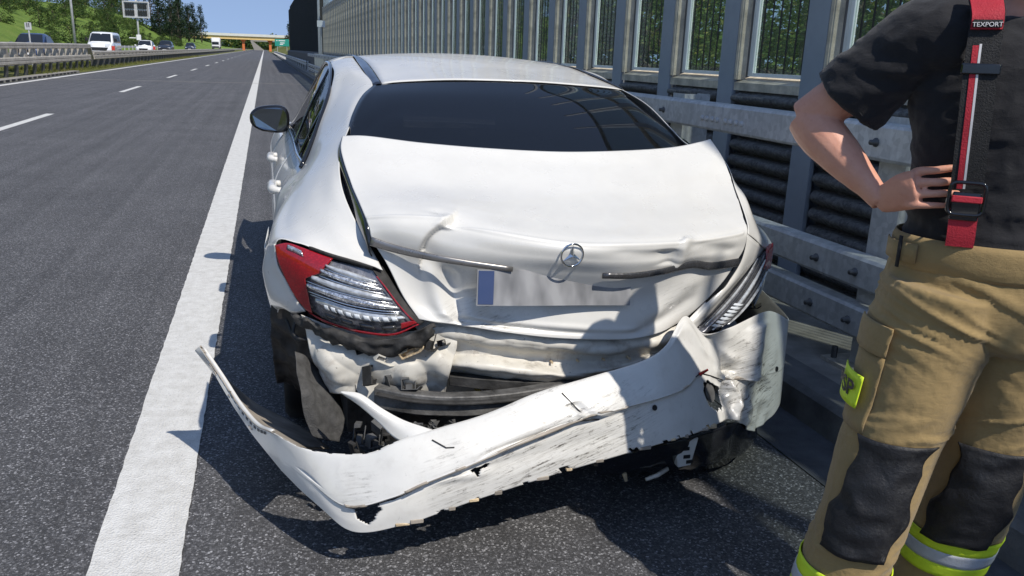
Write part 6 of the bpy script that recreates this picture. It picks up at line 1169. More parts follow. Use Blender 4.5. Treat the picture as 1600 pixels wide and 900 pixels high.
def boxbar(pts, h, d, n=40):
    P_ = curve_pts(pts, n); mb = MB(); rings = []
    for i, p in enumerate(P_):
        t = (P_[min(i+1, n-1)] - P_[max(i-1, 0)]).normalized(); u = Vector((0, 0, 1)); s_ = t.cross(u).normalized()
        k = 1 + .10 * mnoise.noise(p * 14)
        rings.append([p + u * a * h * k + s_ * b_ * d for a, b_ in ((1, .7), (1, -1), (.45, -1.15), (.15, -.8), (-.15, -.8), (-.45, -1.15), (-1, -1), (-1, .7))])
    loft(mb, rings); return mb
# crushed structure behind the bumper
rp = patch('rear_panel', CAR['rear_panel'], 90, 150, m_inner, nz=0.9, nzs=1.0, solid=0.002, fold=(5.5, 5.5, 17.0, 0.030))
patch('lamp_pocket', CAR['pocket'], 80, 120, m_inner, nz=0.9, nzs=1.0, solid=0.002, fold=(10.0, 10.0, 9.0, 0.032))
patch('wheel_liner', CAR['liner'], 30, 30, m_dirtyblack, nz=0.008, nzs=14)
patch('felt_liner', CAR['felt'], 50, 40, m_felt, nz=.5, fold=(9, 9, 6, .03))
patch('lamp_bracket', CAR['lampbracket'], 20, 60, m_dirtyblack, nz=0.010, nzs=16)
patch('diffuser', CAR['diffuser'], 20, 40, m_gloss, nz=0.006, nzs=9)
mb = boxbar(CAR['beam_path'], 0.034, 0.026); cpart('crash_beam', mb, m_beam, bevel=.004)
bp_ = [V(p) + Vector((0, -.024, .016)) for p in CAR['beam_path']]
cpart('beam_lip', ribbon(bp_, .006, .006, .014, 40), m_dirtyblack)
mb = boxbar([V(p) + Vector((0, -.02, .012)) for p in CAR['absorber_path']], 0.018, 0.024); cpart('energy_absorber', mb, m_dirtyblack, bevel=.003)
def chunk(name, px, size, rot, mat, seed, bev=.0008):
    """a small broken moulding: a notched block"""
    rg2 = random.Random(seed); mb = MB(); x, y, z = size
    prof = [(-x, -z), (x * .6, -z), (x, -z * .3), (x * .7, z * .4), (x * .8, z), (-x * .3, z * .8), (-x * .5, z * .2), (-x, z * .1)]
    b0 = MB(); w_ = max(.0022, x * .10)
    b0.prism([(-x, -z), (x * .7, -z), (x, -z * .5), (x, -z * .5 + w_), (x * .7 - w_, -z + w_), (-x + w_, -z + w_), (-x + w_, z * .6), (-x * .2, z * .7), (-x * .2, z), (-x, z)], -y, y, 'y')
    b0.box(-x * .6, x * .1, -y * .6, y * .6, -z * .9, -z * .1); b0.tube([(x * .3, 0, -z), (x * .35, 0, z * .8)], w_ * .9, 6)
    Mx = Matrix.Rotation(rot[2], 3, 'Z') @ Matrix.Rotation(rot[1], 3, 'Y') @ Matrix.Rotation(rot[0], 3, 'X')
    mb.add([V(px) + Mx @ Vector(v) for v in b0.v], b0.f)
    return cpart(name, mb, mat, bevel=bev)
for i, (px, sz, mt) in enumerate((((.235, 2.335, .345), (.024, .018, .034), m_grey), ((.275, 2.30, .338), (.03, .016, .018), m_grey), ((.30, 2.36, .36), (.028, .02, .026), m_grey), ((.215, 2.30, .315), (.016, .014, .028), m_dirtyblack), ((.32, 2.31, .335), (.03, .02, .02), m_dirtyblack),
        ((.345, 2.44, .455), (.02, .02, .045), m_grey), ((.40, 2.40, .47), (.03, .03, .02), m_grey), ((.27, 2.42, .50), (.012, .02, .03), m_dirtyblack), ((.315, 2.42, .555), (.035, .02, .012), m_inner), ((.40, 2.40, .585), (.04, .02, .012), m_tan), ((.245, 2.44, .60), (.02, .015, .03), m_dirtyblack),
        ((.46, 2.385, .615), (.022, .02, .03), m_dirtyblack), ((.50, 2.40, .60), (.018, .012, .01), m_gloss), ((1.62, 2.60, .60), (.03, .03, .03), m_dirtyblack), ((1.68, 2.63, .62), (.03, .02, .03), m_dirtyblack), ((1.82, 2.76, .56), (.04, .03, .02), m_gloss))):
    rr = random.Random(60 + i)
    chunk('broken_clip', px, sz, (rr.uniform(-.5, .5), rr.uniform(-.6, .6), rr.uniform(-.6, .6)), mt, i)
chunk('torn_foam', (.525, 2.455, .575), (.035, .018, .035), (.2, .5, .1), m_tan, 5, .012)
for i, p in enumerate(((.575, 2.43, .625), (.61, 2.43, .618), (.66, 2.42, .602), (.62, 2.42, .425), (.70, 2.41, .42), (.58, 2.44, .50))):
    chunk('foam_scrap', p, (.018, .008, .007), (.4 * i, .3 * i, .2), m_foam, i, .004)
rocks = MB(); rr = random.Random(8)
for k in range(60):
    c0 = Vector((.43 + rr.uniform(-.09, .10), 2.28 + rr.uniform(-.05, .05), .36 + rr.uniform(-.018, .012))); r_ = rr.uniform(.006, .018)
    vs = [c0 + Vector((rr.uniform(-1, 1), rr.uniform(-1, 1), rr.uniform(-.6, .6))).normalized() * r_ * rr.uniform(.7, 1.1) for _ in range(8)]
    rocks.add(vs, [(0, 1, 2), (0, 2, 3), (0, 3, 4), (0, 4, 1), (5, 2, 1), (5, 3, 2), (5, 4, 3), (5, 1, 4), (6, 7, 0), (7, 6, 5)])
o = cpart('road_grit', rocks, m_grey); o['kind'] = 'stuff'
tray = MB(); tray.grid([[(x, y, .335 + .02 * math.sin(x * 20)) for y in (2.19, 2.3, 2.45)] for x in (.30, .4, .5, .6, .75, .9)]); cpart('under_tray', tray, m_dirtyblack, smooth=True, solid=.004)
for pts in (((.215, 2.53, .56), (.225, 2.47, .50), (.235, 2.46, .43), (.26, 2.45, .39)), ((.06, 2.60, .64), (.05, 2.57, .60), (.09, 2.55, .585), (.15, 2.53, .61)), ((.03, 2.66, .62), (.06, 2.60, .57), (.12, 2.57, .60)), ((.10, 2.56, .62), (.13, 2.54, .57), (.19, 2.51, .575), (.24, 2.47, .60)), ((1.60, 2.57, .60), (1.66, 2.58, .64), (1.70, 2.60, .61), (1.76, 2.66, .64))):
    mb = MB(); mb.tube(curve_pts(pts, 16), .0055, 6); cpart('loose_cable', mb, m_dirtyblack, smooth=True)
mb = MB(); mb.lathe([(0, -.012), (.020, -.012), (.026, 0), (.026, .01)], (.20, 2.55, .535), 'y', 16); cpart('lamp_socket', mb, m_dirtyblack, smooth=True)
mb = MB(); mb.lathe([(0, -.008), (.010, -.008), (.014, -.002), (.014, .01)], CAR['pts']['plug'], 'y', 12); cpart('rubber_plug', mb, MAT['black'], smooth=True)
for i in range(9):
    mb = MB(); c0 = V(CAR['rear_panel'][3][0]).lerp(V(CAR['rear_panel'][3][-1]), i / 8); mb.lathe([(0, -.016), (.004, -.016), (.004, .012)], c0 + Vector((0, -.002, 0)), 'y', 8); cpart('weld_stud', mb, m_tan)
# bracket, tow hook below the bumper
b3 = V(CAR['pts']['bracketW']); mb = MB()
mb.hexa([b3 + Vector(q) for q in ((-.028, -.015, -.05), (.02, -.015, -.045), (.02, .015, -.045), (-.028, .015, -.05))], [b3 + Vector(q) for q in ((-.045, -.015, .035), (.04, -.015, .055), (.04, .015, .055), (-.045, .015, .035))])
brk = cpart('side_bracket', mb, m_bump, bevel=.004)
for q in ((-.005, .02), (.0, -.01), (.012, -.03)):
    mb = MB(); mb.box(b3.x + q[0] - .012, b3.x + q[0] + .012, b3.y - .018, b3.y - .0145, b3.z + q[1] - .006, b3.z + q[1] + .006); cpart('bracket_slot', mb, MAT['black'], brk)
mb = MB(); t3 = V(CAR['pts']['tow']); mb.tube([t3 + Vector((-.045, 0, -.012)), t3 + Vector((.0, 0, .0)), t3 + Vector((.04, .01, .014))], [.006, .008, .008], 8); cpart('hanger_rod', mb, m_inner, smooth=True)
mb = MB(); t3 = V(CAR['pts']['pipe']); mb.tube([t3 + Vector((0.0, 0.05, .08)), t3 + Vector((.006, 0, .02)), t3 + Vector((.018, -.01, -.03))], [.014, .012, .006], 8); cpart('hanging_tab', mb, m_tan, smooth=True)

# sides, doors, glass, mirror, front: seen edge-on from here
XL = lambda z: 0.93 - (0.926 - 0.10 * max(0, (0.42 - z)) / .2 * .5 - (1.30 * max(0, z - .78) ** 1.6) - .02 * max(0, z - .6))
def side_panel(name, ya, yb, za, zb, mirror, nz_=16, ny=20):
    rows = []
    for i in range(nz_ + 1):
        row = []
        for j in range(ny + 1):
            z0 = za((ya(0.6) + yb(0.6)) / 2) if callable(za) else za
            z = z0 + (zb - z0) * i / nz_
            y = ya(z) + (yb(z) - ya(z)) * j / ny
            x = XL(z) + (0.05 * max(0, (y - 6.2)) ** 1.5)
            row.append(Vector((x if not mirror else 1.86 - x, y, z)))
        rows.append(row)
    mb = MB(); mb.grid(rows); me = mb.mesh(name, m_body, True)
    q = Vector()
    for po in me.polygons: q += po.normal
    if (q.x > 0) != mirror: me.flip_normals()
    o = link_mesh(name, me, car, None, -CARLOC); md_ = o.modifiers.new('solid', 'SOLIDIFY'); md_.thickness = .004; md_.offset = -1
    return o
arch = lambda yc, s_: (lambda z: yc + s_ * math.sqrt(max(0.0, .385 ** 2 - (z - .335) ** 2)) if z < .715 else yc + s_ * 0.02)
for mir_ in (False, True):
    rdr = lambda z: max(arch(3.33, 1)(z), 3.33 + .10 * max(0, (z - .88)) / .12)
    d1 = side_panel('rear_door', lambda z: rdr(z) + .004, lambda z: 4.27, .24, 1.012, mir_)
    d2 = side_panel('front_door', lambda z: 4.276, lambda z: 5.42 - .1 * max(0, .5 - z), .24, 1.012, mir_)
    side_panel('front_wing', lambda z: 5.426 - .1 * max(0, .5 - z), lambda z: arch(6.27, -1)(z) if z < .715 else 6.75, .24, .95, mir_)
    side_panel('front_corner', lambda z: arch(6.27, 1)(z) if z < .715 else 6.75, lambda z: 7.0, .24, .86, mir_)
    side_panel('quarter_lower', lambda z: 3.0, lambda z: arch(3.33, -1)(z) if z < .715 else 3.345, .62, .92, mir_)
    side_panel('sill', lambda z: 3.66, lambda z: 5.95, .16, .235, mir_)
    sx = -1 if not mir_ else 1
    for dd, y in ((d1, 3.62), (d2, 4.65)):
        mb = MB(); xh = (0.022 if not mir_ else 1.838) + sx * .012
        mb.tube(curve_pts([(xh - sx * .03, y - .10, .905), (xh, y - .085, .908), (xh + sx * .004, y, .908), (xh, y + .085, .906), (xh - sx * .03, y + .10, .905)], 14), [.014] * 3 + [.020] * 8 + [.014] * 3, 10); cpart('door_handle', mb, m_body, dd, smooth=True)
    # side glass
    low = [(3.43, 1.012), (3.6, 1.015), (3.85, 1.018), (4.2, 1.02), (4.6, 1.018), (5.0, 1.012), (5.35, 1.0), (5.62, .99)]
    q = CAR['quarterL']; top = [V(q[5][6]), V(q[4][6]) * .6 + V(q[3][6]) * .4, V(q[2][6]), V(q[0][6]) * .5 + V(q[1][6]) * .5, Vector((.318, 4.6, 1.408)), Vector((.322, 5.0, 1.378)), Vector((.275, 5.35, 1.24)), Vector((.20, 5.62, 1.06))]
    bot = [Vector((.135 - .01 * (k > 1), y, z)) for k, (y, z) in enumerate(low)]
    mid = [(a + b_) / 2 + Vector((-.02, 0, 0)) * (a - b_).length for a, b_ in zip(bot, top)]
    gm = [bot, mid, top]
    if mir_: gm = [[Vector((1.86 - p.x, p.y, p.z)) for p in r_] for r_ in gm]
    sg = patch('side_window', gm, 12, 60, m_sideglass, solid=.004)
    mb = MB(); pts = [p + Vector((sx * .004, 0, 0)) for p in gm[0]]; mb.tube(curve_pts(pts, 40), .009, 6); cpart('window_trim', mb, m_chrome, sg, smooth=True).location = (0, 0, 0)
    mb = MB(); pts = [p + Vector((sx * .004, 0, 0)) for p in gm[2]]; mb.tube(curve_pts(pts, 50), .010, 6); cpart('window_trim', mb, m_gloss, sg, smooth=True)
    for yy in (4.27, 3.74):
        k = min(range(60), key=lambda k: abs(curve_pts(gm[0], 60)[k].y - yy)); a_, b2 = curve_pts(gm[0], 60)[k], curve_pts(gm[2], 60)[k]; m2 = curve_pts(gm[1], 60)[k]
        mb = ribbon([p + Vector((sx * .005, 0, 0)) for p in (a_, m2, b2)], .035 if yy > 4 else .014, .03 if yy > 4 else .012, .004, 10, Vector((0, 1, 0))); cpart('window_pillar', mb, m_gloss, sg)
    # mirror
    mx = V(CAR['pts']['mirror']); mx = mx if not mir_ else Vector((1.86 - mx.x, mx.y, mx.z))
    mb = MB(); rings = []
    for t, k in ((0.0, .97), (.02, 1.0), (.06, .96), (.10, .80), (.13, .45)):
        rings.append([Vector((mx.x + sx * (math.copysign(abs(math.cos(a)) ** .7, math.cos(a)) * .118 * k - .012 - .02 * t), mx.y + t + .06 * (math.cos(a) * .5), mx.z + math.copysign(abs(math.sin(a)) ** .75, math.sin(a)) * .082 * k * (1.0 - .22 * math.cos(a)))) for a in [i * 2 * math.pi / 24 for i in range(24)]])
    loft(mb, rings); mo = cpart('door_mirror', mb, m_gloss, smooth=True)
    mb = MB(); vs = [Vector((mx.x + sx * (math.copysign(abs(math.cos(a)) ** .7, math.cos(a)) * .102 - .012), mx.y - .004 + .06 * (math.cos(a) * .5), mx.z + math.copysign(abs(math.sin(a)) ** .75, math.sin(a)) * .068 * (1 - .22 * math.cos(a)))) for a in [i * 2 * math.pi / 24 for i in range(24)]]
    mb.add(vs, [tuple(range(24))]); cpart('mirror_glass', mb, M_simple('mirror_glass', (0.22, 0.25, 0.27), 0.03, metal=1.0, var=0.02), mo)
    mb = MB(); mb.tube([Vector((mx.x - sx * .09, mx.y + .03, mx.z - .05)), Vector((mx.x - sx * .15, mx.y + .06, mx.z - .06)), Vector((mx.x - sx * .20, mx.y + .08, mx.z - .055))], [.028, .02, .026], 8); cpart('mirror_arm', mb, m_gloss, mo, smooth=True)
    # wheels
    for yc in (3.33, 6.27):
        xw = .135 if not mir_ else 1.725; s2 = sx; r_ = .335; w = .235; mb = MB()
        mb.lathe([(r_ * .70, -w/2), (r_ * .92, -w/2), (r_ * .985, -w/2 + .02), (r_, -w/2 + .04), (r_, -.03), (r_ - .008, -.028), (r_ - .008, -.02), (r_, -.018), (r_, .018), (r_ - .008, .02), (r_ - .008, .028), (r_, .03), (r_, w/2 - .04), (r_ * .985, w/2 - .02), (r_ * .92, w/2), (r_ * .70, w/2)], (xw, yc, r_), 'x', 48)
        wo = cpart('wheel', mb, m_tyre, smooth=True)
        mb = MB()
        for k in range(10):
            a = k * math.pi / 5; u = Vector((0, math.cos(a), math.sin(a))); t = Vector((0, -math.sin(a), math.cos(a))); c0 = Vector((xw + s2 * (w/2 - .035), yc, r_))
            mb.hexa([c0 + u * .03 - t * .022, c0 + u * .03 + t * .022, c0 + u * .238 + t * .016, c0 + u * .238 - t * .016], [p + Vector((s2 * .02, 0, 0)) for p in (c0 + u * .03 - t * .018, c0 + u * .03 + t * .018, c0 + u * .238 + t * .010, c0 + u * .238 - t * .010)])
        cpart('rim_spokes', mb, m_rim, wo)
        mb = MB(); mb.lathe([(.0, s2 * (w/2 - .012)), (.035, s2 * (w/2 - .012)), (.045, s2 * (w/2 - .03)), (.2, s2 * (w/2 - .09)), (.225, s2 * (w/2 - .02)), (.240, s2 * (w/2 - .006))], (xw, yc, r_), 'x', 32); cpart('rim', mb, m_rim, wo, smooth=True)
# dark inside: floor pan, wheel wells, parcel shelf, seats
mb = MB(); mb.box(.22, 1.64, 2.66, 6.9, .20, .62); cpart('floor_pan', mb, m_dirtyblack)
mb = MB(); mb.grid([[(.20 + .16 * 1, 2.66, .60), (1.5, 2.66, .60)], [(.30, 2.74, .84), (1.56, 2.74, .82)], [(.32, 3.0, 1.0), (1.56, 3.0, 1.0)]]); cpart('boot_lining', mb, m_dirtyblack, solid=.004)
mb = MB(); mb.grid([[(.32, 2.98, 1.05), (1.56, 2.98, 1.05)], [(.36, 3.5, 1.02), (1.52, 3.5, 1.02)]]); cpart('parcel_shelf', mb, m_dirtyblack, solid=.01)
m_seat = M_simple('grey_seat', (0.16, 0.155, 0.15), 0.8, var=0.2)
for (x, y, z) in ((.60, 3.42, 1.08), (1.28, 3.42, 1.08), (.56, 4.42, 1.12), (1.32, 4.42, 1.12)):
    mb = MB(); rings = []
    for k, t in enumerate((-1, -.7, 0, .7, 1)):
        s_ = (.7, .95, 1, .95, .7)[k]; rings.append([Vector((x + math.copysign(abs(math.cos(a)) ** .6, math.cos(a)) * .13 * s_, y + t * .045, z + math.copysign(abs(math.sin(a)) ** .6, math.sin(a)) * .085 * s_)) for a in [i * math.pi / 8 for i in range(16)]])
    loft(mb, rings); hr = cpart('headrest', mb, m_seat, smooth=True)
    mb = MB(); mb.box(x - .25, x + .25, y - .06, y + .10, .45, z - .12); cpart('seat_back', mb, m_seat, bevel=.05)
mb = MB(); mb.box(.22, 1.64, 5.5, 5.75, .62, .98); cpart('dashboard', mb, m_dirtyblack, bevel=.04)
patch('windscreen', [[(.40, 5.15, 1.425), (.93, 5.13, 1.452), (1.46, 5.15, 1.425)], [(.30, 5.5, 1.24), (.93, 5.5, 1.27), (1.56, 5.5, 1.24)], [(.20, 5.85, 1.0), (.93, 5.93, 1.02), (1.66, 5.85, 1.0)]], 16, 24, m_sideglass, solid=.004)
patch('bonnet', [[(.16, 5.82, .985), (.5, 5.9, 1.0), (.93, 5.93, 1.005), (1.36, 5.9, 1.0), (1.70, 5.82, .985)], [(.10, 6.3, .95), (.5, 6.35, .97), (.93, 6.38, .975), (1.36, 6.35, .97), (1.76, 6.3, .95)], [(.16, 6.85, .80), (.5, 6.95, .84), (.93, 7.0, .85), (1.36, 6.95, .84), (1.70, 6.85, .80)]], 24, 30, m_body)
patch('front_bumper', [[(.10, 6.9, .72), (.5, 7.02, .78), (.93, 7.06, .80), (1.36, 7.02, .78), (1.76, 6.9, .72)], [(.04, 6.88, .5), (.5, 7.07, .5), (.93, 7.11, .5), (1.36, 7.07, .5), (1.82, 6.88, .5)], [(.08, 6.84, .2), (.5, 7.03, .2), (.93, 7.07, .2), (1.36, 7.03, .2), (1.78, 6.84, .2)]], 20, 40, m_body)
patch('grille', [[(.60, 7.045, .74), (.93, 7.075, .74), (1.26, 7.045, .74)], [(.60, 7.085, .58), (.93, 7.115, .58), (1.26, 7.085, .58)], [(.66, 7.09, .46), (.93, 7.12, .46), (1.2, 7.09, .46)]], 10, 16, m_gloss)
for s_ in (-1, 1):
    patch('headlight', [[(.93 + s_ * .42, 7.0, .78), (.93 + s_ * .62, 6.95, .79), (.93 + s_ * .82, 6.84, .80)], [(.93 + s_ * .40, 7.06, .70), (.93 + s_ * .64, 7.01, .70), (.93 + s_ * .85, 6.87, .74)], [(.93 + s_ * .42, 7.07, .64), (.93 + s_ * .64, 7.03, .63), (.93 + s_ * .85, 6.89, .68)]], 10, 16, m_headl)
# ------------------------------------------------------------------ firefighter beside the car, hand on hip, facing the camera
m_skin = NT('skin')
_c = m_skin.ramp(m_skin.noise(9, 5, 0.6), [(0.3, (0.62, 0.285, 0.19)), (0.7, (0.72, 0.385, 0.275))])
_c = m_skin.mix(m_skin.ramp(m_skin.noise(90, 3), [(0.55, 0.0), (0.8, 0.35)]), _c, (0.52, 0.22, 0.15))
m_skin.set(color=_c, rough=0.5, spec=0.35); m_skin.bsdf.inputs['Subsurface Weight'].default_value = 0.08
m_skin.bsdf.inputs['Subsurface Radius'].default_value = (0.02, 0.008, 0.004)
m_skin.bump(m_skin.noise(220, 3), 0.25, 0.002); m_skin = m_skin.mat
def m_cloth(name, c, scale=700, rough=0.85, var=0.25, bs=0.25):
    m = NT(name)
    f = m.noise(7, 6, 0.65); lo = tuple(x * (1 - var) for x in c); hi = tuple(x * (1 + var) for x in c)
    m.set(color=m.ramp(f, [(0.3, lo), (0.7, hi)]), rough=rough, spec=0.25)
    m.bsdf.inputs['Sheen Weight'].default_value = 0.15
    m.bump(m.math('ADD', m.noise(900, 2), m.math('ADD', m.math('MULTIPLY', m.noise(60, 5), 2.0), m.math('MULTIPLY', m.noise(14, 6, 0.6, m.mapping((1, 1, 2.2), (.3, .2, 0)), 0.6), 4.0))), bs * 1.6, 0.0025)
    return m.mat
m_tan_cloth = m_cloth('tan_aramid_cloth', (0.315, 0.222, 0.098), var=0.12)
m_tee = m_cloth('black_cotton', (0.019, 0.019, 0.022), 900, 0.85, 0.08)
m_pad = NT('worn_knee_leather')
_w = m_pad.ramp(m_pad.math('MULTIPLY', m_pad.noise(7, 4, 0.6), m_pad.noise(34, 8, 0.8, m_pad.mapping((1.6, 1.6, 0.7)))), [(0.30, (0.012, 0.012, 0.014)), (0.38, (0.024, 0.024, 0.025)), (0.45, (0.13, 0.125, 0.115))])
m_pad.set(color=_w, rough=m_pad.ramp(m_pad.noise(20, 4), [(0.3, 0.38), (0.7, 0.7)]), spec=0.5); m_pad.bump(m_pad.noise(24, 7, 0.7), 0.7, 0.008); m_pad = m_pad.mat
m_lime = M_simple('lime_reflective', (0.62, 0.80, 0.03), 0.6, var=0.08, scale=12, bump=0.2, bscale=200)
m_silver = M_simple('silver_reflective', (0.46, 0.48, 0.52), 0.45, var=0.1, scale=12, bump=0.2, bscale=200)
m_strapred = M_simple('red_webbing', (0.46, 0.018, 0.035), 0.7, var=0.15, scale=20, bump=0.3, bscale=300)
m_strapk = M_simple('black_webbing', (0.016, 0.016, 0.017), 0.8, var=0.2, scale=20, bump=0.4, bscale=300)
m_strapw = M_simple('white_webbing', (0.70, 0.68, 0.68), 0.8, var=0.1, scale=20)
m_boot = M_simple('boot_leather', (0.02, 0.02, 0.02), 0.45, var=0.3)
m_hair = M_simple('brown_hair', (0.05, 0.032, 0.02), 0.7, var=0.4, scale=30, bump=0.6, bscale=120)
PL = Vector((1.55, 1.47, 0.0))
person = empty('person', PL)
tag(person, 'firefighter in black shirt and tan turnout trousers, hand on hip, beside the car', 'person')
FW = Vector((-0.5, -0.866, 0)); RT = Vector((-0.866, 0.5, 0))     # facing, and his right-hand side
def limb(mb, pts, rad, n=20, facing=FW):
    """rad: list of (side radius, depth radius)"""
    P_ = [Vector(p) for p in pts]; rings = []
    for i, p in enumerate(P_):
        t = (P_[min(i+1, len(P_)-1)] - P_[max(i-1, 0)]).normalized()
        f = (facing - t * facing.dot(t))
        f = f.normalized() if f.length > 1e-3 else t.orthogonal().normalized()
        s_ = t.cross(f)
        a, b_ = rad[i] if isinstance(rad[i], tuple) else (rad[i], rad[i])
        rings.append([p + s_ * (a * math.cos(k * 2 * math.pi / n)) + f * (b_ * math.sin(k * 2 * math.pi / n)) for k in range(n)])
    loft(mb, rings)
def dense(pts, rad, n):
    P_ = curve_pts(pts, n); m = len(pts) - 1; out = []
    R2 = [Vector((r_[0], r_[1], 0)) if isinstance(r_, tuple) else Vector((r_, r_, 0)) for r_ in rad]
    for i in range(n):
        v = catmull(R2, m * i / (n - 1)); out.append((v.x, v.y))
    return P_, out
def fuse(name, mb, voxel, mat, disp=None, smooth_it=4):
    """voxel-fuse overlapping lofts into one continuous skin, then add folds"""
    me = mb.mesh(name + '_raw', mat)
    bm = bmesh.new(); bm.from_mesh(me); bmesh.ops.recalc_face_normals(bm, faces=bm.faces); bm.to_mesh(me); bm.free()
    t = bpy.data.objects.new('tmp_' + name, me); COL.objects.link(t)
    md_ = t.modifiers.new('r', 'REMESH'); md_.mode = 'VOXEL'; md_.voxel_size = voxel
    ms = t.modifiers.new('s', 'SMOOTH'); ms.iterations = smooth_it; ms.factor = 0.5
    dg = bpy.context.evaluated_depsgraph_get(); ev = t.evaluated_get(dg)
    out = bpy.data.meshes.new_from_object(ev)
    bpy.data.objects.remove(t)
    out.name = name; out.materials.clear(); out.materials.append(mat)
    if disp:
        nrm = [v.normal.copy() for v in out.vertices]
        for v, n in zip(out.vertices, nrm): v.co = v.co + n * disp(v.co, n)
    out.polygons.foreach_set('use_smooth', [True] * len(out.polygons)); out.update()
    return out
def ppart(name, mb_or_me, mat=None, parent=None, **kw):
    p = parent or person
    if isinstance(mb_or_me, MB): return mb_or_me.build(name, mat, p, loc=(-PL if p is person else None), **kw)
    return link_mesh(name, mb_or_me, p, None, -PL if p is person else None)
def ridged(p, s): return 1 - 2 * abs(mnoise.noise(Vector((p.x * s[0], p.y * s[1], p.z * s[2]))))
WC = Vector((1.58, 1.46, 1.10))
# --- bare skin: head, neck, arms, hands as one surface
sk = MB()
limb(sk, *dense([(1.58, 1.47, 1.28), (1.58, 1.48, 1.46), (1.58, 1.49, 1.545), (1.575, 1.485, 1.60), (1.57, 1.475, 1.66)], [(.15, .09), (.17, .10), (.13, .075), (.062, .062), (.058, .06)], 12))
limb(sk, *dense([(1.562, 1.462, 1.645), (1.560, 1.452, 1.69), (1.561, 1.457, 1.75), (1.563, 1.462, 1.81), (1.565, 1.466, 1.86), (1.566, 1.468, 1.885)], [(.045, .055), (.062, .085), (.072, .095), (.075, .098), (.058, .075), (.02, .025)], 16))
hc = Vector((1.561, 1.457, 1.75))
limb(sk, [hc + FW * .085 + Vector((0, 0, .025)), hc + FW * .105 + Vector((0, 0, -.005)), hc + FW * .10 + Vector((0, 0, -.022))], [(.010, .012), (.016, .016), (.014, .010)], 8)      # nose
limb(sk, [hc + FW * .085 + RT * -.028 + Vector((0, 0, -.052)), hc + FW * .094 + Vector((0, 0, -.050)), hc + FW * .085 + RT * .028 + Vector((0, 0, -.052))], [.006, .010, .006], 8, Vector((0, 0, 1)))
for s_ in (-1, 1):
    e0 = hc + RT * s_ * .074 + FW * -.005
    limb(sk, [e0 + Vector((0, 0, -.03)), e0 + RT * s_ * .008, e0 + Vector((0, 0, .03))], [(.012, .016), (.014, .024), (.010, .018)], 10)
SH, EL, WR = Vector((1.407, 1.57, 1.53)), Vector((1.252, 1.755, 1.352)), Vector((1.343, 1.563, 1.180))
up = SH.lerp(EL, .5)
limb(sk, *dense([SH, SH.lerp(EL, .35), SH.lerp(EL, .7), SH.lerp(EL, .9), EL + Vector((-.004, .006, -.004))], [.060, .062, .054, .051, .044], 12), facing=Vector((0, 0, 1)))
limb(sk, *dense([EL + Vector((-.004, .004, .004)), EL.lerp(WR, .14), EL.lerp(WR, .32), EL.lerp(WR, .6), EL.lerp(WR, .85), WR], [(.045, .046), (.057, .055), (.058, .053), (.047, .042), (.036, .030), (.032, .025)], 16), facing=Vector((.6, -.3, .7)))
# hand on the hip: palm, four fingers pointing forward round the waist, thumb behind
kn = [Vector((1.358, 1.489, 1.256)), Vector((1.357, 1.478, 1.234)), Vector((1.354, 1.473, 1.211)), Vector((1.347, 1.476, 1.187))]
tp = [Vector((1.418, 1.436, 1.275)), Vector((1.427, 1.428, 1.248)), Vector((1.422, 1.426, 1.221)), Vector((1.405, 1.432, 1.193))]
pm = (kn[1] + kn[2]) / 2
limb(sk, *dense([WR, WR.lerp(pm, .35) + Vector((-.004, 0, .002)), WR.lerp(pm, .75) + Vector((-.006, -.002, .002)), pm + Vector((-.002, -.004, 0))], [(.028, .023), (.036, .021), (.043, .019), (.042, .014)], 10), facing=Vector((-.75, -.66, 0)))
for i, (a, b_) in enumerate(zip(kn, tp)):
    L = (b_ - a); out_ = Vector((-.45, -.85, .1)).normalized() * (.010 - .002 * abs(i - 1))
    base = WR.lerp(a, .55)
    r0 = (.0086, .0090, .0086, .0078)[i]
    limb(sk, *dense([base, a, a + L * .40 + out_, a + L * .74 + out_ * .7, b_], [r0 * 1.05, r0 * 1.12, r0 * 1.02, r0 * .94, r0 * .74], 14), n=12, facing=Vector((0, 0, 1)))
limb(sk, *dense([WR + Vector((.004, 0, .006)), WR + Vector((.022, -.022, .030)), WR + Vector((.052, -.020, .045)), WR + Vector((.080, -.004, .050))], [.015, .0155, .0125, .009], 12), n=12, facing=Vector((0, 0, 1)))
# the other arm hangs
SL, E2, W2 = Vector((1.753, 1.37, 1.53)), Vector((1.835, 1.36, 1.22)), Vector((1.80, 1.25, 1.0))
limb(sk, *dense([SL, SL.lerp(E2, .5), E2], [.060, .055, .043], 10), facing=FW)
limb(sk, *dense([E2, E2.lerp(W2, .35), W2], [.043, .049, .028], 10), facing=FW)
limb(sk, *dense([W2, W2 + Vector((-.008, -.03, -.05)), W2 + Vector((-.014, -.05, -.085))], [(.028, .022), (.042, .020), (.040, .015)], 8), facing=FW)
for i in range(4):
    a = W2 + Vector((-.014, -.05, -.085)) + RT * (-.03 + .02 * i); b_ = a + Vector((-.02, -.01, -.075 + .008 * abs(i - 1)))
    limb(sk, *dense([a + Vector((0, .01, .02)), a, (a + b_) / 2 + FW * .012, b_], [.0095, .010, .009, .007], 8), n=10)
limb(sk, *dense([W2 + FW * .01, W2 + FW * .04 + Vector((-.02, 0, -.04)), W2 + FW * .05 + Vector((-.03, 0, -.085))], [.013, .013, .008], 8), n=10)
def skin_relief(p, n):
    d = 0.0
    if p.x < 1.45 and p.z < 1.42:
        w_ = math.exp(-((p - WR).length / .022) ** 2); d += w_ * .0016 * ridged(p, (60, 60, 170))
        hd = math.exp(-((p - (WR + pm) * .5).length / .05) ** 2); d += hd * .0014 * ridged(p, (45, 30, 55))
        for k_ in kn: d += .0022 * math.exp(-((p - k_).length / .011) ** 2)
        d += .0012 * mnoise.noise(p * 28) + .0015 * mnoise.noise(p * 13)
    return d
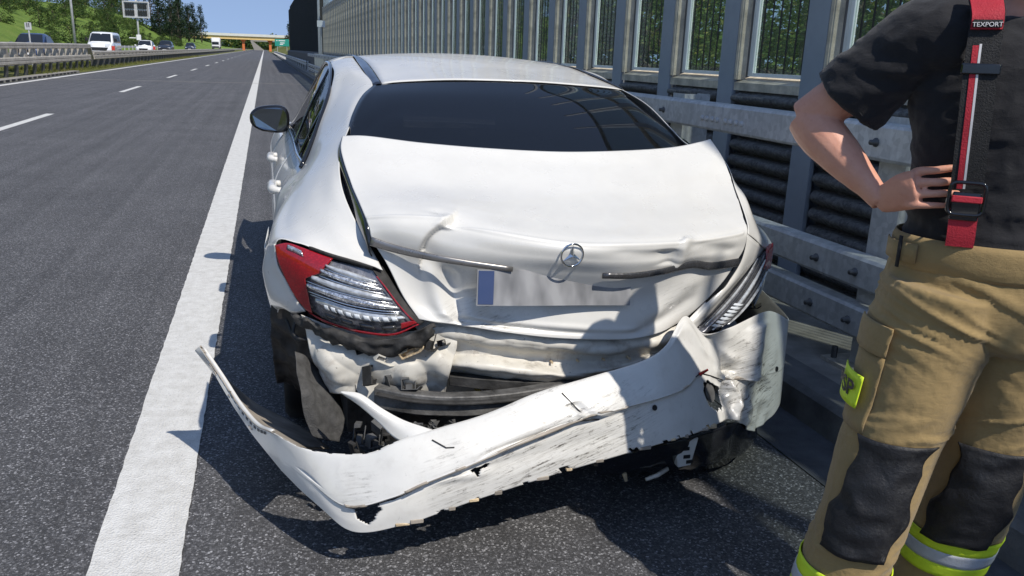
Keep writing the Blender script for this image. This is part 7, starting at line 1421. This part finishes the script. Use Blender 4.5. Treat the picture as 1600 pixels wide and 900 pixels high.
body = ppart('body', fuse('body', sk, 0.0034, m_skin, skin_relief, 2))
tag(body, 'bare forearm bent with hand resting on the waist')
for s_ in (-1, 1):
    mb = MB(); e0 = hc + FW * .083 + RT * s_ * .031 + Vector((0, 0, .012)); mb.lathe([(.0, -.008), (.006, -.007), (.010, 0), (.006, .007), (.0, .008)], e0, 'z', 12); ppart('eye', mb, m_strapw, body, smooth=True)
hm = MB(); limb(hm, *dense([hc + Vector((0, 0, .03)) - FW * .035, hc + Vector((0, 0, .075)) - FW * .015, hc + Vector((0, 0, .115)), hc + Vector((0, 0, .145)) - FW * .005], [(.079, .070), (.080, .095), (.070, .088), (.02, .03)], 10)); ppart('hair', fuse('hair', hm, .008, m_hair), parent=None)
# --- t-shirt
sh = MB()
limb(sh, *dense([(1.58, 1.46, 1.03), (1.58, 1.46, 1.10), (1.58, 1.465, 1.22), (1.58, 1.472, 1.36), (1.58, 1.482, 1.48), (1.58, 1.49, 1.545), (1.578, 1.49, 1.585)], [(.190, .140), (.187, .135), (.186, .130), (.203, .138), (.212, .128), (.17, .10), (.085, .08)], 26), n=28)
limb(sh, *dense([SH + Vector((.05, -.035, .0)), SH + Vector((.0, 0, .012)), SH.lerp(EL, .30) + Vector((0, 0, .006)), SH.lerp(EL, .56) + Vector((.004, -.004, -.006)), SH.lerp(EL, .67) + Vector((.006, -.006, -.014))], [(.10, .088), (.090, .086), (.080, .080), (.078, .088), (.076, .092)], 16), n=24, facing=Vector((.2, -.2, 1)))
limb(sh, *dense([SL + Vector((-.05, .03, 0)), SL + Vector((0, 0, .012)), SL.lerp(E2, .35), SL.lerp(E2, .6)], [.088, .086, .078, .080], 12), n=20)
axisA = (EL - SH).normalized()
def shirt_fold(p, n):
    d = .0045 * ridged(p, (9, 9, 17)) + .003 * ridged(p + Vector((3, 1, 2)), (22, 22, 30))
    near = math.exp(-((p - SH.lerp(EL, .25)).length / .16) ** 2)
    t = (p - SH).dot(axisA)
    q = p - axisA * t
    d += near * .008 * (1 - 2 * abs(mnoise.noise(Vector((q.x * 13 + t * 6, q.y * 13, q.z * 13 - t * 9)))))
    if p.z < 1.22: d += .006 * ridged(p, (7, 7, 26))
    return d
shirt = ppart('shirt', fuse('shirt', sh, 0.0065, m_tee, shirt_fold, 4))
tag(shirt, 'black short-sleeved t-shirt')
mb = MB(); c0 = SH.lerp(EL, .655) + Vector((.006, -.006, -.014)); ss = axisA.orthogonal()
f_ = (Vector((.2, -.2, 1)) - axisA * Vector((.2, -.2, 1)).dot(axisA)).normalized(); s_ = axisA.cross(f_)
mb.tube([c0 - axisA * .018 + s_ * (.0775 * math.cos(a)) + f_ * (.0915 * math.sin(a)) for a in [k * 2 * math.pi / 40 for k in range(40)]], .0022, 6, closed=True); ppart('hem_stitch', mb, m_tee, shirt, smooth=True)
# --- turnout trousers
HR = [(1.470, 1.475, 1.00), (1.455, 1.482, .88), (1.425, 1.480, .73), (1.392, 1.474, .62), (1.358, 1.462, .50), (1.332, 1.468, .36), (1.305, 1.480, .20), (1.290, 1.487, .085)]
HL = [(1.672, 1.438, 1.00), (1.676, 1.436, .88), (1.668, 1.438, .73), (1.655, 1.440, .62), (1.640, 1.440, .50), (1.636, 1.468, .36), (1.626, 1.500, .20), (1.620, 1.515, .085)]
RL = [(.122, .146), (.127, .146), (.120, .132), (.109, .118), (.104, .110), (.099, .105), (.098, .105), (.100, .110)]
tm = MB()
limb(tm, *dense([(1.58, 1.46, 1.105), (1.58, 1.46, 1.06), (1.578, 1.46, .98), (1.575, 1.46, .90), (1.57, 1.46, .86)], [(.203, .152), (.208, .155), (.222, .160), (.215, .150), (.14, .11)], 14), n=28)
PR, RR_ = dense(HR, RL, 34); PLg, RLg = dense(HL, RL, 34)
limb(tm, PR, RR_, 26); limb(tm, PLg, RLg, 26)
def trouser_fold(p, n):
    h = (p.x - 1.55) * .866 + (p.y - 1.47) * -.5          # across the body
    d = .006 * mnoise.noise(p * 6.0) + .0022 * mnoise.noise(p * 17.0) + .0008 * ridged(p, (60, 60, 60))
    s1 = p.z * .93 + h * .38 + .012 * mnoise.noise(p * 9)  # long folds running down towards the crotch
    fold_ = lambda a, b_, k: max(0.0, 1 - abs(mnoise.noise(Vector((a, b_, k)))) * 4.5)
    hip = math.exp(-((p.z - .95) / .10) ** 2)
    d += hip * .009 * fold_(h * 3.0 + p.y * 2, s1 * 17, 1.3) + hip * .005 * fold_(h * 4.0, s1 * 34, 7.7)
    s2 = p.z - h * .30 + .01 * mnoise.noise(p * 11)
    abv = math.exp(-((p.z - .69) / .05) ** 2) + math.exp(-((p.z - .355) / .05) ** 2)
    d += abv * .007 * fold_(h * 4 + p.y * 4, s2 * 20, 3.1)
    th = math.exp(-((p.z - .80) / .10) ** 2); d += th * .004 * fold_(h * 2.2 + p.y * 2, (p.z + h * .9) * 9, 5.5)
    d += math.exp(-((p.z - .12) / .06) ** 2) * .006 * ridged(p, (9, 9, 30))
    return d
tro = ppart('trousers', fuse('trousers', tm, 0.006, m_tan_cloth, trouser_fold, 5))
tag(tro, 'tan turnout trousers with knee pads and lime bands')
def leg_band(name, Pth, Rad, z0, z1, off, mat, a0=0.0, a1=2 * math.pi, na=36, nz_=8, parent=None, wob=0.0, seed=0, edge=None, fm=.8):
    """a sheet following a trouser leg between two heights and two angles (0 = towards his left ... pi/2 = front)"""
    mb = MB(); rows = []
    def at(z):
        for i in range(len(Pth) - 1):
            if Pth[i].z >= z >= Pth[i+1].z:
                f = (Pth[i].z - z) / (Pth[i].z - Pth[i+1].z + 1e-9); break
        else: i, f = len(Pth) - 2, 1.0
        c0 = Pth[i].lerp(Pth[i+1], f); a = Rad[i][0] * (1-f) + Rad[i+1][0] * f; b_ = Rad[i][1] * (1-f) + Rad[i+1][1] * f
        return c0, a, b_
    for i in range(nz_ + 1):
        z = z1 + (z0 - z1) * i / nz_; c0, a, b_ = at(z); row = []
        for j in range(na + 1):
            s2 = j / na; e0 = edge(i / nz_, s2) if edge else 0.0
            th = a0 + (a1 - a0) * s2 + e0
            p = c0 + (-RT) * (a * math.cos(th)) + FW * (b_ * math.sin(th)); nn_ = (-RT) * (math.cos(th) / a) + FW * (math.sin(th) / b_); nn_.normalize()
            p = p + nn_ * (off + wob * ridged(p + Vector((seed, 0, 0)), (14, 14, 20)) + trouser_fold(p, nn_) * fm)
            row.append(p)
        rows.append(row)
    mb.grid(rows)
    return ppart(name, mb, mat, parent or tro, smooth=True, solid=-0.003)
for Pth, Rad, z0, seed in ((PR, RR_, .200, 1), (PLg, RLg, .262, 2)):
    leg_band('lime_band', Pth, Rad, z0, z0 + .036, .006, m_lime, nz_=4); leg_band('silver_band', Pth, Rad, z0 + .036, z0 + .072, .007, m_silver, nz_=4); leg_band('lime_band', Pth, Rad, z0 + .072, z0 + .108, .006, m_lime, nz_=4)
for Pth, Rad, z0, z1, sd in ((PR, RR_, .372, .662, 3), (PLg, RLg, .362, .630, 7)):
    leg_band('knee_pad', Pth, Rad, z0, z1, .010, m_pad, R(60), R(140), 30, 26, wob=.006, seed=sd, edge=lambda t, s2: .16 * (t - .35) + .09 * math.sin(t * 7 + s2 * 3) + .05 * math.sin(t * 17 + s2 * 9))
# waistband, loop tab, pocket flap
mb = MB(); rows = []
for z, o_ in ((1.115, .004), (1.10, .010), (1.07, .011), (1.045, .008), (1.035, .002)):
    rows.append([WC + (-RT) * ((.206 + o_) * math.cos(a)) + FW * ((.155 + o_) * math.sin(a)) + Vector((0, 0, z - 1.10)) for a in [k * 2 * math.pi / 60 for k in range(61)]])
mb.grid(rows); wb = ppart('waistband', mb, m_tan_cloth, tro, smooth=True, solid=.003)
def waist_pt(a, z, o_): return WC + (-RT) * ((.206 + o_) * math.cos(a)) + FW * ((.155 + o_) * math.sin(a)) + Vector((0, 0, z - 1.10))
mb = MB(); mb.grid([[waist_pt(R(185 - 40 * t), z, .018 + .006 * math.sin(math.pi * t)) for t in [k / 10 for k in range(11)]] for z in (1.098, 1.08, 1.055)]); ppart('side_tab', mb, m_tan_cloth, wb, smooth=True, solid=.004)
mb = MB(); mb.grid([[waist_pt(R(158 - 2.5 * t), z, .024) for t in (0, .5, 1)] for z in (1.112, 1.08, 1.040)]); ppart('tab_strap', mb, m_strapk, wb, smooth=True, solid=.004)
leg_band('pocket_flap', PR, RR_, .845, .915, .014, m_tan_cloth, R(135), R(188), 14, 6, edge=lambda t, s2: 0, fm=.5)
leg_band('thigh_pocket', PR, RR_, .660, .842, .006, m_tan_cloth, R(136), R(190), 14, 8)
# lime badge on the side of the thigh
bd = leg_band('badge', PR, RR_, .712, .788, .020, m_lime, R(148), R(192), 10, 6, fm=.06)
def text_mesh(name, txt, size, mat, bold=0.0):
    cu = bpy.data.curves.new(name, 'FONT'); cu.body = txt; cu.size = size; cu.align_x = 'CENTER'; cu.align_y = 'CENTER'; cu.extrude = .0004; cu.offset = bold
    o = bpy.data.objects.new('tmp_text', cu); COL.objects.link(o)
    me = bpy.data.meshes.new_from_object(o.evaluated_get(bpy.context.evaluated_depsgraph_get()))
    bpy.data.objects.remove(o); me.name = name; me.materials.clear(); me.materials.append(mat); return me
tx = text_mesh('badge_letters', 'PSP', .056, MAT['black'], .0010)
cB = None
for i in range(len(PR) - 1):
    if PR[i].z >= .75 >= PR[i+1].z: cB = PR[i].lerp(PR[i+1], .5); rB = RR_[i]; break
for v in tx.vertices:
    th = R(171) - v.co.x * .92 / .128; zz = .75 + v.co.y * 1.0
    v.co = cB + (-RT) * ((rB[0] + .0265) * math.cos(th)) + FW * ((rB[1] + .0265) * math.sin(th)) + Vector((0, 0, zz - cB.z)) + ((-RT) * math.cos(th) + FW * math.sin(th)) * (v.co.z + .001)
ppart('badge_letters', tx, parent=bd)
# --- braces
def flat(pts, w, th, nrm, n=24, lift=0.0, side=0.0):
    P_ = curve_pts(pts, n); mb = MB(); rings = []
    for i, p in enumerate(P_):
        t = (P_[min(i+1, n-1)] - P_[max(i-1, 0)]).normalized(); s2 = t.cross(nrm).normalized(); nn_ = s2.cross(t).normalized()
        if nn_.dot(nrm) < 0: nn_ = -nn_
        if s2.dot(-RT) < 0: s2 = -s2
        c0 = p + nn_ * lift + s2 * side
        rings.append([c0 - s2 * w, c0 + s2 * w, c0 + s2 * w + nn_ * th, c0 - s2 * w + nn_ * th])
    loft(mb, rings); return mb
NB = Vector((-0.62, -0.78, 0.0))
sp = [Vector((1.425, 1.46, 1.632)), Vector((1.397, 1.412, 1.585)), Vector((1.389, 1.398, 1.495)), Vector((1.391, 1.392, 1.40)), Vector((1.398, 1.392, 1.31)), Vector((1.408, 1.396, 1.235))]
br_ = ppart('braces', flat(sp, .031, .003, NB), m_strapk); tag(br_, 'black braces strap with red and white stripe and red ends')
ppart('red_stripe', flat(sp[1:], .0055, .0012, NB, lift=.0032, side=-.014), m_strapred, br_)
ppart('white_stripe', flat(sp[1:], .0022, .0012, NB, lift=.0034, side=-.0055), m_strapw, br_)
ppart('red_shoulder_end', flat(sp[0:2] + [Vector((1.3925, 1.405, 1.553))], .0285, .007, NB, lift=.003), m_strapred, br_)
lb0 = Vector((1.3905, 1.3985, 1.566)); ppart('maker_label', flat([Vector((1.394, 1.4065, 1.571)), Vector((1.3925, 1.4045, 1.556))], .026, .0015, NB, 6, lift=.0112), m_strapk, br_)
def on_brace(me, org, tdir, scale_side=1.0):
    s2 = tdir.cross(NB).normalized(); s2 = s2 if s2.dot(-RT) > 0 else -s2; u2 = -tdir.normalized(); n2 = s2.cross(u2); n2 = n2 if n2.dot(NB) > 0 else -n2
    for v in me.vertices: v.co = org + s2 * v.co.x + u2 * v.co.y + n2 * v.co.z
    return me
lt = text_mesh('label_letters', 'TEXPORT', .0125, m_strapw); lt = on_brace(lt, Vector((1.3932, 1.4055, 1.5635)) + NB.normalized() * .0139, (sp[2] - sp[1]).normalized()); ppart('label_letters', lt, parent=br_)
q = Vector((1.389, 1.397, 1.478)); ppart('slider', flat([q + Vector((0, 0, .011)), q, q - Vector((0, 0, .011))], .036, .010, NB, 6), m_gloss, br_, bevel=.003)
bk = Vector((1.408, 1.393, 1.215))
def rect_frame(c0, w, h, r_, mat, name):
    s2 = Vector((0, 0, 1)).cross(NB).normalized(); s2 = s2 if s2.dot(-RT) > 0 else -s2; u2 = Vector((0, 0, 1)); mb = MB(); pts = []
    for k in range(32):
        a = k * 2 * math.pi / 32; pts.append(c0 + s2 * (w * math.copysign(abs(math.cos(a)) ** .35, math.cos(a))) + u2 * (h * math.copysign(abs(math.sin(a)) ** .35, math.sin(a))))
    mb.tube(pts, r_, 8, closed=True); return ppart(name, mb, mat, br_, smooth=True)
rect_frame(bk + NB * .012, .034, .034, .0042, m_gloss, 'buckle')
ppart('buckle_plate', flat([bk + Vector((0, 0, .012)) + NB * .006, bk + NB * .010, bk - Vector((0, 0, .034)) + NB * .008, bk - Vector((0, 0, .046)) + NB * .006], .027, .006, NB, 10), m_gloss, br_, bevel=.003)
ppart('buckle_pull', flat([bk + Vector((0, 0, .006)) + NB * .013, bk - Vector((0, 0, .008)) + NB * .014], .029, .006, NB, 6), m_strapred, br_, bevel=.002)
ppart('red_lower_end', flat([bk - Vector((0, 0, .022)) + NB * .004, bk + Vector((.002, 0, -.06)) + NB * .004, bk + Vector((.004, 0, -.085)) + NB * .003, bk + Vector((.006, .002, -.104)) + NB * .002], .027, .004, NB, 14), m_strapred, br_)
ml_ = [Vector((2 * 0, 0, 0))]
sp2 = [Vector((1.70, 1.345, 1.60)), Vector((1.70, 1.318, 1.50)), Vector((1.70, 1.312, 1.36)), Vector((1.69, 1.316, 1.22)), Vector((1.685, 1.322, 1.09))]
b2 = ppart('braces', flat(sp2, .031, .003, Vector((-.35, -.93, 0))), m_strapk)
# --- boots
for Pth in (PR, PLg):
    a0 = Pth[-1]; mb = MB()
    limb(mb, *dense([Vector((a0.x, a0.y, .20)), Vector((a0.x, a0.y, .09)), Vector((a0.x, a0.y, .0))], [.068, .066, .07], 8))
    f0 = Vector((a0.x, a0.y, .042))
    limb(mb, *dense([f0 - FW * .09, f0 - FW * .04, f0 + FW * .08 + Vector((0, 0, .004)), f0 + FW * .17 + Vector((0, 0, -.008)), f0 + FW * .215 + Vector((0, 0, -.012))], [(.035, .036), (.046, .042), (.052, .042), (.046, .034), (.02, .018)], 14), facing=Vector((0, 0, 1)))
    me = fuse('boot', mb, .007, m_boot)
    for v in me.vertices: v.co.z = max(0.001, v.co.z)
    ppart('boot', me)
